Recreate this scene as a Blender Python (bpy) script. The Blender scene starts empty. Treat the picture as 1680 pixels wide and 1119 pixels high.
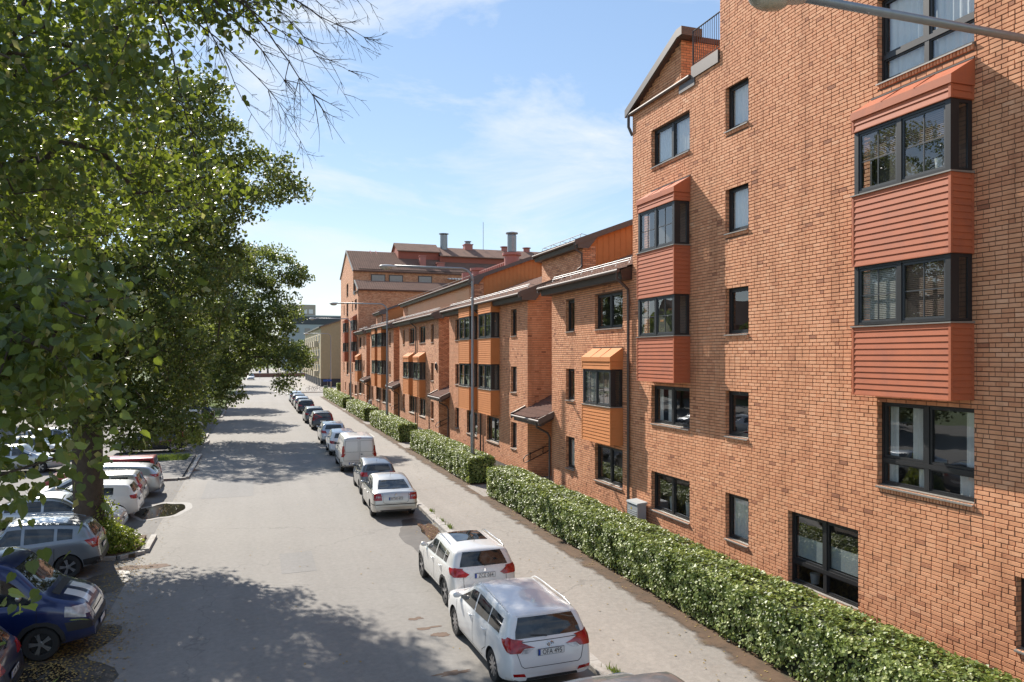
import bpy, bmesh, math, random
import numpy as np
from mathutils import Vector, Matrix
from mathutils.bvhtree import BVHTree
from mathutils.geometry import delaunay_2d_cdt

random.seed(7)
RNG = np.random.default_rng(7)
R = math.radians
SC = bpy.context.scene
COL = SC.collection

# ------------------------------------------------------------------ camera, sky, sun, exposure
CAM_H = 6.3
FOC = 1240.0                                  # focal length in pixels of the 1680 px wide photograph
YAW = math.atan((840 - 420) / FOC)            # the street runs along +Y, the camera looks to the right of it
HORIZON = 584.0
cam = bpy.data.cameras.new("camera")
cam.sensor_width = 36.0
cam.lens = FOC / 1680 * 36.0
cam.shift_y = (HORIZON - 559.5) / 1680
cam.clip_start = 0.1
cam.clip_end = 5000
cam_ob = bpy.data.objects.new("camera", cam)
cam_ob.location = (0, 0, CAM_H)
cam_ob.rotation_euler = (R(90), 0, -YAW)
COL.objects.link(cam_ob)
SC.camera = cam_ob

SUN_EL = R(37)
SUN_AZ = R(-16)                               # direction to the sun, measured from +Y towards +X
world = bpy.data.worlds.new("World")
SC.world = world
world.use_nodes = True
wn = world.node_tree.nodes
wl = world.node_tree.links
wn.clear()
w_out = wn.new("ShaderNodeOutputWorld")
w_bg = wn.new("ShaderNodeBackground")
w_sky = wn.new("ShaderNodeTexSky")
w_sky.sky_type = 'NISHITA'
w_sky.sun_disc = False
w_sky.sun_elevation = SUN_EL
w_sky.sun_rotation = SUN_AZ
w_sky.air_density = 1.0
w_sky.dust_density = 0.05
w_sky.ozone_density = 1.6
w_sky.altitude = 0
w_bg.inputs['Strength'].default_value = 0.12
# thin wisps of cirrus: a stretched noise over the direction of the sky
w_tc = wn.new("ShaderNodeTexCoord")
w_map = wn.new("ShaderNodeMapping")
w_map.inputs['Location'].default_value = (7.7, 0.3, 2.5)
w_map.inputs['Rotation'].default_value = (0.1, 0.5, 0.35)
w_map.inputs['Scale'].default_value = (1.6, 2.0, 5.2)
w_n = wn.new("ShaderNodeTexNoise")
w_n.inputs['Scale'].default_value = 1.9
w_n.inputs['Detail'].default_value = 9
w_n.inputs['Roughness'].default_value = 0.62
w_n.inputs['Distortion'].default_value = 0.55
w_r = wn.new("ShaderNodeValToRGB")
w_r.color_ramp.elements[0].position = 0.47
w_r.color_ramp.elements[0].color = (0, 0, 0, 1)
w_r.color_ramp.elements[1].position = 0.74
w_r.color_ramp.elements[1].color = (1, 1, 1, 1)
w_mix = wn.new("ShaderNodeMix")
w_mix.data_type = 'RGBA'
w_mix.inputs[7].default_value = (4.3, 4.55, 4.8, 1)
# the same soft tone curve over the whole dome
w_gam = wn.new("ShaderNodeGamma"); w_gam.inputs['Gamma'].default_value = 0.50
w_hsv = wn.new("ShaderNodeHueSaturation"); w_hsv.inputs['Saturation'].default_value = 1.48; w_hsv.inputs['Value'].default_value = 1.82; w_hsv.inputs['Hue'].default_value = 0.508
wl.new(w_sky.outputs['Color'], w_gam.inputs['Color']); wl.new(w_gam.outputs['Color'], w_hsv.inputs['Color'])
wl.new(w_tc.outputs['Generated'], w_map.inputs['Vector'])
wl.new(w_map.outputs['Vector'], w_n.inputs['Vector'])
wl.new(w_n.outputs['Fac'], w_r.inputs['Fac'])
wl.new(w_r.outputs['Color'], w_mix.inputs[0])
wl.new(w_hsv.outputs['Color'], w_mix.inputs[6])
wl.new(w_mix.outputs[2], w_bg.inputs['Color'])
wl.new(w_bg.outputs['Background'], w_out.inputs['Surface'])

sun = bpy.data.lights.new("sun", 'SUN')
sun.energy = 4.6
sun.angle = R(0.55)
sun.color = (1.0, 0.93, 0.83)
sun_ob = bpy.data.objects.new("sun", sun)
_d = Vector((math.sin(SUN_AZ) * math.cos(SUN_EL), math.cos(SUN_AZ) * math.cos(SUN_EL), math.sin(SUN_EL)))
sun_ob.rotation_euler = _d.to_track_quat('Z', 'Y').to_euler()
sun_ob.location = (-20, 60, 60)
COL.objects.link(sun_ob)

SC.view_settings.view_transform = 'Standard'
SC.view_settings.look = 'None'
SC.view_settings.gamma = 1.0
SC.view_settings.use_curve_mapping = False
SC.view_settings.exposure = 0.86
SC.render.engine = 'CYCLES'
SC.cycles.use_denoising = True
SC.cycles.max_bounces = 8
SC.cycles.diffuse_bounces = 4
SC.cycles.glossy_bounces = 3
SC.cycles.transmission_bounces = 4
SC.cycles.transparent_max_bounces = 8
SC.cycles.sample_clamp_indirect = 6

# ------------------------------------------------------------------ helpers
def tag(o, label=None, cat=None, group=None, kind=None):
    if label: o['label'] = label
    if cat: o['category'] = cat
    if group: o['group'] = group
    if kind: o['kind'] = kind
    return o

def empty(name, loc=(0, 0, 0), rz=0.0, parent=None, **kw):
    o = bpy.data.objects.new(name, None)
    o.empty_display_size = 0.2
    COL.objects.link(o)
    o.location = loc
    o.rotation_euler = (0, 0, rz)
    if parent: o.parent = parent
    return tag(o, **kw)

class MB:
    """collects faces, builds one mesh"""
    def __init__(s):
        s.v = []; s.f = []; s.m = []; s.uv = {}
    def quad(s, a, b, c, d, mi=0):
        n = len(s.v); s.v += [tuple(a), tuple(b), tuple(c), tuple(d)]
        s.f.append((n, n+1, n+2, n+3)); s.m.append(mi)
    def poly(s, pts, mi=0):
        n = len(s.v); s.v += [tuple(p) for p in pts]
        s.f.append(tuple(range(n, n+len(pts)))); s.m.append(mi)
    def box8(s, p, mi=0, skip=()):
        n = len(s.v); s.v += [tuple(q) for q in p]
        fs = [(0, 3, 2, 1), (4, 5, 6, 7), (0, 1, 5, 4), (1, 2, 6, 5), (2, 3, 7, 6), (3, 0, 4, 7)]
        for i, q in enumerate(fs):
            if i in skip: continue
            s.f.append(tuple(n+k for k in q)); s.m.append(mi)
    def box(s, x0, x1, y0, y1, z0, z1, mi=0):
        s.box8([(x0, y0, z0), (x1, y0, z0), (x1, y1, z0), (x0, y1, z0), (x0, y0, z1), (x1, y0, z1), (x1, y1, z1), (x0, y1, z1)], mi)
    def prism(s, pts, vec, mi=0):
        """closed outline pts extruded by vec"""
        n = len(s.v); k = len(pts); vec = Vector(vec)
        s.v += [tuple(p) for p in pts] + [tuple(Vector(p) + vec) for p in pts]
        s.f.append(tuple(range(n+k-1, n-1, -1))); s.m.append(mi)
        s.f.append(tuple(range(n+k, n+2*k))); s.m.append(mi)
        for i in range(k):
            j = (i+1) % k
            s.f.append((n+i, n+j, n+k+j, n+k+i)); s.m.append(mi)
    def tube(s, pts, rad, seg=8, mi=0, cap=True):
        pts = [Vector(p) for p in pts]
        rads = rad if isinstance(rad, (list, tuple)) else [rad]*len(pts)
        n0 = len(s.v); up = None
        for i, p in enumerate(pts):
            t = (pts[min(i+1, len(pts)-1)] - pts[max(i-1, 0)])
            if t.length < 1e-9: t = Vector((0, 0, 1))
            t.normalize()
            if up is None:
                up = t.orthogonal().normalized()
            up = (up - t*up.dot(t))
            if up.length < 1e-6: up = t.orthogonal()
            up.normalize(); sd = t.cross(up)
            for k in range(seg):
                a = 2*math.pi*k/seg
                s.v.append(tuple(p + (up*math.cos(a) + sd*math.sin(a))*rads[i]))
        for i in range(len(pts)-1):
            for k in range(seg):
                a = n0+i*seg+k; b = n0+i*seg+(k+1) % seg
                s.f.append((a, b, b+seg, a+seg)); s.m.append(mi)
        if cap:
            s.f.append(tuple(n0+k for k in range(seg-1, -1, -1))); s.m.append(mi)
            e = n0+(len(pts)-1)*seg
            s.f.append(tuple(e+k for k in range(seg))); s.m.append(mi)
    def lathe(s, prof, axis='y', c=(0, 0, 0), seg=24, mi=0, closed=False):
        """prof: (r, h) pairs turned about the axis"""
        n0 = len(s.v); c = Vector(c)
        for r, h in prof:
            for k in range(seg):
                a = 2*math.pi*k/seg
                x, y = r*math.cos(a), r*math.sin(a)
                q = {'y': (x, h, y), 'z': (x, y, h), 'x': (h, x, y)}[axis]
                s.v.append(tuple(c+Vector(q)))
        m = len(prof)
        for i in range(m if closed else m-1):
            i2 = (i+1) % m
            for k in range(seg):
                k2 = (k+1) % seg
                s.f.append((n0+i*seg+k, n0+i*seg+k2, n0+i2*seg+k2, n0+i2*seg+k)); s.m.append(mi)
    def mesh(s, name, mats, smooth=False):
        me = bpy.data.meshes.new(name)
        me.from_pydata(s.v, [], s.f)
        for m in (mats if isinstance(mats, (list, tuple)) else [mats]): me.materials.append(m)
        me.polygons.foreach_set('material_index', s.m)
        me.polygons.foreach_set('use_smooth', [bool(smooth)]*len(s.f))
        me.update()
        return me

def link(name, me, parent=None, loc=None, rz=None, **kw):
    o = bpy.data.objects.new(name, me)
    COL.objects.link(o)
    if parent: o.parent = parent
    if loc is not None: o.location = loc
    if rz is not None: o.rotation_euler = (0, 0, rz)
    return tag(o, **kw)

def build(mb, name, mats, parent=None, smooth=False, sharp=None, loc=None, rz=None, **kw):
    me = mb.mesh(name, mats, smooth or sharp is not None)
    if sharp is not None: me.set_sharp_from_angle(angle=R(sharp))
    return link(name, me, parent, loc, rz, **kw)

def np_mesh(name, V, F, mats, attr=None, smooth=False):
    """fast mesh from arrays; F is (n,k) with equal face sizes; attr is one float per vertex called rnd"""
    me = bpy.data.meshes.new(name)
    V = np.asarray(V, np.float32); F = np.asarray(F, np.int32)
    n, k = F.shape
    me.vertices.add(len(V)); me.vertices.foreach_set('co', V.ravel())
    me.loops.add(n*k); me.loops.foreach_set('vertex_index', F.ravel())
    me.polygons.add(n)
    me.polygons.foreach_set('loop_start', np.arange(0, n*k, k, dtype=np.int32))
    me.polygons.foreach_set('loop_total', np.full(n, k, np.int32))
    me.polygons.foreach_set('use_smooth', np.full(n, bool(smooth)))
    for m in (mats if isinstance(mats, (list, tuple)) else [mats]): me.materials.append(m)
    if attr is not None:
        at = me.attributes.new('rnd', 'FLOAT', 'POINT')
        at.data.foreach_set('value', np.asarray(attr, np.float32))
    me.update(); me.validate()
    return me

def project(X, Y, Z):
    c, s = math.cos(YAW), math.sin(YAW)
    z = Y*c + X*s; x = X*c - Y*s
    return 840 + FOC*x/z, HORIZON + FOC*(CAM_H-Z)/z

def on_y(px, py, Y):
    """world point on the plane at distance Y down the street seen at a pixel"""
    t = math.tan(YAW + math.atan((px-840)/FOC)); X = Y*t
    z = Y*math.cos(YAW) + X*math.sin(YAW)
    return Vector((X, Y, CAM_H - (py-HORIZON)/FOC*z))

# ------------------------------------------------------------------ materials
MATS = {}
def nt(name):
    m = bpy.data.materials.new(name); m.use_nodes = True
    n = m.node_tree.nodes; l = m.node_tree.links
    return m, n, l, n['Principled BSDF']

def pm(name, col, rough=0.6, metal=0.0, var=0.12, scale=6.0, bump=0.0, bscale=40.0, spec=0.5, coat=0.0, dirt=None, dscale=1.5):
    """principled surface with a little noise in colour and relief"""
    m, n, l, p = nt(name)
    p.inputs['Roughness'].default_value = rough
    p.inputs['Metallic'].default_value = metal
    p.inputs['Specular IOR Level'].default_value = spec
    p.inputs['Coat Weight'].default_value = coat
    p.inputs['Coat Roughness'].default_value = 0.04
    tc = n.new('ShaderNodeTexCoord')
    nz = n.new('ShaderNodeTexNoise'); nz.inputs['Scale'].default_value = scale; nz.inputs['Detail'].default_value = 5
    l.new(tc.outputs['Object'], nz.inputs['Vector'])
    mx = n.new('ShaderNodeMix'); mx.data_type = 'RGBA'
    c = Vector(col)
    mx.inputs[6].default_value = (*(c*(1-var)), 1); mx.inputs[7].default_value = (*(c*(1+var)), 1)
    l.new(nz.outputs['Fac'], mx.inputs[0])
    out = mx.outputs[2]
    if dirt:
        n2 = n.new('ShaderNodeTexNoise'); n2.inputs['Scale'].default_value = dscale; n2.inputs['Detail'].default_value = 8
        n2.inputs['Roughness'].default_value = 0.7
        l.new(tc.outputs['Object'], n2.inputs['Vector'])
        rp = n.new('ShaderNodeValToRGB'); rp.color_ramp.elements[0].position = 0.48; rp.color_ramp.elements[1].position = 0.72
        l.new(n2.outputs['Fac'], rp.inputs['Fac'])
        m2 = n.new('ShaderNodeMix'); m2.data_type = 'RGBA'
        m2.inputs[7].default_value = (*dirt, 1)
        l.new(rp.outputs['Color'], m2.inputs[0]); l.new(out, m2.inputs[6]); out = m2.outputs[2]
    l.new(out, p.inputs['Base Color'])
    if bump:
        nb = n.new('ShaderNodeTexNoise'); nb.inputs['Scale'].default_value = bscale; nb.inputs['Detail'].default_value = 4
        l.new(tc.outputs['Object'], nb.inputs['Vector'])
        b = n.new('ShaderNodeBump'); b.inputs['Strength'].default_value = bump; b.inputs['Distance'].default_value = 0.02
        l.new(nb.outputs['Fac'], b.inputs['Height']); l.new(b.outputs['Normal'], p.inputs['Normal'])
    MATS[name] = m
    return m

def ramp(n, stops, mode='LINEAR'):
    r = n.new('ShaderNodeValToRGB'); r.color_ramp.interpolation = mode
    e = r.color_ramp.elements
    while len(e) < len(stops): e.new(0.5)
    for i, (p, c) in enumerate(stops):
        e[i].position = p; e[i].color = (*c, 1)
    return r

BRICK_STOPS = [(0.0, (0.35, 0.145, 0.078)), (0.18, (0.545, 0.23, 0.118)), (0.5, (0.70, 0.322, 0.166)), (0.82, (0.775, 0.395, 0.22)), (1.0, (0.82, 0.48, 0.30))]
def brick_geo_mat():
    """for bricks built one by one: colour from the brick's own random number"""
    m, n, l, p = nt('brick')
    a = n.new('ShaderNodeAttribute'); a.attribute_name = 'rnd'
    tc = n.new('ShaderNodeTexCoord')
    g = n.new('ShaderNodeNewGeometry')
    n1 = n.new('ShaderNodeTexNoise'); n1.inputs['Scale'].default_value = 14; n1.inputs['Detail'].default_value = 6; n1.inputs['Roughness'].default_value = 0.7
    l.new(g.outputs['Position'], n1.inputs['Vector'])
    n2 = n.new('ShaderNodeTexNoise'); n2.inputs['Scale'].default_value = 0.55; n2.inputs['Detail'].default_value = 5
    l.new(g.outputs['Position'], n2.inputs['Vector'])
    ad = n.new('ShaderNodeMath'); ad.operation = 'MULTIPLY_ADD'; ad.inputs[1].default_value = 0.42; ad.inputs[2].default_value = -0.21
    l.new(n1.outputs['Fac'], ad.inputs[0])
    a2 = n.new('ShaderNodeMath'); a2.operation = 'ADD'
    l.new(a.outputs['Fac'], a2.inputs[0]); l.new(ad.outputs[0], a2.inputs[1])
    a3 = n.new('ShaderNodeMath'); a3.operation = 'MULTIPLY_ADD'; a3.inputs[1].default_value = 0.5; a3.inputs[2].default_value = -0.25
    l.new(n2.outputs['Fac'], a3.inputs[0])
    a4 = n.new('ShaderNodeMath'); a4.operation = 'ADD'
    l.new(a2.outputs[0], a4.inputs[0]); l.new(a3.outputs[0], a4.inputs[1])
    r = ramp(n, BRICK_STOPS)
    l.new(a4.outputs[0], r.inputs['Fac'])
    # rain streaks and grime with a pattern of their own
    mp = n.new('ShaderNodeMapping'); mp.inputs['Scale'].default_value = (1.1, 1.1, 0.13); l.new(g.outputs['Position'], mp.inputs['Vector'])
    sk = n.new('ShaderNodeTexNoise'); sk.inputs['Scale'].default_value = 1.7; sk.inputs['Detail'].default_value = 7; sk.inputs['Roughness'].default_value = 0.65; l.new(mp.outputs[0], sk.inputs['Vector'])
    kr = ramp(n, [(0.32, (0.80, 0.77, 0.75)), (0.48, (1.0, 0.99, 0.98)), (0.70, (1.06, 1.07, 1.09))]); l.new(sk.outputs['Fac'], kr.inputs['Fac'])
    km = n.new('ShaderNodeMix'); km.data_type = 'RGBA'; km.blend_type = 'MULTIPLY'; km.inputs[0].default_value = 1.0
    l.new(r.outputs['Color'], km.inputs[6]); l.new(kr.outputs['Color'], km.inputs[7]); l.new(km.outputs[2], p.inputs['Base Color'])
    p.inputs['Roughness'].default_value = 0.85
    b = n.new('ShaderNodeBump'); b.inputs['Strength'].default_value = 0.35; b.inputs['Distance'].default_value = 0.01
    n3 = n.new('ShaderNodeTexNoise'); n3.inputs['Scale'].default_value = 60; n3.inputs['Detail'].default_value = 4
    l.new(g.outputs['Position'], n3.inputs['Vector'])
    l.new(n3.outputs['Fac'], b.inputs['Height']); l.new(b.outputs['Normal'], p.inputs['Normal'])
    return m

def brick_tex_mat(name='brickwork', horiz='Y', mortar=(0.19, 0.12, 0.075)):
    """for walls too far away or seen too little for single bricks; coordinates in metres"""
    m, n, l, p = nt(name)
    g = n.new('ShaderNodeNewGeometry')
    sp = n.new('ShaderNodeSeparateXYZ'); l.new(g.outputs['Position'], sp.inputs[0])
    cb = n.new('ShaderNodeCombineXYZ')
    l.new(sp.outputs[horiz], cb.inputs['X']); l.new(sp.outputs['Z'], cb.inputs['Y'])
    bt = n.new('ShaderNodeTexBrick')
    bt.inputs['Scale'].default_value = 1.0; bt.inputs['Mortar Size'].default_value = 0.0075
    bt.inputs['Mortar Smooth'].default_value = 0.15; bt.inputs['Bias'].default_value = 0.0
    bt.inputs['Brick Width'].default_value = 0.241; bt.inputs['Row Height'].default_value = 0.0848
    bt.inputs['Color1'].default_value = (0, 0, 0, 1); bt.inputs['Color2'].default_value = (1, 1, 1, 1); bt.inputs['Mortar'].default_value = (0.5, 0.5, 0.5, 1)
    l.new(cb.outputs[0], bt.inputs['Vector'])
    n1 = n.new('ShaderNodeTexNoise'); n1.inputs['Scale'].default_value = 9; n1.inputs['Detail'].default_value = 6
    l.new(g.outputs['Position'], n1.inputs['Vector'])
    n2 = n.new('ShaderNodeTexNoise'); n2.inputs['Scale'].default_value = 0.5; n2.inputs['Detail'].default_value = 4
    l.new(g.outputs['Position'], n2.inputs['Vector'])
    m1 = n.new('ShaderNodeMath'); m1.operation = 'MULTIPLY_ADD'; m1.inputs[1].default_value = 0.55; m1.inputs[2].default_value = -0.4
    l.new(n1.outputs['Fac'], m1.inputs[0])
    m2 = n.new('ShaderNodeMath'); m2.operation = 'MULTIPLY_ADD'; m2.inputs[1].default_value = 0.5
    l.new(n2.outputs['Fac'], m2.inputs[0]); l.new(m1.outputs[0], m2.inputs[2])
    m3 = n.new('ShaderNodeMath'); m3.operation = 'MULTIPLY_ADD'; m3.inputs[1].default_value = 0.75
    sepc = n.new('ShaderNodeSeparateColor'); l.new(bt.outputs['Color'], sepc.inputs[0])
    l.new(sepc.outputs[0], m3.inputs[0]); l.new(m2.outputs[0], m3.inputs[2])
    r = ramp(n, BRICK_STOPS); l.new(m3.outputs[0], r.inputs['Fac'])
    mx = n.new('ShaderNodeMix'); mx.data_type = 'RGBA'; mx.inputs[7].default_value = (*mortar, 1)
    l.new(bt.outputs['Fac'], mx.inputs[0]); l.new(r.outputs['Color'], mx.inputs[6]); l.new(mx.outputs[2], p.inputs['Base Color'])
    p.inputs['Roughness'].default_value = 0.88
    b = n.new('ShaderNodeBump'); b.inputs['Strength'].default_value = 0.5; b.inputs['Distance'].default_value = 0.012; b.invert = True
    l.new(bt.outputs['Fac'], b.inputs['Height']); l.new(b.outputs['Normal'], p.inputs['Normal'])
    return m

def glass_mat(name, tint=(0.80, 0.83, 0.83), base_refl=0.13, rough=0.01):
    """window pane: mirrors its surroundings and lets the room behind show"""
    m, n, l, p = nt(name)
    out = n['Material Output']
    n.remove(p)
    t = n.new('ShaderNodeBsdfTransparent'); t.inputs['Color'].default_value = (*tint, 1)
    g = n.new('ShaderNodeBsdfGlossy'); g.inputs['Roughness'].default_value = rough; g.inputs['Color'].default_value = (0.95, 0.97, 1.0, 1)
    fr = n.new('ShaderNodeLayerWeight'); fr.inputs['Blend'].default_value = 0.5
    pw = n.new('ShaderNodeMath'); pw.operation = 'POWER'; pw.inputs[1].default_value = 4.0; l.new(fr.outputs['Facing'], pw.inputs[0])
    ad = n.new('ShaderNodeMath'); ad.operation = 'MULTIPLY_ADD'; ad.inputs[1].default_value = 0.9; ad.inputs[2].default_value = base_refl; ad.use_clamp = True
    tc = n.new('ShaderNodeNewGeometry')
    nz = n.new('ShaderNodeTexNoise'); nz.inputs['Scale'].default_value = 0.9; nz.inputs['Detail'].default_value = 2
    l.new(tc.outputs['Position'], nz.inputs['Vector'])
    b = n.new('ShaderNodeBump'); b.inputs['Strength'].default_value = 0.06; b.inputs['Distance'].default_value = 0.05
    l.new(nz.outputs['Fac'], b.inputs['Height']); l.new(b.outputs['Normal'], g.inputs['Normal'])
    mx = n.new('ShaderNodeMixShader')
    l.new(pw.outputs[0], ad.inputs[0]); l.new(ad.outputs[0], mx.inputs[0]); l.new(t.outputs[0], mx.inputs[1]); l.new(g.outputs[0], mx.inputs[2])
    l.new(mx.outputs[0], out.inputs['Surface'])
    return m

def leaf_mat(name, stops, trans=0.38, tcol=(0.30, 0.42, 0.04), rough=0.42, spec=0.45):
    m, n, l, p = nt(name)
    out = n['Material Output']
    a = n.new('ShaderNodeAttribute'); a.attribute_name = 'rnd'
    r = ramp(n, stops); l.new(a.outputs['Fac'], r.inputs['Fac'])
    l.new(r.outputs['Color'], p.inputs['Base Color'])
    p.inputs['Roughness'].default_value = rough; p.inputs['Specular IOR Level'].default_value = spec
    t = n.new('ShaderNodeBsdfTranslucent')
    hs = n.new('ShaderNodeMix'); hs.data_type = 'RGBA'; hs.blend_type = 'MIX'; hs.inputs[0].default_value = 0.55
    l.new(r.outputs['Color'], hs.inputs[6]); hs.inputs[7].default_value = (*tcol, 1)
    l.new(hs.outputs[2], t.inputs['Color'])
    mx = n.new('ShaderNodeMixShader'); mx.inputs[0].default_value = trans
    l.new(p.outputs[0], mx.inputs[1]); l.new(t.outputs[0], mx.inputs[2]); l.new(mx.outputs[0], out.inputs['Surface'])
    return m

M_BRICK = brick_geo_mat()
M_BRICKTEX = brick_tex_mat('brickwork_along_street', 'Y')
M_BRICKTEX_X = brick_tex_mat('brickwork_across', 'X')
M_MORTAR = pm('mortar', (0.165, 0.10, 0.064), 0.95, var=0.3, scale=3)
M_ROOM = pm('room_interior', (0.13, 0.12, 0.11), 0.9, var=0.4, scale=1.3)
M_FRAME = pm('dark_window_frame', (0.022, 0.023, 0.025), 0.42, var=0.2, scale=3)
M_FRAMEG = pm('grey_metal_sheet', (0.055, 0.06, 0.065), 0.45, 0.3, var=0.15)
M_SILL = pm('grey_sheet_sill', (0.30, 0.28, 0.25), 0.45, 0.35, var=0.18, scale=4)
M_GLASS = glass_mat('window_glass')
M_CLADR = pm('terracotta_cladding', (0.46, 0.135, 0.062), 0.6, spec=0.3, var=0.14, scale=2, dirt=(0.38, 0.12, 0.065), dscale=2.5)
M_CLADO = pm('orange_cladding', (0.62, 0.24, 0.088), 0.75, spec=0.2, var=0.1, scale=2, dirt=(0.58, 0.22, 0.08), dscale=2.5)
M_CLADP = pm('pale_orange_boarding', (0.76, 0.37, 0.17), 0.6, var=0.1, scale=2)
M_CONC = pm('plinth_render', (0.17, 0.15, 0.13), 0.95, var=0.3, scale=7, bump=0.6, bscale=30, dirt=(0.09, 0.08, 0.07))
M_STEP = pm('concrete_step', (0.36, 0.34, 0.31), 0.9, var=0.15, bump=0.3)
M_BROWN = pm('dark_brown_sheet', (0.058, 0.042, 0.036), 0.45, 0.2, var=0.2)
M_VERGE = pm('grey_brown_verge', (0.115, 0.098, 0.090), 0.5, 0.2, var=0.15)
M_GUTTER = pm('brown_gutter', (0.12, 0.085, 0.07), 0.6, 0.0, var=0.15)
M_PIPE = pm('grey_brown_pipe', (0.085, 0.072, 0.066), 0.4, 0.3, var=0.2)
M_TILE = pm('roof_tile', (0.25, 0.150, 0.112), 0.9, spec=0.12, var=0.35, scale=9, bump=0.3, bscale=25, dirt=(0.15, 0.10, 0.08), dscale=1.2)
M_TILED = pm('dark_roof_tile', (0.155, 0.088, 0.068), 0.9, spec=0.15, var=0.3, scale=6, bump=0.3, bscale=25)
M_GALV = pm('galvanised_steel', (0.30, 0.31, 0.32), 0.45, 0.75, var=0.15, scale=8)
M_CURT = pm('white_curtain', (0.82, 0.81, 0.78), 0.95, var=0.1, scale=10)
M_BLIND = pm('brown_blind', (0.30, 0.19, 0.14), 0.8, var=0.15)
M_BLINDP = pm('pale_blind', (0.55, 0.52, 0.46), 0.8, var=0.1)
M_FROST = pm('frosted_film', (0.42, 0.46, 0.46), 0.5, var=0.05)
M_POT = pm('white_pot', (0.7, 0.7, 0.68), 0.5, var=0.05)
M_BLACK = pm('black_metal', (0.015, 0.015, 0.016), 0.4, 0.3, var=0.2)
M_WHITE = pm('white_paint', (0.72, 0.72, 0.70), 0.5, var=0.06)
M_RED = pm('red_brown_vent', (0.42, 0.15, 0.12), 0.5, var=0.08)
# ------------------------------------------------------------------ ground, road, pavement
def asphalt(name, c0, c1, stain, crack=True, fine=0.35):
    m, n, l, p = nt(name)
    g = n.new('ShaderNodeNewGeometry')
    big = n.new('ShaderNodeTexNoise'); big.inputs['Scale'].default_value = 0.22; big.inputs['Detail'].default_value = 7; big.inputs['Roughness'].default_value = 0.65
    l.new(g.outputs['Position'], big.inputs['Vector'])
    mp = n.new('ShaderNodeMapping'); mp.inputs['Scale'].default_value = (1.1, 0.035, 1)       # long wear streaks along the street
    l.new(g.outputs['Position'], mp.inputs['Vector'])
    st = n.new('ShaderNodeTexNoise'); st.inputs['Scale'].default_value = 1.0; st.inputs['Detail'].default_value = 4
    l.new(mp.outputs['Vector'], st.inputs['Vector'])
    fi = n.new('ShaderNodeTexNoise'); fi.inputs['Scale'].default_value = 55; fi.inputs['Detail'].default_value = 3; fi.inputs['Roughness'].default_value = 0.8
    l.new(g.outputs['Position'], fi.inputs['Vector'])
    s1 = n.new('ShaderNodeMath'); s1.operation = 'MULTIPLY_ADD'; s1.inputs[1].default_value = 0.55
    l.new(st.outputs['Fac'], s1.inputs[0]); 
    s0 = n.new('ShaderNodeMath'); s0.operation = 'MULTIPLY_ADD'; s0.inputs[1].default_value = 0.6; s0.inputs[2].default_value = -0.1
    l.new(big.outputs['Fac'], s0.inputs[0]); l.new(s0.outputs[0], s1.inputs[2])
    s2 = n.new('ShaderNodeMath'); s2.operation = 'MULTIPLY_ADD'; s2.inputs[1].default_value = fine*2; 
    l.new(fi.outputs['Fac'], s2.inputs[0])
    s3 = n.new('ShaderNodeMath'); s3.operation = 'SUBTRACT'; s3.inputs[1].default_value = fine
    l.new(s1.outputs[0], s3.inputs[0]); l.new(s3.outputs[0], s2.inputs[2])
    md = n.new('ShaderNodeTexNoise'); md.inputs['Scale'].default_value = 7; md.inputs['Detail'].default_value = 6; md.inputs['Roughness'].default_value = 0.75
    l.new(g.outputs['Position'], md.inputs['Vector'])
    s4 = n.new('ShaderNodeMath'); s4.operation = 'MULTIPLY_ADD'; s4.inputs[1].default_value = 1.25; l.new(md.outputs['Fac'], s4.inputs[0])
    s5 = n.new('ShaderNodeMath'); s5.operation = 'SUBTRACT'; s5.inputs[1].default_value = 0.62; l.new(s2.outputs[0], s5.inputs[0]); l.new(s5.outputs[0], s4.inputs[2])
    r = ramp(n, [(0.0, c0), (1.0, c1)]); l.new(s4.outputs[0], r.inputs['Fac'])
    out = r.outputs['Color']
    sn = n.new('ShaderNodeTexNoise'); sn.inputs['Scale'].default_value = 0.75; sn.inputs['Detail'].default_value = 9; sn.inputs['Roughness'].default_value = 0.72
    l.new(g.outputs['Position'], sn.inputs['Vector'])
    sr = ramp(n, [(0.60, (0, 0, 0)), (0.74, (0.55, 0.55, 0.55))]); l.new(sn.outputs['Fac'], sr.inputs['Fac'])
    mx = n.new('ShaderNodeMix'); mx.data_type = 'RGBA'; mx.inputs[7].default_value = (*stain, 1)
    l.new(sr.outputs['Color'], mx.inputs[0]); l.new(out, mx.inputs[6]); out = mx.outputs[2]
    if crack:
        dn = n.new('ShaderNodeTexNoise'); dn.inputs['Scale'].default_value = 1.2; dn.inputs['Detail'].default_value = 4
        l.new(g.outputs['Position'], dn.inputs['Vector'])
        va = n.new('ShaderNodeVectorMath'); va.operation = 'MULTIPLY_ADD'; va.inputs[1].default_value = (1.6, 1.6, 0)
        l.new(dn.outputs['Color'], va.inputs[0]); l.new(g.outputs['Position'], va.inputs[2])
        vo = n.new('ShaderNodeTexVoronoi'); vo.feature = 'DISTANCE_TO_EDGE'; vo.inputs['Scale'].default_value = 0.13
        l.new(va.outputs[0], vo.inputs['Vector'])
        cr = ramp(n, [(0.0, (0.34, 0.34, 0.34)), (0.0022, (0, 0, 0))]); l.new(vo.outputs['Distance'], cr.inputs['Fac'])
        m2 = n.new('ShaderNodeMix'); m2.data_type = 'RGBA'; m2.inputs[7].default_value = (0.06, 0.055, 0.05, 1)
        l.new(cr.outputs['Color'], m2.inputs[0]); l.new(out, m2.inputs[6]); out = m2.outputs[2]
    l.new(out, p.inputs['Base Color'])
    p.inputs['Roughness'].default_value = 0.86
    b = n.new('ShaderNodeBump'); b.inputs['Strength'].default_value = 0.25; b.inputs['Distance'].default_value = 0.008
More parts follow.
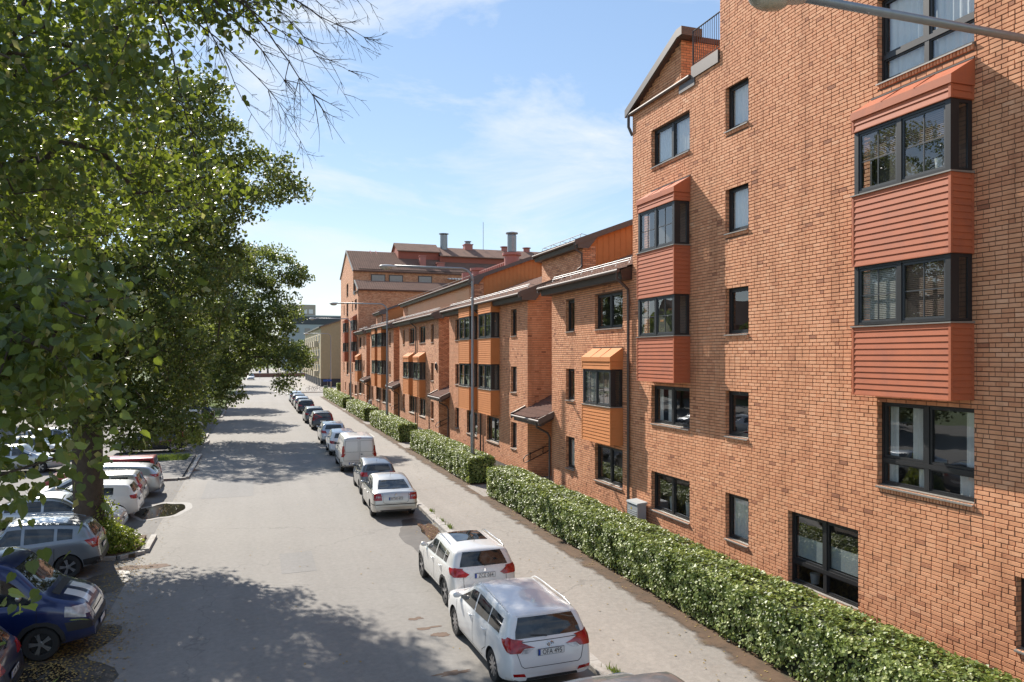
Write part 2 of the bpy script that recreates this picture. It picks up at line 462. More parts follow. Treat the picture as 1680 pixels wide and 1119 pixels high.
    l.new(fi.outputs['Fac'], b.inputs['Height']); l.new(b.outputs['Normal'], p.inputs['Normal'])
    return m

M_ROAD = asphalt('road_asphalt', (0.155, 0.145, 0.131), (0.28, 0.262, 0.238), (0.135, 0.122, 0.108))
M_PAVE = asphalt('pavement_asphalt', (0.175, 0.158, 0.140), (0.345, 0.312, 0.276), (0.19, 0.15, 0.115), fine=0.55)
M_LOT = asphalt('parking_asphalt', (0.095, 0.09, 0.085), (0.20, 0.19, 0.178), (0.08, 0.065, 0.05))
M_SOIL = pm('brown_soil', (0.12, 0.072, 0.042), 0.95, var=0.5, scale=5, bump=0.8, bscale=20, dirt=(0.06, 0.055, 0.03), dscale=2)
M_GRANITE = pm('granite_kerb', (0.36, 0.34, 0.315), 0.8, var=0.25, scale=14, bump=0.4, bscale=30, dirt=(0.22, 0.19, 0.16), dscale=2)
M_GRASSG = pm('grass_ground', (0.075, 0.11, 0.03), 0.95, var=0.5, scale=3, bump=0.6, bscale=18)

def sheet(name, pts, z, mat, parent=None, **kw):
    mb = MB(); mb.poly([(x, y, z) for x, y in pts])
    return build(mb, name, mat, parent, **kw)

sheet('ground', [(-1500, -300), (1500, -300), (1500, 2600), (-1500, 2600)], -0.05, M_GRASSG, kind='structure')
sheet('road', [(-3.42, -40), (6.36, -40), (6.36, 420), (-3.42, 420)], 0.0, M_ROAD, kind='structure')
sheet('side_street', [(-60, 121), (-3.42, 121), (-3.42, 133), (-60, 133)], -0.002, M_ROAD, kind='structure')
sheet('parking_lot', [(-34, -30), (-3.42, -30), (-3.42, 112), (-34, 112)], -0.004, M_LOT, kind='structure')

def slab(name, x0, x1, y0, y1, z0, z1, mat, **kw):
    mb = MB(); mb.box(x0, x1, y0, y1, z0, z1)
    return build(mb, name, mat, **kw)
slab('pavement', 6.60, 9.55, -40, 119, -0.05, 0.12, M_PAVE, kind='structure')
slab('planting_bed', 9.55, 13.4, -40, 118, -0.05, 0.135, M_SOIL, kind='structure')
slab('pavement', 6.60, 40, 134, 400, -0.05, 0.12, M_PAVE, kind='structure')
sheet('side_street', [(6.361, 119), (80, 119), (80, 134), (6.361, 134)], -0.001, M_ROAD, kind='structure')
GAPS = [(30.75, 33.85), (49.25, 52.35), (67.75, 70.85), (86.25, 89.35)]
for a, b in GAPS:
    slab('entrance_path', 9.45, 12.4, a+1.0, b+0.9, 0.0, 0.142, M_PAVE, kind='structure')

# kerb of single stones on the right
kerb = slab('kerb', 6.37, 6.598, 60, 119, -0.05, 0.125, M_GRANITE, kind='structure')
kst = []
for i in range(4):
    mb = MB(); L = 0.985; b = 0.02
    pts = [(0, 0.0), (0.235, 0.0), (0.235, 0.18), (0.02, 0.18), (0.0, 0.155)]
    jit = [random.uniform(-.008, .008) for _ in range(10)]
    mb.prism([(x+jit[k], 0, z-0.05) for k, (x, z) in enumerate(pts)], (jit[7], L, jit[8]*.5))
    kst.append(mb.mesh('kerb_stone', M_GRANITE))
y = 6.0; k = 0
while y < 59.5:
    o = link('kerb_stone', kst[k % 4], kerb, (6.362+random.uniform(-.012, .012), y, random.uniform(-.012, .006)))
    o.rotation_euler = (0, 0, random.uniform(-.006, .006)); y += 1.0; k += 1

# marks on the carriageway
M_MARK = pm('worn_road_paint', (0.50, 0.49, 0.46), 0.8, var=0.2, scale=12, dirt=(0.2, 0.19, 0.18), dscale=9)
for px, py, w in ((480, 724, 0.9), (507, 726.5, 0.9)):
    z = FOC*CAM_H/(py-HORIZON); x = (px-840)/FOC*z
    X = x*math.cos(YAW)+z*math.sin(YAW); Y = z*math.cos(YAW)-x*math.sin(YAW)
    sheet('road_marking', [(X-w/2, Y-.12), (X+w/2, Y-.12), (X+w/2, Y+.12), (X-w/2, Y+.12)], 0.004, M_MARK, kind='structure')
M_PATCH = asphalt('asphalt_patch', (0.09, 0.086, 0.08), (0.18, 0.17, 0.16), (0.08, 0.075, 0.07), crack=False)
sheet('asphalt_patch', [(7.4, 58), (8.6, 58), (8.6, 60.6), (7.4, 60.5)], 0.1245, M_MARK, kind='structure')

# kerbed islands on the left
def island(y0, y1, x0, x1, top, zt=0.10, corner=0.5):
    isl = slab('kerbed_island', x0, x1, y0, y1, -0.05, zt, top, kind='structure')
    def row(p, q):
        p = Vector((*p, 0)); q = Vector((*q, 0)); d = q-p; n = max(1, round(d.length/0.95)); a = math.atan2(d.y, d.x)-math.pi/2
        for i in range(n):
            c = p+d*(i/n)
            o = link('kerb_stone', kst[(i+int(y0)) % 4], isl, (c.x, c.y, random.uniform(-.02, .0)), a+random.uniform(-.02, .02))
            o.scale = (0.8, d.length/n, 0.95)
    row((x1+0.16, y0+corner), (x1+0.16, y1-0.1))
    row((x1-corner, y0-0.02), (x1+0.15, y0+corner))
    row((x0, y0-0.02), (x1-corner, y0-0.02))
    return isl
island(26.2, 28.9, -9.2, -3.6, M_SOIL)
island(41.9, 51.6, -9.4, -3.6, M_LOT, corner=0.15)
sheet('grass_strip', [(-9.3, 48.7), (-4.0, 48.9), (-3.72, 51.5), (-9.3, 51.5)], 0.106, M_GRASSG, kind='structure')
island(57.6, 60.6, -8.5, -3.6, M_GRASSG)
island(61.6, 65.2, -8.5, -3.9, M_GRASSG)
island(75.5, 78.0, -8.5, -3.6, M_GRASSG)
island(82.0, 92.0, -8.5, -3.6, M_GRASSG)
island(96.0, 112.0, -8.5, -3.6, M_GRASSG)

# water lying on the asphalt
def water_mat():
    m, n, l, p = nt('puddle_water')
    p.inputs['Base Color'].default_value = (0.030, 0.026, 0.021, 1)
    p.inputs['Roughness'].default_value = 0.03
    p.inputs['Specular IOR Level'].default_value = 0.5
    g = n.new('ShaderNodeNewGeometry'); nz = n.new('ShaderNodeTexNoise'); nz.inputs['Scale'].default_value = 5
    l.new(g.outputs['Position'], nz.inputs['Vector'])
    b = n.new('ShaderNodeBump'); b.inputs['Strength'].default_value = 0.03; b.inputs['Distance'].default_value = 0.02
    l.new(nz.outputs['Fac'], b.inputs['Height']); l.new(b.outputs['Normal'], p.inputs['Normal'])
    return m
M_WATER = water_mat()
M_WET = pm('wet_asphalt', (0.060, 0.050, 0.041), 0.55, var=0.5, scale=3, dirt=(0.10, 0.088, 0.075), dscale=1.4)
M_DRY = pm('pale_dried_rim', (0.36, 0.345, 0.32), 0.9, var=0.3, scale=6)
def blob(name, cx, cy, rx, ry, z, mat, n=56, rough=0.22, seed=1, rot=0, **kw):
    rg = random.Random(seed); ph = [(rg.uniform(0, 6.28), rg.choice((2, 3, 4, 5, 7, 9, 12)), rg.uniform(.3, 1)) for _ in range(7)]
    pts = []
    for i in range(n):
        a = 2*math.pi*i/n
        r = 1+rough*sum(w*math.sin(k*a+p)/k**0.7 for p, k, w in ph)*0.6
        x, y = rx*r*math.cos(a), ry*r*math.sin(a)
        pts.append((cx+x*math.cos(rot)-y*math.sin(rot), cy+x*math.sin(rot)+y*math.cos(rot)))
    return sheet(name, pts, z, mat, **kw)
blob('dried_puddle_rim', -3.62, 33.75, 1.05, 1.85, 0.004, M_DRY, seed=3, rough=.3, kind='structure')
blob('puddle', -3.68, 33.7, 0.86, 1.55, 0.008, M_WATER, seed=3, rough=.3, kind='structure')
blob('wet_patch', 5.55, 25.9, 0.85, 2.7, 0.004, M_WET, seed=5, rough=.34, kind='structure')
blob('puddle', 5.95, 26.4, 0.36, 1.5, 0.008, M_WATER, seed=6, rough=.5, kind='structure')
blob('wet_patch', -4.5, 17.4, 1.7, 3.0, 0.004, M_WET, seed=11, rough=.45, kind='structure')
blob('puddle', -4.3, 16.4, 1.0, 1.1, 0.008, M_WATER, seed=12, rough=.5, kind='structure')
blob('wet_patch', -4.0, 23.4, 0.6, 1.3, 0.004, M_WET, seed=15, rough=.5, kind='structure')

M_STAIN = pm('rusty_stain', (0.14, 0.092, 0.065), 0.9, var=0.4, scale=8)
for i, (x, y, rx, ry) in enumerate(((3.62, 17.9, .16, .10), (3.75, 17.2, .26, .08), (3.95, 16.7, .2, .14), (3.7, 14.6, .34, .1), (-3.2, 24.9, .5, .35), (-3.3, 45, .3, .6))):
    blob('ground_stain', x, y, rx, ry, 0.0045, M_STAIN, seed=30+i, rough=.85, n=60, kind='structure')
for i, (x, y, rx, ry) in enumerate(((-1.2, 38.5, 1.1, 2.6), (2.6, 47, .9, 3.4), (1.2, 24.0, .5, 1.2))):
    sheet('asphalt_patch', [(x-rx, y-ry), (x+rx, y-ry+.05), (x+rx*.98, y+ry), (x-rx, y+ry-.06)], .004, asphalt('road_repair_%d' % i, (0.145, 0.14, 0.132), (0.25, 0.24, 0.228), (0.12, 0.11, 0.10), crack=False), kind='structure')
# ------------------------------------------------------------------ walls of brick
class Fr:
    """a wall plane: u along it, z up, d out of it"""
    def __init__(s, O, U, N): s.O = Vector(O); s.U = Vector(U); s.N = Vector(N)
    def p(s, u, z, d=0.0): return s.O + s.U*u + s.N*d + Vector((0, 0, z))
    def box(s, mb, u0, u1, z0, z1, d0, d1, mi=0):
        mb.box8([s.p(u0, z0, d0), s.p(u1, z0, d0), s.p(u1, z0, d1), s.p(u0, z0, d1), s.p(u0, z1, d0), s.p(u1, z1, d0), s.p(u1, z1, d1), s.p(u0, z1, d1)], mi)

ROWH, JOINT, BL, BH = 0.0848, 0.0125, 0.2285, 0.0723
def brick_list(u0, u1, z0, z1, holes, top=None, seed=0):
    """rows of bricks as (u0,u1,z0,z1) with openings left out; top(u) limits the height"""
    rg = random.Random(seed); out = []
    k = int(math.floor(z0/ROWH)); 
    while k*ROWH < z1:
        a, b = k*ROWH+JOINT/2, k*ROWH+JOINT/2+BH
        zm = (a+b)/2
        if zm > z0 and zm < z1:
            u = u0 - (0.1205 if k % 2 else 0.0) - rg.uniform(0, 0.02)
            hs = sorted((h[0], h[1]) for h in holes if h[2] < zm < h[3])
            while u < u1:
                L = 0.108 if rg.random() < 0.17 else BL
                s0, s1 = max(u, u0), min(u+L, u1)
                segs = [(s0, s1)] if s1-s0 > 0.02 else []
                for h0, h1 in hs:
                    nx = []
                    for q0, q1 in segs:
                        if q1 <= h0 or q0 >= h1: nx.append((q0, q1)); continue
                        if h0-q0 > 0.03: nx.append((q0, h0))
                        if q1-h1 > 0.03: nx.append((h1, q1))
                    segs = nx
                for q0, q1 in segs:
                    if top is not None and b > top((q0+q1)/2): continue
                    out.append((q0, q1, a, b))
                u += L+JOINT
        k += 1
    return out

def bricks_mesh(name, fr, bl, proud=0.0, depth=0.02, seed=1):
    bl = np.array(bl); n = len(bl); rg = np.random.default_rng(seed)
    u0, u1, z0, z1 = bl.T
    d1 = proud+rg.normal(0, 0.0022, n); d0 = np.full(n, -depth)
    O, U, N = (np.array(v) for v in (fr.O, fr.U, fr.N)); Z = np.array([0, 0, 1.0])
    def P(u, z, d): return O+u[:, None]*U+d[:, None]*N+z[:, None]*Z
    c = 0.004
    V = np.stack([P(u0, z0, d0), P(u1, z0, d0), P(u1, z1, d0), P(u0, z1, d0), P(u0+c, z0+c, d1), P(u1-c, z0+c, d1), P(u1-c, z1-c, d1), P(u0+c, z1-c, d1)], 1).reshape(-1, 3)
    base = np.array([[4, 5, 6, 7], [0, 1, 5, 4], [1, 2, 6, 5], [2, 3, 7, 6], [3, 0, 4, 7]])
    F = (np.arange(n)[:, None, None]*8+base[None]).reshape(-1, 4)
    r = np.clip(rg.normal(0.54, 0.115, n), 0, 1); dk = rg.random(n) < 0.02; r[dk] = rg.uniform(0, .15, dk.sum())
    return np_mesh(name, V, F, M_BRICK, np.repeat(r, 8))

def rowlock(u0, u1, z):
    out = []; u = u0
    while u+0.066 <= u1+0.02:
        out.append((u+.004, u+.062, z-0.132, z-0.008)); u += 0.072
    return out

def wall_grid(mb, fr, u0, u1, z0, z1, holes, d=0.0, mi=0):
    us = sorted({u0, u1, *[min(max(h[i], u0), u1) for h in holes for i in (0, 1)]})
    zs = sorted({z0, z1, *[min(max(h[i], z0), z1) for h in holes for i in (2, 3)]})
    for i in range(len(us)-1):
        for j in range(len(zs)-1):
            um, zm = (us[i]+us[i+1])/2, (zs[j]+zs[j+1])/2
            if any(h[0] < um < h[1] and h[2] < zm < h[3] for h in holes): continue
            mb.quad(fr.p(us[i], zs[j], d), fr.p(us[i+1], zs[j], d), fr.p(us[i+1], zs[j+1], d), fr.p(us[i], zs[j+1], d), mi)

REVEAL = 0.15
def reveals(mb, fr, holes, mside=1, mtop=0, mroom=2, room=1.3):
    for u0, u1, z0, z1 in holes:
        r = REVEAL+0.06
        mb.quad(fr.p(u0, z0), fr.p(u0, z0, -r), fr.p(u0, z1, -r), fr.p(u0, z1), mside)
        mb.quad(fr.p(u1, z0), fr.p(u1, z1), fr.p(u1, z1, -r), fr.p(u1, z0, -r), mside)
        mb.quad(fr.p(u0, z0), fr.p(u1, z0), fr.p(u1, z0, -r), fr.p(u0, z0, -r), mtop)
        mb.quad(fr.p(u0, z1), fr.p(u0, z1, -r), fr.p(u1, z1, -r), fr.p(u1, z1), mtop)
        e = room
        A = [fr.p(u0-.05, z0-.1, -r), fr.p(u1+.05, z0-.1, -r), fr.p(u1+.05, z1+.1, -r), fr.p(u0-.05, z1+.1, -r)]
        B = [fr.p(u0-.3, z0-.4, -e), fr.p(u1+.3, z0-.4, -e), fr.p(u1+.3, z1+.3, -e), fr.p(u0-.3, z1+.3, -e)]
        mb.quad(*B, mroom)
        for i in range(4):
            j = (i+1) % 4
            mb.quad(A[i], A[j], B[j], B[i], mroom)

def bars(mb, fr, u0, u1, z0, z1, t, d0, d1, mi=0):
    """a rectangular ring"""
    fr.box(mb, u0, u0+t, z0, z1, d0, d1, mi); fr.box(mb, u1-t, u1, z0, z1, d0, d1, mi)
    fr.box(mb, u0+t, u1-t, z0, z0+t, d0, d1, mi); fr.box(mb, u0+t, u1-t, z1-t, z1, d0, d1, mi)

def pane(fr, u0, u1, z0, z1, d, parent):
    mb = MB(); mb.quad(fr.p(u0, z0, d), fr.p(u1, z0, d), fr.p(u1, z1, d), fr.p(u0, z1, d))
    return build(mb, 'pane', M_GLASS, parent)

def drape(fr, u0, u1, z0, z1, d, parent, name='curtain', mat=None, waves=True):
    mb = MB(); n = max(3, int((u1-u0)/0.035)); 
    for i in range(n):
        a, b = u0+(u1-u0)*i/n, u0+(u1-u0)*(i+1)/n
        da, db = (d+0.018*math.sin(i*1.35), d+0.018*math.sin((i+1)*1.35)) if waves else (d, d)
        mb.quad(fr.p(a, z0, da), fr.p(b, z0, db), fr.p(b, z1, db), fr.p(a, z1, da))
    return build(mb, name, mat or M_CURT, parent, smooth=True)

def blind(fr, u0, u1, z0, z1, d, parent, mat, gap=0.035):
    mb = MB(); n = int((z1-z0)/gap)
    for i in range(n):
        z = z0+(z1-z0)*i/n
        mb.quad(fr.p(u0, z, d+.008), fr.p(u1, z, d+.008), fr.p(u1, z+gap*.86, d-.006), fr.p(u0, z+gap*.86, d-.006))
    return build(mb, 'blind', mat, parent)

def window(parent, fr, hole, style, dress=None, simple=False, sill=True, rg=random):
    """frame with panes; style: 1 = single, 2 = two casements, 4 = two casements over two fixed lights"""
    u0, u1, z0, z1 = hole
    d0, d1 = -REVEAL-.05, -REVEAL+.03
    mb = MB(); t = 0.055
    bars(mb, fr, u0, u1, z0, z1, t, d0, d1)
    cells = []
    zl = z0+t
    if style == 4:
        zt = z0+(z1-z0)*0.30
        fr.box(mb, u0+t, u1-t, zt-.045, zt+.045, d0, d1+.012)
    um = (u0+u1)/2
    if style >= 2: fr.box(mb, um-.05, um+.05, z0+t, z1-t, d0, d1+.006)
    cols = [(u0+t, um-.05), (um+.05, u1-t)] if style >= 2 else [(u0+t, u1-t)]
    for a, b in cols:
        if style == 4:
            cells.append((a, b, zt+.045, z1-t, 1)); cells.append((a, b, z0+t, zt-.045, 0))
        else: cells.append((a, b, z0+t, z1-t, 1))
    pn = []
    for a, b, c, e, sash in cells:
        s = 0.05 if sash else 0.028
        bars(mb, fr, a+.004, b-.004, c+.004, e-.004, s, d0+.012, d1-.014)
        pn.append((a+s, b-s, c+s, e-s))
    w = build(mb, 'window', M_FRAME, parent)
    for q in pn: pane(fr, *q, d0+.035, w)
    if sill:
        mb = MB()
        a, b = u0-0.0, u1+0.0
        mb.box8([fr.p(a, z0-.012, -REVEAL), fr.p(b, z0-.012, -REVEAL), fr.p(b, z0-.05, .055), fr.p(a, z0-.05, .055), fr.p(a, z0+.018, -REVEAL), fr.p(b, z0+.018, -REVEAL), fr.p(b, z0-.022, .055), fr.p(a, z0-.022, .055)])
        build(mb, 'sill', M_SILL, w)
    dr = dress
    for q in pn:
        if dr == 'curtain':
            wq = (q[1]-q[0])
            drape(fr, q[0]-.02, q[0]+wq*rg.uniform(.25, .5), q[2]-.1, q[3]+.05, -.26, w)
            if rg.random() < .5: drape(fr, q[1]-wq*.2, q[1]+.02, q[2]-.1, q[3]+.05, -.28, w)
        elif dr == 'blind': blind(fr, q[0]-.02, q[1]+.02, q[2], q[3]+.02, d0-.03, w, M_BLIND)
        elif dr == 'paleblind': blind(fr, q[0]-.02, q[1]+.02, q[2]+(q[3]-q[2])*rg.choice((0, .3, .45)), q[3]+.02, d0-.03, w, M_BLINDP)
        elif dr == 'sky_sheer': drape(fr, q[0]-.02, q[1]+.02, q[2]-.05, q[3]+.05, -.245, w)  # pale drape close to the glass; upstairs it stands in for reflected sky
    return w

def pot_plant(fr, u, z, d, parent, h=0.22, r=0.09, mat=None):
    mb = MB(); c = fr.p(u, z, d)
    mb.lathe([(0.0, 0), (r*.75, 0), (r, h), (r*.85, h), (0, h*.9)], 'z', c, 14)
    return build(mb, 'pot', mat or M_POT, parent, sharp=40)

def bay(parent, fr, u0, u1, dep, panels, wins, cap, clad, slats=True, roof=True, dress=(None, None), far_side=True):
    """boxed-out window: panels and wins are (z0,z1) bands, cap is (z0, z1, ztop) with a sheet roof up to the wall.
    the camera sees the low-u side for the near houses; both sides are built"""
    core = MB(); zlo = min([a for a, b in panels]+[cap[0]])
    fr.box(core, u0+.04, u1-.04, zlo+.01, cap[1]-.01, 0.001, 0.004)
    o = build(core, 'bay_window', clad, parent)
    for a, b in panels+[(cap[0], cap[1]+.004)]:
        core = MB(); fr.box(core, u0+.012, u1-.012, a+.004, b-.004, 0.006, dep-.022); build(core, 'panel', clad, o)
    def strip(mb, z0, z1, tilt=0.016):
        t = 0.055
        # front board
        A, B = u0+t, u1-t
        for (p0, p1, p2, p3) in (((A, z0, dep+tilt*.2), (B, z0, dep+tilt*.2), (B, z1, dep-.012), (A, z1, dep-.012)),):
            mb.quad(fr.p(*p0), fr.p(*p1), fr.p(*p2), fr.p(*p3))
        mb.quad(fr.p(A, z0, dep-.024), fr.p(B, z0, dep-.024), fr.p(B, z0, dep+tilt*.2), fr.p(A, z0, dep+tilt*.2))
        mb.quad(fr.p(A, z1, dep-.012), fr.p(B, z1, dep-.012), fr.p(B, z1, dep-.03), fr.p(A, z1, dep-.03))
        for us, sg in ((u0, -1), (u1, 1)):
            e0, e1 = us+sg*tilt*.2, us-sg*.012
            a, b = 0.05, dep-t
            mb.quad(fr.p(e0, z0, a), fr.p(e0, z0, b), fr.p(e1, z1, b), fr.p(e1, z1, a))
            mb.quad(fr.p(us-sg*.024, z0, a), fr.p(us-sg*.024, z0, b), fr.p(e0, z0, b), fr.p(e0, z0, a))
    def board_rows(z0, z1, step):
        n = max(1, round((z1-z0)/step)); h = (z1-z0)/n
        return [(z0+i*h+.012, z0+(i+1)*h-.002) for i in range(n)]
    rows = []
    for a, b in panels: rows += board_rows(a, b, 0.121 if slats else 0.125)
    rows += board_rows(cap[0], cap[1]-.0, 0.121)
    if slats:
        for a, b in rows:
            mb = MB(); strip(mb, a, b); build(mb, 'slat', clad, o)
    else:
        mb = MB()
        for a, b in rows: strip(mb, a, b)
        build(mb, 'slat_cladding', clad, o, kind='stuff')
    for a, b in panels+[(cap[0], cap[1])]:
        for us, sg in ((u0, -1), (u1, 1)):
            tr = MB(); fr.box(tr, min(us, us-sg*.052), max(us, us-sg*.052), a, b, dep-.052, dep+.006); build(tr, 'corner_trim', clad, o)
            tr = MB(); fr.box(tr, min(us+sg*.004, us-sg*.03), max(us+sg*.004, us-sg*.03), a, b, 0.002, 0.05); build(tr, 'wall_trim', clad, o)
        tr = MB(); fr.box(tr, u0+.052, u1-.052, a-.004, a+.010, dep-.03, dep+.007); build(tr, 'bottom_trim', clad, o)
    # windows
    t = 0.11
    for k, (a, b) in enumerate(wins):
        fm = MB()
        um = (u0+u1)/2; i0, i1 = u0+.035, u1-.035; dd = dep-.03
        for x0, x1 in ((i0, i0+t), (i1-t, i1), (um-.055, um+.055)):
            fr.box(fm, x0, x1, a+.03, b, dd-.07, dd)
        fr.box(fm, i0+t, um-.055, b-.06, b, dd-.07, dd-.006); fr.box(fm, um+.055, i1-t, b-.06, b, dd-.07, dd-.006)
        fr.box(fm, i0+t, um-.055, a+.03, a+.08, dd-.07, dd-.006); fr.box(fm, um+.055, i1-t, a+.03, a+.08, dd-.07, dd-.006)
        for x0, x1 in ((i0, i0+.05), (i1-.05, i1)):
            fr.box(fm, x0, x1, a+.03, b, .01, .11); fr.box(fm, x0, x1, a+.03, a+.08, .11, dd-.07); fr.box(fm, x0, x1, b-.06, b, .11, dd-.07)
            fr.box(fm, x0, x1, a+.08, b-.06, dd-.20, dd-.071)
        w = build(fm, 'window', M_FRAME, o)
        pn = []
        for x0, x1 in ((i0+t, um-.055), (um+.055, i1-t)):
            c0, c1 = a+.08, b-.06
            sm = MB(); s = .045
            bars(sm, fr, x0+.003, x1-.003, c0+.003, c1-.003, s, dd-.06, dd-.022)
            xm, zm = (x0+x1)/2, (c0+c1)/2
            fr.box(sm, xm-.011, xm+.011, c0+s, c1-s, dd-.052, dd-.03); fr.box(sm, x0+s, xm-.011, zm-.011, zm+.011, dd-.052, dd-.03); fr.box(sm, xm+.011, x1-s, zm-.011, zm+.011, dd-.052, dd-.03)
            build(sm, 'sash', M_FRAMEG, w if False else o)
            pane(fr, x0+s, x1-s, c0+s, c1-s, dd-.041, o)
            pn.append((x0+s, x1-s, c0+s, c1-s))
        for us in (i0+.02, i1-.02):
            mb = MB(); mb.quad(fr.p(us, a+.08, .11), fr.p(us, a+.08, dd-.2), fr.p(us, b-.06, dd-.2), fr.p(us, b-.06, .11)); build(mb, 'pane', M_GLASS, o)
        sb = MB()
        sb.box8([fr.p(u0-.02, a-.012, 0.003), fr.p(u1+.02, a-.012, .003), fr.p(u1+.02, a-.012, dep+.03), fr.p(u0-.02, a-.012, dep+.03), fr.p(u0-.02, a+.029, .003), fr.p(u1+.02, a+.029, .003), fr.p(u1+.02, a+.012, dep+.03), fr.p(u0-.02, a+.012, dep+.03)])
        build(sb, 'sill', M_SILL, o)
        rm = MB()
        rm.quad(fr.p(u0+.05, a, 0.006), fr.p(u1-.05, a, .006), fr.p(u1-.05, b, .006), fr.p(u0+.05, b, .006))
        rm.quad(fr.p(u0+.05, b-.004, 0.006), fr.p(u1-.05, b-.004, .006), fr.p(u1-.05, b-.004, dep-.1), fr.p(u0+.05, b-.004, dep-.1))
        build(rm, 'room_lining', M_ROOM, o)
        dr = dress[k % len(dress)]
        for j, q in enumerate(pn):
            if dr == 'blind': blind(fr, q[0]-.02, q[1]+.02, q[2]+.02, q[3], dd-.10, o, M_BLIND if j == 0 else M_BLINDP)
            elif dr == 'halfblind': blind(fr, q[0]-.02, q[1]+.02, (q[2]+q[3])/2, q[3], dd-.10, o, M_BLIND)
            elif dr == 'curtain': drape(fr, q[0]-.02, q[0]+.2, q[2]-.04, q[3]+.03, dd-.14, o)
        if dr == 'halfblind': pot_plant(fr, pn[0][0]+.2, a+.06, dd-.16, o, .26, .1)
    # roof of sheet metal
    if roof:
        z1, zt = cap[1], cap[2]; e = .02
        rf = MB()
        a, b = u0-e, u1+e
        P = [fr.p(a, z1+.003, 0.002), fr.p(b, z1+.003, .002), fr.p(b, z1+.003, dep+.025), fr.p(a, z1+.003, dep+.025)]
        T = [fr.p(a, zt, .002), fr.p(b, zt, .002), fr.p(b, zt-.03, .06), fr.p(a, zt-.03, .06)]
        F1 = [fr.p(a, z1+.16, dep+.02), fr.p(b, z1+.16, dep+.02)]
        rf.poly([P[3], P[2], F1[1], F1[0]]); rf.poly([F1[0], F1[1], T[2], T[3]]); rf.poly([T[3], T[2], T[1], T[0]])
        rf.poly([P[0], P[3], F1[0], T[3], T[0]]); rf.poly([P[1], T[1], T[2], F1[1], P[2]]); rf.poly([P[0], P[1], P[2], P[3]])
        for k in range(1, 3):
            uu = u0+(u1-u0)*k/3
            rf.box8([fr.p(uu-.008, z1+.16, dep+.01), fr.p(uu+.008, z1+.16, dep+.01), fr.p(uu+.008, z1+.165, dep+.028), fr.p(uu-.008, z1+.165, dep+.028), fr.p(uu-.008, zt-.03, .06), fr.p(uu+.008, zt-.03, .06), fr.p(uu+.008, zt-.012, .07), fr.p(uu-.008, zt-.012, .07)])
        build(rf, 'sheet_roof', clad, o)
        fl = MB(); fr.box(fl, u0-.02, u1+.02, zt-.004, zt+.03, .0, .03); build(fl, 'flashing', M_BROWN, o)
    return o

def tile_roof(name, xs, ys, zf, mat, parent, flip=False):
    """pantiled slope: xs = (eave x, ridge x), ys = (y0, y1), zf(x) height; waves along y, steps up the slope"""
    x0, x1 = xs; y0, y1 = ys
    L = abs(x1-x0); n = max(1, int(round(L/0.33)))
    yy = np.arange(y0, y1+1e-6, 0.065); 
    if y1-yy[-1] > .01: yy = np.append(yy, y1)
    rows = []
    for i in range(n):
        for t, h in ((0.0, 0.03), (0.5, 0.012), (0.985, -0.004)):
            x = x0+(x1-x0)*(i+t)/n
            rows.append((x, zf(x)+h))
    rows.append((x1, zf(x1)))
    w = 0.022*np.cos(2*np.pi*yy/0.26)
    V = np.concatenate([np.stack([np.full_like(yy, x), yy, z+w], 1) for x, z in rows])
    m = len(yy); F = []
    idx = np.arange(len(rows)*m).reshape(len(rows), m)
    a = idx[:-1, :-1].ravel(); b = idx[:-1, 1:].ravel(); c = idx[1:, 1:].ravel(); d = idx[1:, :-1].ravel()
    F = np.stack([a, b, c, d], 1)
    return link(name, np_mesh(name, V, F, mat), parent)

def pipe(parent, pts, r=0.045, name='downpipe', mat=None):
    mb = MB(); mb.tube(pts, r, 10); 
    return build(mb, name, mat or M_PIPE, parent, sharp=50)

MIR = 120.1
XW = 12.25

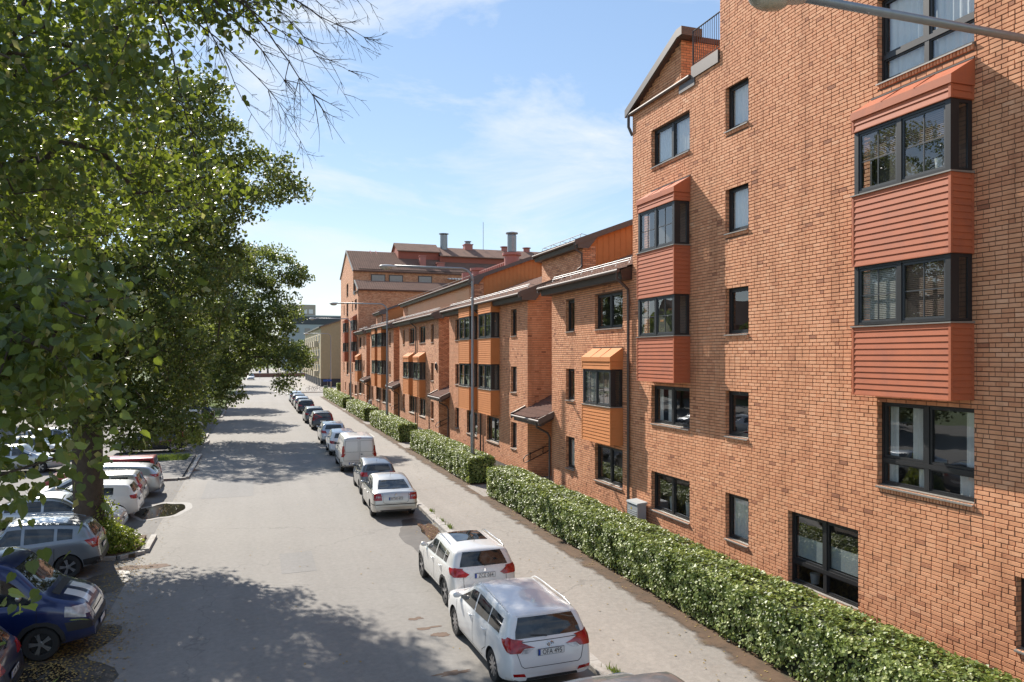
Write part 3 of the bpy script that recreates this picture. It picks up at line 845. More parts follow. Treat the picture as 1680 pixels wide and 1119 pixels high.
# ------------------------------------------------------------------ the two tall blocks
def tall(mirror, geo, label):
    my = (lambda y: MIR-y) if mirror else (lambda y: y)
    sg = -1 if mirror else 1
    root = empty('apartment_building', (XW, my(14.0), 0), label=label, cat='building', group='tall gabled brick apartment blocks at the ends of the terrace')
    inv = Matrix.Translation((-XW, -my(14.0), 0))
    fr = Fr((0, -my(14.0)+(MIR if mirror else 0), 0), (0, sg, 0), (-1, 0, 0))
    def L(x, y, z): return (x-XW, my(y)-my(14.0), z)
    YE, YB, YN = 23.25, 2.6, 18.1
    win = []
    small = [(1.30, 2.54), (4.12, 5.34), (6.90, 8.15), (9.67, 10.89), (12.47, 13.68)]
    for i, (a, b) in enumerate(small): win.append((16.81, 17.84, a, b, 1, ('sky_sheer', None, None, 'sky_sheer', 'sky_sheer')[i]))
    win += [(19.65, 21.95, 1.31, 2.56, 2, None), (19.65, 21.95, 4.12, 5.34, 2, 'curtain'), (19.65, 21.95, 12.45, 13.65, 2, 'sky_sheer')]
    win += [(12.99, 15.25, .82, 2.55, 4, None), (10.22, 12.46, 3.63, 5.37, 4, 'curtain'), (10.22, 12.46, 11.96, 13.70, 4, 'sky_sheer'), (10.22, 12.46, 14.76, 16.5, 4, None)]
    win += [(8.4, 9.43, 1.33, 2.56, 1, None)]
    for a, b in small[1:]: win.append((6.6, 7.63, a, b, 1, 'curtain'))
    holes = [w[:4] for w in win]
    def top(y):
        if y > 20.3: return 14.72+(23.4-y)*0.42
        if y > YN: return 14.70
        return 17.6+(YN-y)*0.462 if y > 10.3 else 21.2-(10.3-y)*0.4
    # backing wall with openings
    mb = MB(); d = -0.012 if geo else 0.0
    wall_grid(mb, fr, YB, YE, 0, 14.62, holes, d, 0)
    hb = [h for h in holes if h[3] > 14.62]
    wall_grid(mb, fr, YB, YN, 14.62, 17.6, holes, d, 0)
    mb.poly([fr.p(YN, 17.6, d), fr.p(10.3, 21.2, d), fr.p(YB, 18.1, d), fr.p(YB, 17.6, d)], 0)
    mb.poly([fr.p(YE, 14.62, d-.10), fr.p(20.3, 15.98, d-.10), fr.p(20.3, 14.62, d-.10)], 0)
    reveals(mb, fr, holes)
    # the faces across the street and the back
    def wx(y, x0, x1, z0, z1): mb.quad(L(x0, y, z0), L(x1, y, z0), L(x1, y, z1), L(x0, y, z1), 1)
    wx(YE, XW, 50, 0, 14.62); wx(YB, XW, 50, 0, 18.1); wx(YN, XW+.02, 50, 13.9, 17.7); wx(20.28, XW+.09, 50, 13.9, 15.98)
    mb.quad(L(50, YB, 0), L(50, YE, 0), L(50, YE, 14.6), L(50, YB, 14.6), 1)
    mb.quad(L(XW+.02, YN, 13.9), L(50, YN, 13.9), L(50, 20.28, 13.9), L(XW+.02, 20.28, 13.9), 3)
    wall = build(mb, 'wall', [M_MORTAR if geo else M_BRICKTEX, M_BRICKTEX_X, M_ROOM, M_CONC], root)
    if geo:
        excl = holes+[(h[0], h[1], h[2]-.14, h[2]) for h in holes]
        bl = brick_list(YB, YE, 0.0, 14.62, excl, None, 3)+brick_list(YB, YN, 14.62, 21.3, holes, top, 4)
        tri = brick_list(20.3, YE, 14.66, 16.0, [], top, 5)
        frt = Fr(fr.O+Vector((.10, 0, 0)), fr.U, fr.N)
        link('brick_facing', bricks_mesh('brick_gable', frt, tri, seed=8), wall, kind='stuff')
        # the 300 bricks that show largest are objects of their own
        cand = []
        for i, q in enumerate(bl):
            if q[1]-q[0] < BL-.002: continue
            px, py = project(XW, (q[0]+q[1])/2, (q[2]+q[3])/2)
            if 4 < px < 1676 and 4 < py < 1112 and q[2] > 1.75 and not (9.9 < q[0] < 12.9 and 5.3 < q[2] < 11.8):
                cand.append((-(XW-0)*1.0/((q[0])**2+(q[2]-CAM_H)**2+XW**2), i))
        cand.sort(); pick = {i for _, i in cand[:300]}
        link('brick_facing', bricks_mesh('brick_facing', fr, [q for i, q in enumerate(bl) if i not in pick], seed=9), wall, kind='stuff')
        for h in holes:
            pass
        rl = [r for h in holes for r in rowlock(h[0], h[1], h[2]-.0)]
        link('sill_bricks', bricks_mesh('sill_bricks', fr, rl, proud=0.022, seed=10), wall, kind='stuff')
        var = [bricks_mesh('brick', Fr((0, 0, 0), (0, 1, 0), (-1, 0, 0)), [(-BL/2, BL/2, -BH/2, BH/2)], seed=100+k) for k in range(24)]
        for i in sorted(pick):
            q = bl[i]; c = fr.p((q[0]+q[1])/2, (q[2]+q[3])/2, 0)
            link('brick', var[random.randrange(24)], wall, c)
    rgw = random.Random(21)
    for w in win:
        o = window(root, fr, w[:4], w[4], w[5], rg=rgw)
        if w[0] == 12.99:
            for a, b in ((13.06, 14.04), (14.2, 15.18)):
                mb = MB(); mb.quad(fr.p(a, 1.46, -.212), fr.p(b, 1.46, -.212), fr.p(b, 1.95, -.212), fr.p(a, 1.95, -.212)); build(mb, 'frosted_film', M_FROST, o)
            pot_plant(fr, 14.8, .86, -.42, o, .24, .12)
        if w[0] == 19.65 and w[2] < 2:
            for u in (20.35, 21.3): pot_plant(fr, u, 1.36, -.42, o, .42, .11)
    DEP = 0.55
    for u0, u1, dr in ((19.62, 21.92, ('paleblind', None)), (10.22, 12.58, ('blind', 'halfblind'))):
        bay(root, fr, u0, u1, DEP, [(5.50, 6.90), (8.14, 9.60)], [(6.90, 8.14), (9.60, 10.91)], (10.91, 11.16, 11.66), M_CLADR, slats=geo, dress=dr)
    # roofs: low lean roof at the end, main gable roof
    rf = MB()
    def slope(y0, z0, y1, z1, x0=XW-.12, x1=50.3, t=.16, mi=0):
        rf.box8([L(x0, y0, z0), L(x1, y0, z0), L(x1, y1, z1), L(x0, y1, z1), L(x0, y0, z0+t), L(x1, y0, z0+t), L(x1, y1, z1+t), L(x0, y1, z1+t)], mi)
    slope(23.55, 14.62, 20.25, 16.0); slope(18.35, 17.55, 10.3, 21.2); slope(2.2, 17.95, 10.3, 21.2)
    build(rf, 'roof', M_TILED, root)
    # tile courses on the slopes that the street sees
    if mirror:
        tm = MB()
        for y0, z0, y1, z1, n in ((23.55, 14.78, 20.25, 16.16, 10), (18.35, 17.71, 10.3, 21.36, 25)):
            for i in range(n):
                ya, yb = y0+(y1-y0)*i/n, y0+(y1-y0)*(i+1)/n; za, zb = z0+(z1-z0)*i/n, z0+(z1-z0)*(i+1)/n
                for xx in range(0, 126):
                    xa, xb = XW-.1+xx*.3, XW-.1+xx*.3+.22
                    tm.quad(L(xa, ya, za+.045), L(xb, ya, za+.045), L(xb, yb, zb+.012), L(xa, yb, zb+.012)) if (xx % 1 == 0) else None
                tm.quad(L(XW-.1, ya, za+.004), L(50.2, ya, za+.004), L(50.2, ya, za+.04), L(XW-.1, ya, za+.04))
        build(tm, 'roof_tiles', M_TILE, root, kind='stuff')
    # verge boards on the gable, gutter of the lean roof, parapet and railing of the roof terrace
    vb = MB()
    def vboard(y0, z0, y1, z1, h=.26):
        vb.box8([L(XW-.13, y0, z0), L(XW-.05, y0, z0), L(XW-.05, y1, z1), L(XW-.13, y1, z1), L(XW-.13, y0, z0+h), L(XW-.05, y0, z0+h), L(XW-.05, y1, z1+h), L(XW-.13, y1, z1+h)])
    vboard(23.6, 14.56, 20.2, 15.98); vboard(18.4, 17.5, 10.3, 21.16); vboard(2.1, 17.9, 10.3, 21.16)
    vb.box8([L(XW-.13, 20.2, 15.99), L(XW+.6, 20.2, 15.99), L(XW+.6, 19.9, 15.99), L(XW-.13, 19.9, 15.99), L(XW-.13, 20.2, 16.24), L(XW+.6, 20.2, 16.24), L(XW+.6, 19.9, 16.24), L(XW-.13, 19.9, 16.24)])
    build(vb, 'verge_board', M_SILL if mirror else M_VERGE, root)
    gm = MB(); gm.tube([fr.p(23.5, 14.6, .06), fr.p(19.55, 14.6, .06)], .06, 10); build(gm, 'gutter', M_GUTTER, root, sharp=60)
    pm_ = MB()
    fr.box(pm_, 18.13, 19.5, 14.5, 14.86, -.12, .05); fr.box(pm_, 19.35, 20.2, 14.28, 14.52, .002, .035)
    build(pm_, 'parapet_sheet', M_VERGE, root)
    rl = MB()
    rl.tube([fr.p(18.14, 15.92, -.03), fr.p(19.5, 15.92, -.03)], .022, 6); rl.tube([fr.p(18.14, 14.95, -.03), fr.p(19.5, 14.95, -.03)], .014, 6)
    for i in range(13): 
        u = 18.2+i*.107; rl.tube([fr.p(u, 14.95, -.03), fr.p(u, 15.92, -.03)], .009, 5)
    rl.tube([fr.p(19.5, 14.86, -.03), fr.p(19.5, 15.94, -.03)], .03, 6)
    build(rl, 'terrace_railing', M_BROWN, root)
    pipe(root, [fr.p(23.42, 14.6, .07), fr.p(23.42, 14.2, .07), fr.p(23.34, 13.9, -.03)], .05)
    if not mirror:
        bk = MB(); bk.quad(fr.p(YN-.01, 14.9, -6), fr.p(20.2, 14.9, -6), fr.p(20.2, 17, -6), fr.p(YN-.01, 17, -6)); 
    # plinth
    pl = MB(); fr.box(pl, YB, YE-.05, 0.0, 0.32, -.005, .018); build(pl, 'plinth', M_CONC, root)
    return root

near_block = tall(False, True, 'tall brick apartment block nearest the camera, terracotta bay windows filling the right side')
far_block = tall(True, False, 'tall brick apartment block at the far end of the terrace with long tiled roof')

# things on the far block's roof
def fl(x, y, z): return (x-XW, y-(MIR-14.0), z)
mb = MB()
mb.prism([fl(19.2, 107.2, 20.2), fl(19.2, 112.6, 20.2), fl(19.2, 112.6, 21.3), fl(19.2, 109.9, 22.6), fl(19.2, 107.2, 21.3)], (5.9, 0, 0))
mb.box8([fl(25.1, 106.4, 19.6), fl(52, 106.4, 19.6), fl(52, 113, 19.6), fl(25.1, 113, 19.6), fl(25.1, 106.4, 20.7), fl(52, 106.4, 20.7), fl(52, 113, 20.7), fl(25.1, 113, 20.7)])
mb.prism([fl(45.5, 107, 20.6), fl(45.5, 112.8, 20.6), fl(45.5, 112.8, 21.9), fl(45.5, 109.9, 23.1), fl(45.5, 107, 21.9)], (6.5, 0, 0))
build(mb, 'roof_storey', pm('red_render', (0.34, 0.10, 0.065), 0.8, var=0.1), far_block)
mb = MB()
def slope2(x0, x1, y0, z0, y1, z1, t=.14):
    mb.box8([fl(x0, y0, z0), fl(x1, y0, z0), fl(x1, y1, z1), fl(x0, y1, z1), fl(x0, y0, z0+t), fl(x1, y0, z0+t), fl(x1, y1, z1+t), fl(x0, y1, z1+t)])
slope2(19.0, 25.3, 106.9, 21.2, 109.9, 22.66); slope2(19.0, 25.3, 112.9, 21.2, 109.9, 22.66)
slope2(25.1, 45.5, 106.1, 20.6, 109.9, 22.3); slope2(25.1, 45.5, 113.4, 20.6, 109.9, 22.3)
slope2(45.3, 52.2, 106.7, 21.8, 109.9, 23.15); slope2(45.3, 52.2, 113.1, 21.8, 109.9, 23.15)
build(mb, 'roof_storey_roof', M_TILE, far_block)
def chimney(x, y, z0, z1, r, mat, kind='round', cap=True, parent=None, off=fl):
    mb = MB()
    if kind == 'round':
        mb.lathe([(r, z0), (r, z1)], 'z', off(x, y, 0), 16)
        if cap: mb.lathe([(r*1.0, z1), (r*.9, z1+.12), (r*1.35, z1+.16), (r*1.35, z1+.24), (0, z1+.34)], 'z', off(x, y, 0), 16)
        return build(mb, 'roof_vent', mat, parent, sharp=40)
    a = off(x-r, y-r, z0); b = off(x+r, y+r, z1)
    mb.box(a[0], b[0], a[1], b[1], a[2], b[2]); c = r*1.15
    a = off(x-c, y-c, z1); b = off(x+c, y+c, z1+.12); mb.box(a[0], b[0], a[1], b[1], a[2], b[2])
    return build(mb, 'chimney', mat, parent)
chimney(26.4, 109.5, 22.0, 24.2, .55, M_GALV, parent=far_block)
chimney(30.2, 109.9, 22.0, 22.95, .6, M_RED, 'sq', parent=far_block)
chimney(30.2, 109.9, 23.07, 23.3, .4, M_GALV, parent=far_block)
chimney(36.0, 109.9, 22.0, 22.75, .5, M_RED, parent=far_block); chimney(39.6, 109.9, 22.0, 22.75, .5, M_RED, parent=far_block)
chimney(22.2, 104.9, 18.9, 20.3, .42, M_RED, 'sq', parent=far_block); chimney(24.6, 104.2, 18.6, 19.3, .5, M_RED, 'sq', parent=far_block)
mb = MB(); mb.tube([fl(32.5, 109.5, 22), fl(32.5, 109.5, 26.5)], .04, 5); build(mb, 'aerial', M_GALV, far_block)
mb = MB()
for x in (15.6, 16.4): mb.tube([fl(x, 107.5, 20.2), fl(x, 109.9, 21.45)], .07, 5)
build(mb, 'roof_ladder', M_RED, far_block)
mb = MB()
mb.box8([fl(13, 102.02, 17.9), fl(45, 102.02, 17.9), fl(45, 101.96, 17.9), fl(13, 101.96, 17.9), fl(13, 102.02, 18.0), fl(45, 102.02, 18.0), fl(45, 101.96, 18.0), fl(13, 101.96, 18.0)])
build(mb, 'snow_rail', M_BROWN, far_block)
for i, x in enumerate((14.6, 17.0, 21.0, 27.5, 31, 36, 40)):
    mb = MB(); a = fl(x, 101.9, 15.9); b = fl(x+1.9, 101.97, 17.25); mb.box(a[0], b[0], a[1], b[1], a[2], b[2]); w = build(mb, 'window', M_FRAME, far_block)
    mb = MB(); a = fl(x+.1, 101.88, 16.0); b = fl(x+1.8, 101.885, 17.15); mb.box(a[0], b[0], a[1], b[1], a[2], b[2]); build(mb, 'pane', M_SILL, w)
mb = MB()
for i in range(44):
    a = 25.0+i*.42
    mb.box8([fl(a, 101.9, 17.0), fl(a+.21, 101.9, 17.0), fl(a+.21, 100.4, 16.75), fl(a, 100.4, 16.75), fl(a, 101.9, 17.06), fl(a+.21, 101.9, 17.06), fl(a+.21, 100.4, 16.95), fl(a, 100.4, 16.95)])
build(mb, 'striped_awning', M_WHITE, far_block)

# ------------------------------------------------------------------ the terrace
SILLZ = (1.67, 4.49, 7.32); WH = 1.29
SL = 0.372
def roofz(x): return 9.28+(x-11.75)*SL if x <= 17.5 else 9.28+(17.5-11.75)*SL-(x-17.5)*SL
def uroofz(x): return 11.30+(x-13.12)*SL if x <= 17.5 else 11.30+(17.5-13.12)*SL-(x-17.5)*SL

def terrace(y0, y1, corners, kind, geo, label, seed, snow=True):
    """corners: list of (corner y, direction) for the halves; kind: 'stack' bays on two floors, 'single' bay on the first floor"""
    cy = (y0+y1)/2
    root = empty('terraced_house', (XW, cy, 0), label=label, cat='house', group='blocks of the brick terrace')
    fr = Fr((0, -cy, 0), (0, 1, 0), (-1, 0, 0))
    L = lambda x, y, z: (x-XW, y-cy, z)
    win = []; bays = []
    rgw = random.Random(seed)
    for yc, sg in corners:
        U = lambda a, b: (min(yc+sg*a, yc+sg*b), max(yc+sg*a, yc+sg*b))
        for s in SILLZ: win.append((*U(1.6, 2.5), s, s+WH, 1, rgw.choice((None, 'sky_sheer', None))))
        win.append((*U(4.45, 6.75), SILLZ[0]-.06, SILLZ[0]+WH, 2, rgw.choice((None, 'curtain'))))
        bu = U(4.35, 6.78)
        if kind == 'stack':
            bays.append((bu, [(3.15, 4.48), (5.86, 7.26)], [(4.48, 5.86), (7.26, 8.62)], (8.62, 9.2, 9.3), False))
            if sg < 0 or True:
                for s in SILLZ[1:]: win.append((*U(6.95, 7.55), s, s+WH, 1, None)) if False else None
        else:
            bays.append((bu, [(3.15, 4.48)], [(4.48, 5.82)], (5.82, 6.10, 6.60), True))
            win.append((*U(4.45, 6.75), SILLZ[2], SILLZ[2]+WH, 2, rgw.choice((None, 'curtain'))))
    holes = [w[:4] for w in win]
    Z0, Z1 = 0.66, 9.34
    mb = MB(); d = -0.012 if geo else 0.0
    wall_grid(mb, fr, y0, y1, Z0, Z1, holes, d, 0)
    reveals(mb, fr, holes)
    def side(y, dd):
        xs = [XW, 17.5, 22.75]
        mb.poly([L(XW, y+dd, 0), L(17.5, y+dd, 0), L(17.5, y+dd, roofz(17.5)-.02), L(XW, y+dd, roofz(XW)-.02)], 1)
        mb.poly([L(17.5, y+dd, 0), L(22.75, y+dd, 0), L(22.75, y+dd, roofz(22.75)-.02), L(17.5, y+dd, roofz(17.5)-.02)], 1)
    side(y0, 0.006 if geo else 0); side(y1, 0)
    mb.quad(L(22.75, y0, 0), L(22.75, y1, 0), L(22.75, y1, 9.3), L(22.75, y0, 9.3), 0)
    wall = build(mb, 'wall', [M_MORTAR if geo else M_BRICKTEX, M_BRICKTEX_X, M_ROOM], root)
    if geo:
        excl = holes+[(h[0], h[1], h[2]-.14, h[2]) for h in holes]
        link('brick_facing', bricks_mesh('brick_facing', fr, brick_list(y0, y1, Z0, Z1, excl, None, seed), seed=seed), wall, kind='stuff')
        rl = [r for h in holes for r in rowlock(h[0], h[1], h[2])]
        link('sill_bricks', bricks_mesh('sill_bricks', fr, rl, proud=0.02, seed=seed+1), wall, kind='stuff')
    for w in win: window(root, fr, w[:4], w[4], w[5], rg=rgw)
    for bu, pan, wn_, cap, rf in bays:
        bay(root, fr, bu[0], bu[1], 0.5, pan, wn_, cap, M_CLADO, slats=geo, roof=rf, dress=(rgw.choice(('halfblind', 'curtain', 'blind', None)), rgw.choice((None, 'curtain'))))
    pl = MB(); fr.box(pl, y0, y1, 0, Z0, -.03, .012); build(pl, 'plinth', M_CONC, root)
    # roof
    e0, e1 = y0-.28 if y0 > 24 else y0+.01, y1+.28 if y1 < 96 else y1-.01
    rt = tile_roof('roof', (11.72, 17.5), (e0-cy, e1-cy), lambda x: roofz(x), M_TILE, root)
    rt.data.transform(Matrix.Translation((-XW, 0, 0)))
    rm = MB()
    rm.box8([L(17.5, e0, roofz(17.5)-.12), L(23.3, e0, roofz(23.3)-.12), L(23.3, e1, roofz(23.3)-.12), L(17.5, e1, roofz(17.5)-.12), L(17.5, e0, roofz(17.5)+.01), L(23.3, e0, roofz(23.3)+.01), L(23.3, e1, roofz(23.3)+.01), L(17.5, e1, roofz(17.5)+.01)])
    build(rm, 'rear_roof', M_TILE, root)
    em = MB()
    em.box8([L(11.86, e0+.02, 8.93), L(XW-.002, e0+.02, 8.93), L(XW-.002, e1-.02, 8.93), L(11.86, e1-.02, 8.93), L(11.80, e0+.02, roofz(11.8)-.05), L(XW-.002, e0+.02, roofz(XW)-.06), L(XW-.002, e1-.02, roofz(XW)-.06), L(11.80, e1-.02, roofz(11.8)-.05)])
    build(em, 'eaves_box', M_BROWN, root)
    gm = MB(); gm.tube([L(11.70, e0, 9.22), L(11.70, e1, 9.22)], .065, 10); build(gm, 'gutter', M_GUTTER, root, sharp=60)
    for y, on in ((e0, y0 > 24), (e1, y1 < 96)):
        if not on: continue
        vm = MB()
        for xa, xb in ((11.68, 17.5), (17.5, 23.3)):
            vm.box8([L(xa, y-.03, roofz(xa)-.20), L(xb, y-.03, roofz(xb)-.20), L(xb, y+.03, roofz(xb)-.20), L(xa, y+.03, roofz(xa)-.20), L(xa, y-.03, roofz(xa)+.07), L(xb, y-.03, roofz(xb)+.07), L(xb, y+.03, roofz(xb)+.07), L(xa, y+.03, roofz(xa)+.07)])
        vm.poly([L(11.86, y, 8.94), L(12.55, y, 8.94+.0), L(13.0, y, roofz(13.0)-.2), L(11.86, y, roofz(11.86)-.2)])
        build(vm, 'verge_board', M_VERGE, root)
    sm = MB()
    xs = 12.35; zz = roofz(xs)
    sm.tube([L(xs, e0+.3, zz+.22), L(xs, e1-.3, zz+.22)], .016, 6); sm.tube([L(xs-.06, e0+.3, zz+.13), L(xs-.06, e1-.3, zz+.13)], .016, 6)
    n = int((e1-e0)/1.1)
    for i in range(n+1):
        yy = e0+.3+(e1-e0-.6)*i/n
        sm.tube([L(xs+.35, yy, roofz(xs+.35)+.03), L(xs+.02, yy, zz+.24), L(xs-.08, yy, roofz(xs)+.02)], .013, 5)
    build(sm, 'snow_guard', M_GALV, root)
    return root, fr, L

def downpipe_eave(root, L, y, ztop=9.2):
    pipe(root, [L(11.72, y, ztop), L(11.73, y, ztop-.25), L(11.95, y, ztop-.42), L(12.16, y, ztop-.6), L(12.17, y, ztop-.8), L(12.17, y, 0.3)], .048)

blocks = []
ORD = ['first', 'second', 'third', 'fourth', 'fifth']
defs = [(23.25, 30.75, [(30.75, -1)], 'single', True, 'half-width terrace block with one orange bay, joined to the nearest tall block'),
        (33.85, 49.25, [(33.85, 1), (49.25, -1)], 'stack', True, 'terrace block with two stacked orange bays behind the tall lamp post, second from the camera'),
        (52.35, 67.75, [(52.35, 1), (67.75, -1)], 'single', False, 'middle terrace block with one pair of orange bays and a round wall ornament'),
        (70.85, 86.25, [(70.85, 1), (86.25, -1)], 'stack', False, 'fourth terrace block from the camera with two stacked orange bays'),
        (89.35, 96.85, [(89.35, 1)], 'single', False, 'half-width terrace block joined to the far tall block')]
for i, (a, b, c, k, g, lab) in enumerate(defs):
    blocks.append(terrace(a, b, c, k, g, lab, 40+i))
    if i not in (0, 4): downpipe_eave(blocks[-1][0], blocks[-1][2], (a+b)/2)
downpipe_eave(blocks[0][0], blocks[0][2], 23.42)
downpipe_eave(blocks[4][0], blocks[4][2], 96.6)

def upper(block, y0, y1, board):
    """raised roof storey set back from the eaves"""
    root, fr, L = block
    mb = MB()
    x0, x1 = 13.5, 21.5
    zt = uroofz(13.5)-.03
    def fq(a, b, z0, z1, mi): mb.quad(L(x0, a, z0), L(x0, b, z0), L(x0, b, z1), L(x0, a, z1), mi)
    if board:
        fq(y0, y0+1.2, 9.6, zt, 0); fq(y1-2.4, y1, 9.6, zt, 0); fq(y0+1.2, y1-2.4, 9.6, zt, 3)
    else: fq(y0, y1, 9.6, zt, 0)
    for a, b in GAPS:
        if a >= y0-2 and b <= y1+2: fq(a, b, 0, 9.6, 0)
    for y in (y0, y1):
        pts = [L(x0, y, 9.6), L(17.5, y, 9.6), L(x1, y, 9.6), L(x1, y, uroofz(x1)-.05), L(17.5, y, uroofz(17.5)-.05), L(x0, y, uroofz(x0)-.05)]
        mb.poly(pts, 2)
    mb.quad(L(x1, y0, 9.3), L(x1, y1, 9.3), L(x1, y1, 11.2), L(x1, y0, 11.2), 0)
    o = build(mb, 'upper_storey', [M_BRICKTEX, M_BRICKTEX_X, M_CLADO, M_CLADP], root)
    st = MB()                                            # standing seams on the orange ends, brick return at the corner
    for y, s in ((y0, -1), (y1, 1)):
        x = x0+.7
        while x < x1-.1:
            st.box8([L(x, y+s*.002, roofz(x)-.1), L(x+.03, y+s*.002, roofz(x)-.1), L(x+.03, y+s*.02, roofz(x)-.1), L(x, y+s*.02, roofz(x)-.1), L(x, y+s*.002, uroofz(x)-.1), L(x+.03, y+s*.002, uroofz(x)-.1), L(x+.03, y+s*.02, uroofz(x)-.1), L(x, y+s*.02, uroofz(x)-.1)])
            x += .28
        st.box8([L(x0+.3, y+s*.002, roofz(x0+.3)), L(x1, y+s*.002, roofz(x1)), L(x1, y+s*.024, roofz(x1)), L(x0+.3, y+s*.024, roofz(x0+.3)), L(x0+.3, y+s*.002, roofz(x0+.3)+.22), L(x1, y+s*.002, roofz(x1)+.22), L(x1, y+s*.024, roofz(x1)+.22), L(x0+.3, y+s*.024, roofz(x0+.3)+.22)]) if False else None
    build(st, 'cladding_seams', M_CLADO, o, kind='stuff')
    for y, s in ((y0, -1), (y1, 1)):
        bm_ = MB(); a, b = min(y, y+s*.012), max(y, y+s*.012)
        p = L(x0-.002, a, 10.0); q = L(x0+.62, b, 11.1); bm_.box(p[0], q[0], p[1], q[1], p[2], q[2]); build(bm_, 'brick_return', M_BRICKTEX_X, o)
    if board:
        sl = MB(); k = 0
        z = 9.9
        while z < zt-.1:
            p = L(x0-.016, y0+1.2, z); q = L(x0-.001, y1-2.4, z+.105)
            sl.box8([(p[0], p[1], z), (q[0], p[1], z), (q[0], q[1], z), (p[0], q[1], z), (q[0]-.004, p[1], z+.112), (q[0], p[1], z+.112), (q[0], q[1], z+.112), (q[0]-.004, q[1], z+.112)]); z += .118
        build(sl, 'boarding', M_CLADP, o, kind='stuff')
    cy = root.location.y
    e0, e1 = y0-.2, y1+.2
    rt = tile_roof('upper_roof', (13.1, 17.5), (e0-cy, e1-cy), uroofz, M_TILE, root); rt.data.transform(Matrix.Translation((-XW, 0, 0)))
    rm = MB()
    rm.box8([L(17.5, e0, uroofz(17.5)-.1), L(21.9, e0, uroofz(21.9)-.1), L(21.9, e1, uroofz(21.9)-.1), L(17.5, e1, uroofz(17.5)-.1), L(17.5, e0, uroofz(17.5)+.01), L(21.9, e0, uroofz(21.9)+.01), L(21.9, e1, uroofz(21.9)+.01), L(17.5, e1, uroofz(17.5)+.01)])
    build(rm, 'upper_rear_roof', M_TILE, root)
    em = MB()
    em.box8([L(13.2, e0+.02, 10.98), L(x0-.002, e0+.02, 10.98), L(x0-.002, e1-.02, 10.98), L(13.2, e1-.02, 10.98), L(13.14, e0+.02, 11.27), L(x0-.002, e0+.02, 11.38), L(x0-.002, e1-.02, 11.38), L(13.14, e1-.02, 11.27)])
    build(em, 'upper_eaves_box', M_BROWN, root)
    for y in (e0, e1):
        vm = MB()
        for xa, xb in ((13.06, 17.5), (17.5, 21.9)):
            vm.box8([L(xa, y-.03, uroofz(xa)-.18), L(xb, y-.03, uroofz(xb)-.18), L(xb, y+.03, uroofz(xb)-.18), L(xa, y+.03, uroofz(xa)-.18), L(xa, y-.03, uroofz(xa)+.07), L(xb, y-.03, uroofz(xb)+.07), L(xb, y+.03, uroofz(xb)+.07), L(xa, y+.03, uroofz(xa)+.07)])
        vm.poly([L(13.2, y-.001, 10.98), L(13.7, y-.001, 10.98), L(14.15, y-.001, uroofz(14.15)-.17), L(13.2, y-.001, uroofz(13.2)-.17)])
        build(vm, 'upper_verge_board', M_VERGE, root)
    gm = MB(); gm.tube([L(13.08, e0, 11.24), L(13.08, e1, 11.24)], .055, 8)
    gm.tube([L(13.5, e0+.35, uroofz(13.5)+.2), L(13.5, e1-.35, uroofz(13.5)+.2)], .016, 5)
    n = max(2, int((e1-e0)/1.2))
    for i in range(n+1):
        yy = e0+.35+(e1-e0-.7)*i/n
        gm.tube([L(13.85, yy, uroofz(13.85)+.02), L(13.5, yy, uroofz(13.5)+.22), L(13.42, yy, uroofz(13.4))], .012, 4)
    build(gm, 'upper_gutter', M_GUTTER, root, sharp=60)
    pipe(root, [L(13.08, e0+.1, 11.2), L(13.1, e0+.1, 10.95), L(13.42, e0+.1, 10.75), L(13.42, e0+.1, 10.2), L(13.2, e0+.1, 10.02)], .045)
upper(blocks[0], 30.25, 35.2, False)
upper(blocks[2], 47.5, 72.6, True)
upper(blocks[4], 84.9, 90.0, False)
r3, f3, L3 = blocks[2]
chimney(17.5, 51.7, 12.8, 13.5, .55, M_RED, parent=r3, off=L3, cap=False)
chimney(17.5, 51.7, 13.8, 14.95, .33, M_GALV, parent=r3, off=L3)
chimney(17.5, 60.5, 12.8, 13.4, .5, M_RED, parent=r3, off=L3, cap=False); chimney(17.4, 63.4, 12.8, 13.5, .5, M_RED, parent=r3, off=L3, cap=False)
mb = MB(); mb.lathe([(.0, 0), (.62, 0), (.7, .05), (.7, .22), (0, .3)], 'z', L3(17.5, 51.7, 13.5), 18); build(mb, 'vent_collar', M_RED, r3, sharp=40)
mb = MB(); mb.lathe([(.0, 0), (.66, 0), (.66, .2), (0, .26)], 'z', L3(17.5, 60.5, 13.38), 18); build(mb, 'vent_collar', M_RED, r3, sharp=40)
mb = MB()
for i in range(14): mb.box(*[v for p in zip(L3(17.3, 52.6+i*.55, 12.98), L3(17.6, 52.7+i*.55, 13.16)) for v in p])
for x in (17.3, 17.6): mb.box(*[v for p in zip(L3(x, 52.4, 13.16), L3(x+.05, 60.3, 13.22)) for v in p])
build(mb, 'roof_walkway', M_RED, r3)
# round ornament on the third block
mb = MB(); c = L3(XW-.04, 53.0, 5.55)
ring = [(c[0], c[1]+.24*math.cos(a), c[2]+.24*math.sin(a)) for a in np.linspace(0, 2*math.pi, 19)]
mb.tube(ring, .05, 6, cap=False); build(mb, 'round_ornament', M_BROWN, r3, sharp=60)

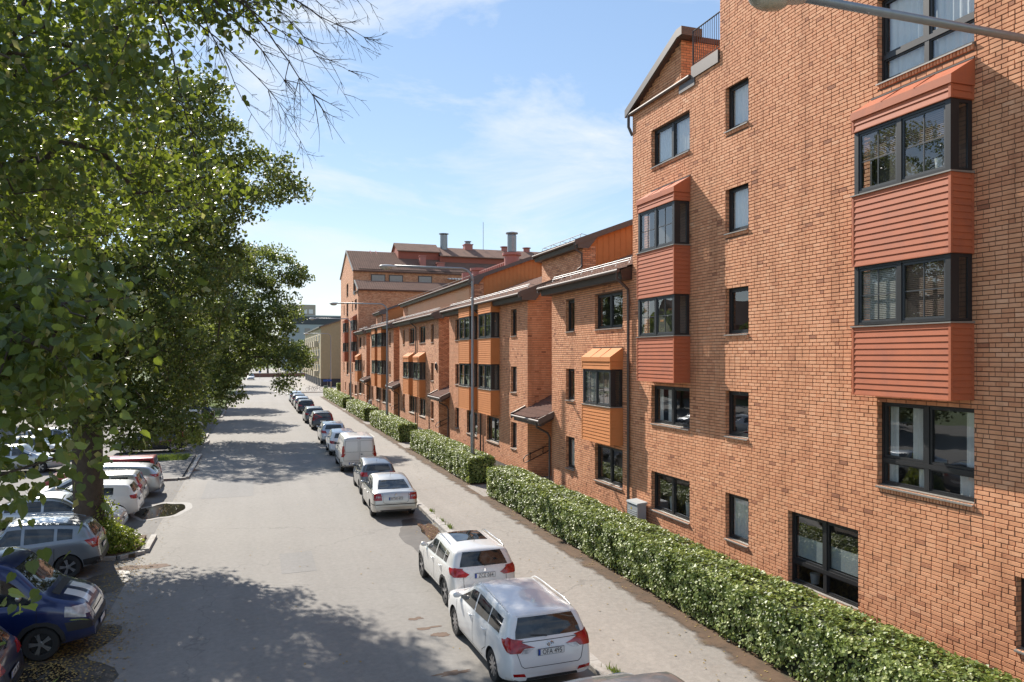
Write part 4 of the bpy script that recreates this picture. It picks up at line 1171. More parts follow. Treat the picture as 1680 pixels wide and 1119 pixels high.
# entrances in the gaps
M_DOOR = pm('brown_door', (0.10, 0.045, 0.025), 0.45, var=0.2)
for gi, (a, b) in enumerate(GAPS):
    root, fr, L = blocks[gi+1]
    if gi == 0:
        pass
    # side return brickwork of the far wall of the gap
    if gi == 0:
        frs = Fr((0, b-root.location.y, 0), (1, 0, 0), (0, -1, 0)); frs.O.x = -XW
        bl = brick_list(XW, 13.5, .66, 9.9, [], lambda x: roofz(x)-.1, 77)
        wl_ = [o for o in root.children if o.name.startswith('wall')][0]
        link('brick_facing', bricks_mesh('brick_return', frs, bl, seed=77), wl_, kind='stuff')
        mbk = MB(); mbk.quad(frs.p(XW, .3, -.008), frs.p(13.5, .3, -.008), frs.p(13.5, 9.8, -.008), frs.p(XW, 9.3, -.008))
    cm = MB()
    z0, z1 = 3.48, 4.42; xe, xw = 11.62, 13.5
    ya, yb = a-.25, b+.35
    zc = lambda x: z0+(x-xe)*(z1-z0)/(xw-xe)
    canopy = tile_roof('canopy', (xe, xw-.01), (ya-root.location.y, yb-root.location.y), lambda x: zc(x)+.03, M_TILED, root); canopy.data.transform(Matrix.Translation((-XW, 0, 0)))
    # the part in front of the walls only: sides trimmed by the houses
    cm.box8([L(xe+.05, ya+.02, z0-.24), L(XW-.003, ya+.02, zc(XW)-.24), L(XW-.003, yb-.02, zc(XW)-.24), L(xe+.05, yb-.02, z0-.24), L(xe+.03, ya+.02, z0-.01), L(XW-.003, ya+.02, zc(XW)-.01), L(XW-.003, yb-.02, zc(XW)-.01), L(xe+.03, yb-.02, z0-.01)])
    cm.box8([L(XW+.02, a+.02, zc(XW)-.24), L(xw-.01, a+.02, zc(xw)-.24), L(xw-.01, b-.04, zc(xw)-.24), L(XW+.02, b-.04, zc(XW)-.24), L(XW+.02, a+.02, zc(XW)-.01), L(xw-.01, a+.02, zc(xw)-.01), L(xw-.01, b-.04, zc(xw)-.01), L(XW+.02, b-.04, zc(XW)-.01)])
    build(cm, 'fascia', M_BROWN, canopy)
    gm = MB(); gm.tube([L(xe-.06, ya-.02, z0-.02), L(xe-.06, yb+.02, z0-.02)], .06, 8)
    for y in (ya, yb):
        gm.box8([L(xe-.1, y-.03, z0-.16), L(XW-.01, y-.03, zc(XW)-.16), L(XW-.01, y+.03, zc(XW)-.16), L(xe-.1, y+.03, z0-.16), L(xe-.1, y-.03, z0+.10), L(XW-.01, y-.03, zc(XW)+.10), L(XW-.01, y+.03, zc(XW)+.10), L(xe-.1, y+.03, z0+.10)])
    build(gm, 'canopy_gutter', M_VERGE, canopy, sharp=50)
    gt = MB(); gt.box8([L(xe-.02, b+.30, z0+.10), L(XW, b+.30, zc(XW)+.10), L(XW, b+.40, zc(XW)+.10), L(xe-.02, b+.40, z0+.10), L(xe-.02, b+.30, z0+.13), L(XW, b+.30, zc(XW)+.13), L(XW, b+.40, zc(XW)+.13), L(xe-.02, b+.40, z0+.13)])
    build(gt, 'canopy_flashing', M_SILL, canopy)
    pipe(root, [L(xe-.06, a+.12, z0-.06), L(xe-.02, a+.12, z0-.3), L(12.1, a+.12, z0-.55), L(12.2, a+.12, z0-.75), L(12.2, a+.12, .35), L(12.05, a+.12, .2)], .05)
    dm = MB(); p = L(13.44, a+1.0, .52); q = L(13.497, a+2.1, 2.65); dm.box(p[0], q[0], p[1], q[1], p[2], q[2]); dr = build(dm, 'door', M_DOOR, root)
    hm = MB(); hm.tube([L(13.40, a+1.15, 1.45), L(13.40, a+1.15, 1.75)], .015, 6); build(hm, 'handle', M_GALV, dr)
    gl = MB(); gl.quad(L(13.435, a+1.25, 1.5), L(13.435, a+1.85, 1.5), L(13.435, a+1.85, 2.5), L(13.435, a+1.25, 2.5)); build(gl, 'pane', M_GLASS, dr)
    for k, (xa, z) in enumerate(((11.75, .29), (12.1, .44), (12.45, .52))):
        sm = MB(); p = L(xa, a+.06, 0.1); q = L(13.49, b-.06, z); sm.box(p[0], q[0], p[1], q[1], p[2], q[2]); build(sm, 'step', M_STEP, root)
    hm = MB()
    yy = b-.09
    for za, zb in ((1.25, 1.95), (1.05, 1.75)):
        pass
    lo = [L(12.0, yy, 1.42), L(12.12, yy, 1.56), L(13.15, yy, 1.98), L(13.3, yy, 1.95), L(13.33, yy, 1.83), L(13.22, yy, 1.72), L(12.12, yy, 1.24), L(12.02, yy, 1.28), L(12.0, yy, 1.42)]
    hm.tube(lo, .022, 6, cap=False)
    for x in (12.35, 13.0): hm.tube([L(x, yy, 1.40+(x-12.2)*.4), L(x, b-.005, 1.40+(x-12.2)*.4)], .015, 5); hm.tube([L(x, yy, 1.33+(x-12.2)*.4), L(x, yy, 1.66+(x-12.2)*.4)], .018, 5)
    build(hm, 'handrail', M_BLACK, root)
# ------------------------------------------------------------------ leaves, trees, hedges
LIME = [(0.0, (0.026, 0.045, 0.015)), (0.35, (0.052, 0.083, 0.022)), (0.75, (0.090, 0.128, 0.032)), (1.0, (0.25, 0.28, 0.08))]
M_LEAF = leaf_mat('lime_leaf', LIME, trans=0.38, tcol=(0.34, 0.40, 0.07))
M_LEAFN = leaf_mat('near_lime_leaf', [(0.0, (0.022, 0.045, 0.014)), (0.4, (0.050, 0.085, 0.022)), (0.75, (0.085, 0.13, 0.030)), (1.0, (0.20, 0.26, 0.06))], trans=0.30, tcol=(0.46, 0.56, 0.04), rough=.38)
M_HEDGE = leaf_mat('hedge_leaf', [(0.0, (0.030, 0.052, 0.013)), (0.40, (0.135, 0.195, 0.044)), (0.75, (0.31, 0.38, 0.10)), (1.0, (0.52, 0.55, 0.25))], trans=0.34, tcol=(0.50, 0.56, 0.11), rough=0.42, spec=0.5)
M_SHRUB = leaf_mat('shrub_leaf', [(0.0, (0.07, 0.11, 0.02)), (0.5, (0.20, 0.27, 0.04)), (1.0, (0.38, 0.43, 0.09))], trans=0.35, tcol=(0.45, 0.5, 0.05))
M_BRACT = leaf_mat('lime_bract', [(0.0, (0.20, 0.20, 0.07)), (1.0, (0.34, 0.32, 0.13))], trans=0.4, tcol=(0.5, 0.5, 0.15))
M_GRASS = leaf_mat('grass_blade', [(0.0, (0.05, 0.075, 0.015)), (1.0, (0.16, 0.19, 0.05))], trans=0.3)
M_LITTER = pm('fallen_leaves', (0.30, 0.21, 0.07), 0.9, var=0.5, scale=2)
M_BARK = pm('lime_bark', (0.075, 0.058, 0.044), 0.95, var=0.45, scale=7, bump=1.0, bscale=14)
M_TWIG = pm('dead_twig', (0.060, 0.048, 0.042), 0.9, var=0.3, scale=10)
M_CORE = pm('hedge_inside', (0.018, 0.024, 0.010), 1.0, var=0.4, scale=6)  # near-black fill: shade between the hedge leaves put into its colour

def unit(v): return v/np.maximum(np.linalg.norm(v, axis=1, keepdims=True), 1e-9)

def leaf_arrays(P, size, up=0.6, rg=RNG, shape='quad', droop=0.0, N=None):
    """one small leaf at every point; returns V, F and the number of vertices per leaf"""
    n = len(P)
    nrm = rg.normal(0, 1, (n, 3))
    nrm = unit(nrm)*1.0 + np.array([0, 0, up])
    if N is not None: nrm = nrm*0.75+N*1.1
    nrm = unit(nrm)
    t = rg.normal(0, 1, (n, 3)); t[:, 2] -= droop
    t = unit(t-nrm*(t*nrm).sum(1, keepdims=True)); b = np.cross(nrm, t)
    s = (size*rg.uniform(0.65, 1.25, n))[:, None]
    if shape == 'quad':
        pts = [(-.5, 0, 0), (-.05, -.40, .06), (.55, 0, -.03), (-.05, .40, .06)]; faces = [[0, 1, 2, 3]]
    else:   # heart shaped leaf of six quads' worth, folded a little along the midrib
        pts = [(-.42, 0, 0), (-.50, -.22, .05), (-.28, -.44, .09), (.08, -.42, .08), (.38, -.17, .02), (.62, 0, -.07), (.38, .17, .02), (.08, .42, .08), (-.28, .44, .09), (-.50, .22, .05), (.1, 0, -.0)]
        faces = [[10, 0, 1, 2], [10, 2, 3, 4], [10, 4, 5, 6], [10, 6, 7, 8], [10, 8, 9, 0]]
    k = len(pts)
    V = np.stack([P+s*(a*t+c*b+d*nrm) for a, c, d in pts], 1).reshape(-1, 3)
    F = (np.arange(n)[:, None, None]*k+np.array(faces)[None]).reshape(-1, 4)
    return V, F, k

def leaf_object(name, P, size, mat, parent=None, up=0.6, shape='quad', rnd=None, droop=0.0, rg=RNG, N=None, **kw):
    V, F, k = leaf_arrays(P, size, up, rg, shape, droop, N)
    r = rg.random(len(P)) if rnd is None else rnd
    return link(name, np_mesh(name, V, F, mat, np.repeat(np.clip(r, 0, 1), k)), parent, **kw)

def skeleton(base, trunk_pts, C, rg):
    """join the leaf clusters C to the trunk by shortest steps; returns nodes, parents, radii"""
    nodes = [np.array(p, float) for p in trunk_pts]; par = [-1]+list(range(len(trunk_pts)-1))
    top = nodes[-1]; T = np.array(nodes)
    dmin = np.array([np.min(np.linalg.norm(T-c, axis=1)) for c in C])
    for i in np.argsort(dmin):
        c = C[i]; A = np.array(nodes)
        d = np.linalg.norm(A-c, axis=1)+0.35*np.maximum(0, A[:, 2]-c[2])
        j = int(np.argmin(d)); a = nodes[j]; L = np.linalg.norm(c-a)
        m = max(1, int(L/0.7)); prev = j
        for q in range(1, m+1):
            p = a+(c-a)*q/m
            if q < m: p = p+rg.normal(0, 0.07*L/m+.02, 3)+np.array([0, 0, 0.10*math.sin(math.pi*q/m)*L])
            nodes.append(p); par.append(prev); prev = len(nodes)-1
    n = len(nodes); w = np.zeros(n); kids = np.zeros(n, int)
    for i in range(n):
        if par[i] >= 0: kids[par[i]] += 1
    w[kids == 0] = 1.0
    for i in range(n-1, 0, -1): w[par[i]] += w[i]
    return nodes, par, w

def branch_mesh(name, nodes, par, w, r_trunk, flare=None, seg=7, rmin=0.012, expo=0.5):
    """tapered limbs following the skeleton, one tube for each run"""
    wmax = w[0]; rad = np.maximum(rmin, r_trunk*(w/wmax)**expo*0.98)
    kids = {}
    for i, p in enumerate(par):
        if p >= 0: kids.setdefault(p, []).append(i)
    mb = MB(); stack = [(0, None)]
    while stack:
        i, prev = stack.pop(); run = [] if prev is None else [prev]
        rr = [] if prev is None else [min(rad[prev], rad[i]*1.15)]
        while True:
            run.append(i); rr.append(float(rad[i])); ks = kids.get(i, [])
            if not ks: break
            ks = sorted(ks, key=lambda q: -w[q])
            for q in ks[1:]: stack.append((q, i))
            i = ks[0]
        if len(run) > 1:
            if flare and run[0] == 0: rr[0] = rr[0]*flare
            mb.tube([nodes[q] for q in run], rr, seg if rr[0] > .06 else 5, cap=False)
    return mb

def crown_points(blobs, n, rg, shell=0.5, gap=0.8):
    """cluster centres spread through a union of ellipsoids (cx,cy,cz,rx,ry,rz,weight), thicker near the surface"""
    out = []; B = np.array(blobs, float); pw = B[:, 6]/B[:, 6].sum()
    tries = 0
    while len(out) < n and tries < n*60:
        tries += 1
        b = B[rg.choice(len(B), p=pw)]
        v = rg.normal(0, 1, 3); v /= np.linalg.norm(v)
        r = rg.uniform(0.15, 1)**shell
        p = b[:3]+v*r*b[3:6]
        if out and tries < n*25:
            A = np.array(out[-400:])
            if np.min(np.linalg.norm(A-p, axis=1)) < gap*rg.uniform(.5, 1): continue
        out.append(p)
    return np.array(out)

def make_tree(label, base, trunk, r_trunk, blobs, nclus, per, lsize, seed, crad=0.75, shape='quad', group=None, bracts=0, gap=.8, flare=1.35, name='lime_tree', mat=None, seg=9, bark_burl=True, extra=None):
    rg = np.random.default_rng(seed)
    root = empty(name, base, label=label, cat='tree', group=group)
    base = np.array(base, float)
    C = crown_points(blobs, nclus, rg, 0.45, gap)
    if extra is not None: C = np.vstack([C, extra])
    nodes, par, w = skeleton(base, trunk, C, rg)
    mb = branch_mesh('trunk', nodes, par, w, r_trunk, flare, seg, expo=.62)
    mb.v = [tuple(np.array(v)-base) for v in mb.v]
    build(mb, 'trunk', M_BARK, root, smooth=True)
    # leaves: flat sprays around every cluster, hanging a little outwards
    n = len(C); k = rg.poisson(per, n); idx = np.repeat(np.arange(n), k)
    off = unit(rg.normal(0, 1, (len(idx), 3)))*(rg.random(len(idx))**.45)[:, None]*np.array([1, 1, .6])*crad*rg.uniform(.55, 1.2, n)[idx][:, None]
    P = C[idx]+off; P[:, 2] -= 0.12*(off[:, 0]**2+off[:, 1]**2)
    tone = rg.normal(0.45, 0.14, n)[idx]+rg.normal(0, .17, len(idx))
    hi = rg.random(len(idx)) < 0.04; tone[hi] = 0.95
    leaf_object('crown', P-base, lsize, mat or M_LEAF, root, up=0.55, shape=shape, rnd=tone, droop=.7, rg=rg)
    if bracts:
        q = rg.choice(len(P), min(bracts, len(P)), replace=False)
        leaf_object('bracts', P[q]-base+np.array([0, 0, -.06]), lsize*.62, M_BRACT, root, up=.1, rg=rg, droop=1.6, kind='stuff')
    return root, C

# the big lime by the parked cars: outline follows the picture
def B(px, py, Y, rx, ry, rz, w=1.0):
    p = on_y(px, py, Y); return (p.x, p.y, p.z, rx, ry, rz, w)
T1 = (-5.15, 27.6)
tr1 = [(T1[0], T1[1], 0.0), (T1[0]+.02, T1[1], .55), (T1[0]+.03, T1[1], 1.3), (T1[0]-.02, T1[1], 2.4), (T1[0]-.05, T1[1]+.1, 4), (T1[0]+.03, T1[1]+.1, 6), (T1[0], T1[1], 8.5), (T1[0]-.1, T1[1], 11), (T1[0], T1[1], 14), (T1[0], T1[1], 16.5)]
bl1 = [(-5.4, 28.4, 11.0, 4.8, 5.4, 6.6, 3.0), B(200, 540, 27, 3.2, 3.8, 2.8, 1.2), B(330, 330, 28, 2.0, 2.6, 1.8, .8), B(420, 295, 28.5, 1.4, 1.8, 1.1, .42), B(468, 300, 28.5, .6, 1.0, .5, .14),
       B(290, 450, 27.5, 2.1, 2.6, 1.9, .8), B(255, 600, 27, 1.7, 2.2, 1.6, .65), B(240, 680, 26.5, 1.6, 2.0, .95, .4), B(295, 705, 26.5, .55, 1.0, .5, .1), B(80, 590, 27, 2.4, 3, 2.2, .6), B(320, 190, 28, 1.5, 2.2, 1.6, .45), B(60, 400, 29, 3.6, 4, 3.6, .9), B(370, 410, 28, .9, 1.4, .7, .2), B(150, 670, 26.0, 1.6, 1.8, 0.8, .35)]
make_tree('large lime tree with thick trunk standing among the parked cars on the left', (T1[0], T1[1], .0), tr1, .46, bl1, 760, 120, .134, 51, crad=.80, group='lime trees along the left of the street', bracts=7000, gap=.85, flare=1.3)
# trees farther down the row
T2 = (-5.6, 62.5)
tr2 = [(T2[0], T2[1], 0), (T2[0], T2[1], 1), (T2[0], T2[1], 3), (T2[0]+.1, T2[1], 6), (T2[0], T2[1], 9), (T2[0], T2[1], 13)]
bl2 = [(-4.6, 62.5, 10.5, 5.6, 6.0, 6.0, 2.6), B(440, 520, 61, 2.6, 3, 2.3, .9), B(482, 455, 61, 1.1, 1.4, 1.0, .22), B(478, 585, 61, 1.6, 2, 1.4, .5), B(468, 628, 61, .8, 1.0, .6, .12), B(395, 560, 62, 3, 4, 2.8, 1.0), B(330, 620, 61, 2.6, 3, 2.2, .8), B(430, 440, 62, 2.2, 3, 1.8, .6), B(370, 640, 61, 1.6, 2, 1.1, .3), B(390, 460, 62, 3, 3, 2.5, .7)]
make_tree('lime tree with low hanging foliage over the road, second along the kerb', (T2[0], T2[1], 0), tr2, .36, bl2, 520, 100, .19, 52, crad=.95, group='lime trees along the left of the street', gap=.95, seg=7)
for i, (y, h, lab) in enumerate(((82.5, 11, 'lime tree third along the kerb beyond the island of grass'), (101.0, 11.5, 'lime tree fourth along the kerb, far down the street'), (148.0, 11, 'lime tree beyond the side street on the left'), (176.0, 12, 'farthest lime tree of the kerb row'))):
    x = -5.8-0.2*i
    tr = [(x, y, 0), (x, y, 2.5), (x, y, 5), (x, y, h)]
    bl = [(x+.4, y, h*.72, 5.2, 5.2, h*.46, 2), (x+2.6, y-1, h*.55, 3, 3, 2.6, .6), (x-2, y+1, h*.9, 3, 3, 3, .6)]
    make_tree(lab, (x, y, 0), tr, .33, bl, 240, 75, .30, 60+i, crad=1.35, group='lime trees along the left of the street', gap=1.0, seg=6)
# trees closing the parking lot and the end of the street
bg = [(-25, 52, 10), (-29, 66, 12), (-24, 80, 11), (-31, 40, 11), (-33, 95, 12), (-20, 108, 11), (-38, 74, 13), (-44, 56, 12), (-14, 138, 11), (-22, 152, 12), (-8, 262, 13), (4, 285, 12), (-24, 250, 13), (16, 300, 12), (28, 240, 12)]
where = ['behind the parking lot, left of the far cars', 'rising behind the second row of the parking lot', 'behind the kerb trees near the middle of the lot', 'at the back of the lot behind the big lime', 'at the far back corner of the lot', 'where the lot meets the side street', 'tallest at the back of the lot', 'farthest back from the lot on the left', 'just across the side street on the left', 'second across the side street on the left', 'at the end of the street, left of the carriageway', 'in the middle of the far end of the street', 'well left of the far end of the street', 'right of the far end of the street', 'beyond the beige house']
for i, (x, y, h) in enumerate(bg):
    tr = [(x, y, 0), (x, y, 2), (x, y, 4.5), (x, y, h*.8)]
    bl = [(x, y, h*.62, 4.6, 4.6, h*.42, 2), (x+2, y-2, h*.5, 3, 3, 2.8, .7), (x-2, y+1, h*.75, 3, 3, 3, .7)]
    make_tree('broad green tree '+where[i], (x, y, 0), tr, .3, bl, 130, 70, .42, 90+i, crad=1.6, group='trees in the background', gap=1.1, seg=6, name='broadleaf_tree')

# the near lime whose branches hang into the picture from the left
rgn = np.random.default_rng(5)
TN = (-6.2, 9.5)
root_n = empty('lime_tree', (TN[0], TN[1], 0), label='nearest lime tree, its large-leaved branches hanging in from the left edge', cat='tree', group='lime trees along the left of the street')
clus = []
def sprays(poly_px, n, Y0, Y1, seed):
    """cluster centres that show inside an outline of the picture, at distances Y0..Y1 down the street"""
    rg = np.random.default_rng(seed); P = np.array(poly_px, float); lo, hi = P.min(0), P.max(0); out = []
    def inside(x, y):
        c = False; j = len(P)-1
        for i in range(len(P)):
            if (P[i, 1] > y) != (P[j, 1] > y) and x < (P[j, 0]-P[i, 0])*(y-P[i, 1])/(P[j, 1]-P[i, 1])+P[i, 0]: c = not c
            j = i
        return c
    while len(out) < n:
        x, y = rg.uniform(lo[0], hi[0]), rg.uniform(lo[1], hi[1])
        if inside(x, y):
            v = on_y(x, y, rg.uniform(Y0, Y1)); out.append((v.x, v.y, v.z))
    return out
clus += sprays([(-150, -120), (255, -120), (255, 30), (320, 110), (345, 150), (300, 190), (260, 230), (170, 260), (90, 330), (-150, 330)], 210, 7.5, 13, 1)
clus += sprays([(-150, 330), (150, 300), (230, 250), (330, 260), (390, 300), (360, 350), (250, 370), (180, 400), (-150, 420)], 110, 9.5, 15, 2)
clus += sprays([(-130, 390), (60, 430), (150, 470), (220, 490), (215, 515), (120, 540), (110, 570), (170, 600), (120, 640), (80, 660), (20, 690), (-130, 720)], 76, 5.6, 8.0, 3)
clus += sprays([(-120, 740), (40, 750), (90, 740), (120, 730), (110, 760), (70, 770), (60, 800), (10, 810), (-120, 830)], 6, 5.6, 7.0, 4)
clus += sprays([(-60, 960), (40, 970), (50, 990), (20, 1000), (-60, 1000)], 1, 5.0, 5.6, 6)
clus += sprays([(255, -60), (480, -60), (465, 15), (400, 35), (345, 30), (330, 70), (290, 60)], 26, 9.5, 12, 8)
clus += sprays([(-520, -250), (-120, -250), (-120, 700), (-520, 700)], 120, 6.5, 12.5, 7)
C = np.array(clus)
trn = [(TN[0], TN[1], 0), (TN[0], TN[1], 2.4), (TN[0]+.1, TN[1], 4.2), (TN[0]+.1, TN[1], 6.5), (TN[0], TN[1], 9), (TN[0], TN[1], 11.5)]
nodes, par, w = skeleton(TN, trn, C, rgn)
mbn = branch_mesh('trunk', nodes, par, w, .42, 1.4, 9, rmin=.005, expo=.82)
bn = np.array([TN[0], TN[1], 0.0])
mbn.v = [tuple(np.array(v)-bn) for v in mbn.v]
build(mbn, 'trunk', M_BARK, root_n, smooth=True)
k = rgn.poisson(48, len(C)); idx = np.repeat(np.arange(len(C)), k)
off = rgn.normal(0, 1, (len(idx), 3))*np.array([.22, .30, .17])
P = C[idx]+off
tone = rgn.normal(.40, .16, len(C))[idx]+rgn.normal(0, .18, len(idx)); tone[rgn.random(len(idx)) < .06] = .95
leaf_object('crown', P-bn, .081, M_LEAFN, root_n, up=.35, shape='heart', rnd=tone, droop=1.3, rg=rgn)
q = rgn.choice(len(P), 2200, replace=False)
leaf_object('bracts', P[q]-bn+rgn.normal(0, .04, (2200, 3)), .075, M_BRACT, root_n, up=.1, rg=rgn, droop=1.6, kind='stuff')
# bare dead boughs reaching over the street
def bough(start, end, r0, depth, rg, mb, sag=0.0):
    a, b = np.array(start, float), np.array(end, float); L = np.linalg.norm(b-a); m = max(4, int(L/.22)); pts = []
    wob = rg.normal(0, 1, 3)
    for i in range(m+1):
        t = i/m
        pts.append(a+(b-a)*t+wob*.05*L*math.sin(t*3.1)+rg.normal(0, .012*L/m*4, 3)+np.array([0, 0, sag*L*t*(1-t)]))
    mb.tube([tuple(p) for p in pts], [max(.0022, r0*.68*(1-.86*i/m)) for i in range(m+1)], 5 if r0 > .01 else 4, cap=False)
    if depth > 0:
        n = max(3, int(L/.17))
        for j in range(n):
            t = rg.uniform(.22, .98); p = pts[int(t*m)]
            d = (b-a)/L; s = rg.normal(0, 1, 3); s = s-d*np.dot(s, d); s /= np.linalg.norm(s)
            dr = d*rg.uniform(.5, .9)+s*rg.uniform(.4, .8)+np.array([0, 0, -.16]); dr /= np.linalg.norm(dr)
            bough(p, p+dr*L*rg.uniform(.18, .42)*(1.1-.5*t), r0*.42, depth-1, rg, mb)
mb = MB(); rgd = np.random.default_rng(12)
def pt(px, py, Y): v = on_y(px, py, Y); return (v.x, v.y, v.z)
for a_, b_, r_, d_, sg_ in (((240, -80, 9.5), (335, 330, 10.6), .026, 1, 0), ((285, -60, 9.5), (480, 150, 10.8), .026, 2, .05), ((345, -70, 9.6), (565, 235, 10.8), .024, 2, .05), ((390, -60, 9.8), (618, 70, 10.8), .022, 2, -.04), ((330, -50, 9.5), (600, 130, 10.8), .020, 2, -.03),
                           ((300, 20, 10.0), (512, 275, 11.6), .016, 2, .05), ((430, -60, 9.8), (622, 15, 10.8), .018, 2, -.02), ((370, -60, 9.8), (560, 60, 10.8), .018, 2, .03), ((400, -30, 9.9), (590, 190, 11.0), .016, 2, .02), ((315, -20, 9.6), (440, 230, 10.9), .015, 2, .03), ((460, -50, 9.9), (610, 100, 10.9), .013, 2, .02), ((300, 0, 9.6), (400, 120, 10.9), .013, 1, .03)):
    bough(pt(*a_), pt(*b_), r_, d_, rgd, mb, sg_)
mb.v = [tuple(np.array(v)-bn) for v in mb.v]
build(mb, 'dead_boughs', M_TWIG, root_n, kind='stuff')

# ------------------------------------------------------------------ hedges
def hedge(y0, y1, label, dens, lsize, seed, x0=9.62, x1=11.0, h=1.28, group='clipped hedge along the pavement'):
    rg = np.random.default_rng(seed); yc = (y0+y1)/2
    root = empty('hedge', ((x0+x1)/2, yc, .13), label=label, cat='hedge', group=group)
    W, Ln, Hh = x1-x0, y1-y0, h
    lump = lambda a, b, s: .04*np.sin(1.6*a+2.1*b+s)*np.sin(2.7*a-1.7*b+s*2)+.035*np.sin(4.9*a+3.7*b+s)*np.sin(3.1*a-5.3*b)+.02*np.sin(9.1*a+2*b)*np.sin(7.7*b-3*a)
    bump = lambda y, s: .045*np.sin(y*1.1+s)+.035*np.sin(y*2.7+s*2)+.025*np.sin(y*6.1+s*3)+.02*np.sin(y*11.3+s)
    faces = [('top', W*Ln), ('front', Hh*Ln), ('back', Hh*Ln*.5), ('e0', W*Hh), ('e1', W*Hh)]
    Ps = []; Ns = []
    for nm, a in faces:
        n = int(a*dens); u = rg.random(n); v = rg.random(n); dp = np.abs(rg.normal(0, .10, n))-.04
        if nm == 'top':
            y = (u-.5)*Ln; x = (v-.5)*W; rnd_ = .10*np.maximum(0, np.abs(x)/(W/2)-.72)/.28
            p = np.stack([x, y, Hh+lump(y+yc, x*1.3, 1)-rnd_-dp], 1); nn = np.array([0, 0, 1])
        elif nm in ('front', 'back'):
            sgn = -1 if nm == 'front' else 1
            y = (u-.5)*Ln; z = .06+v**.85*(Hh-.06)
            p = np.stack([sgn*(W/2+lump(y+yc, z*1.5, 4 if sgn < 0 else 7)-.10*np.maximum(0, z/Hh-.8)/.2-.06*(1-z/Hh)-dp), y, z], 1); nn = np.array([sgn, 0, .25])
        else:
            sgn = -1 if nm == 'e0' else 1
            x = (u-.5)*W; z = .06+v*(Hh-.06); p = np.stack([x, sgn*(Ln/2+.05*np.sin(x*4)-dp-.08*np.maximum(0, z/Hh-.8)/.2), z], 1); nn = np.array([0, sgn, .2])
        Ps.append(p); Ns.append(np.repeat(nn[None]*1.0, n, 0))
    P = np.vstack(Ps); N = np.vstack(Ns)
    thin = np.sin(P[:, 1]*1.9+seed)*np.sin(P[:, 1]*4.3+P[:, 2]*5.1)*np.sin(P[:, 0]*3.3+P[:, 2]*4.7+P[:, 1]*2.1)
    keep = rg.random(len(P)) > np.clip((thin-.28)*1.6, 0, .75); P = P[keep]; N = N[keep]
    cl = .5+.22*np.sin(P[:, 1]*2.3+P[:, 2]*3)*np.sin(P[:, 0]*5+P[:, 1]*3.7)
    leaf_object('leaves', P, lsize, M_HEDGE, root, up=.3, rnd=cl+rg.normal(0, .27, len(P)), rg=rg, N=N)
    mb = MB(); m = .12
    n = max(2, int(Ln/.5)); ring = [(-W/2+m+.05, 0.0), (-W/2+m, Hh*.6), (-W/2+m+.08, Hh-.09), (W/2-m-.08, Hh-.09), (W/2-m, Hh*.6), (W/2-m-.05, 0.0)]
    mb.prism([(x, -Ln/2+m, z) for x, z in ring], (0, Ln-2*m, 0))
    build(mb, 'shade_core', M_CORE, root)
    return root
hedge(5.0, 31.9, 'long clipped hedge nearest the camera below the tall brick block', 1000, .082, 1)
hedge(35.0, 49.3, 'clipped hedge around the lamp post in front of the second terrace block', 700, .09, 2)
hedge(53.6, 67.9, 'clipped hedge in front of the middle terrace block', 600, .10, 3)
hedge(71.8, 86.4, 'clipped hedge in front of the fourth terrace block', 380, .13, 4)
hedge(90.4, 117, 'farthest clipped hedge ending at the side street', 260, .16, 5)
hedge(136.2, 137.8, 'low hedge in front of the beige house across the side street', 300, .16, 6, x0=13.6, x1=31, h=1.35, group='hedge across the side street')

def bush(label, c, rx, ry, rz, n, lsize, seed, mat=None, name='bush', group=None):
    rg = np.random.default_rng(seed); root = empty(name, c, label=label, cat='bush', group=group)
    v = unit(rg.normal(0, 1, (n, 3))); r = rg.uniform(.25, 1, n)**.4*(1+.16*np.sin(v[:, 0]*5+seed)*np.sin(v[:, 1]*6))
    P = v*r[:, None]*np.array([rx, ry, rz]); P[:, 2] = np.abs(P[:, 2])
    leaf_object('foliage', P, lsize, mat or M_SHRUB, root, up=.7, rg=rg)
    mb = MB()
    for i in range(9):
        a = rg.uniform(0, 6.28); mb.tube([(0, 0, 0), (rx*.4*math.cos(a), ry*.4*math.sin(a), rz*.5), (rx*.7*math.cos(a), ry*.7*math.sin(a), rz*.8)], [.02, .014, .006], 5)
    build(mb, 'stems', M_BARK, root)
    return root
bush('leafy light green bush on the kerbed island at the foot of the big lime', (-4.4, 27.05, .1), .88, .8, .82, 3000, .095, 3, group='bushes on the islands')
bush('shoots of young leaves around the trunk of the big lime', (-4.75, 27.5, .5), .55, .5, 1.4, 700, .10, 4, group='bushes on the islands')
bush('yellow green bush on the island beyond the black van', (-4.5, 58.6, .1), .85, .9, 1.0, 900, .15, 5, group='bushes on the islands')
bush('small bush on the island in front of the second lime', (-4.6, 63.4, .1), .8, .9, .8, 600, .17, 6, group='bushes on the islands')
bush('small bush on the third island along the lot', (-4.6, 76.6, .1), .9, .9, .9, 500, .18, 7, group='bushes on the islands')

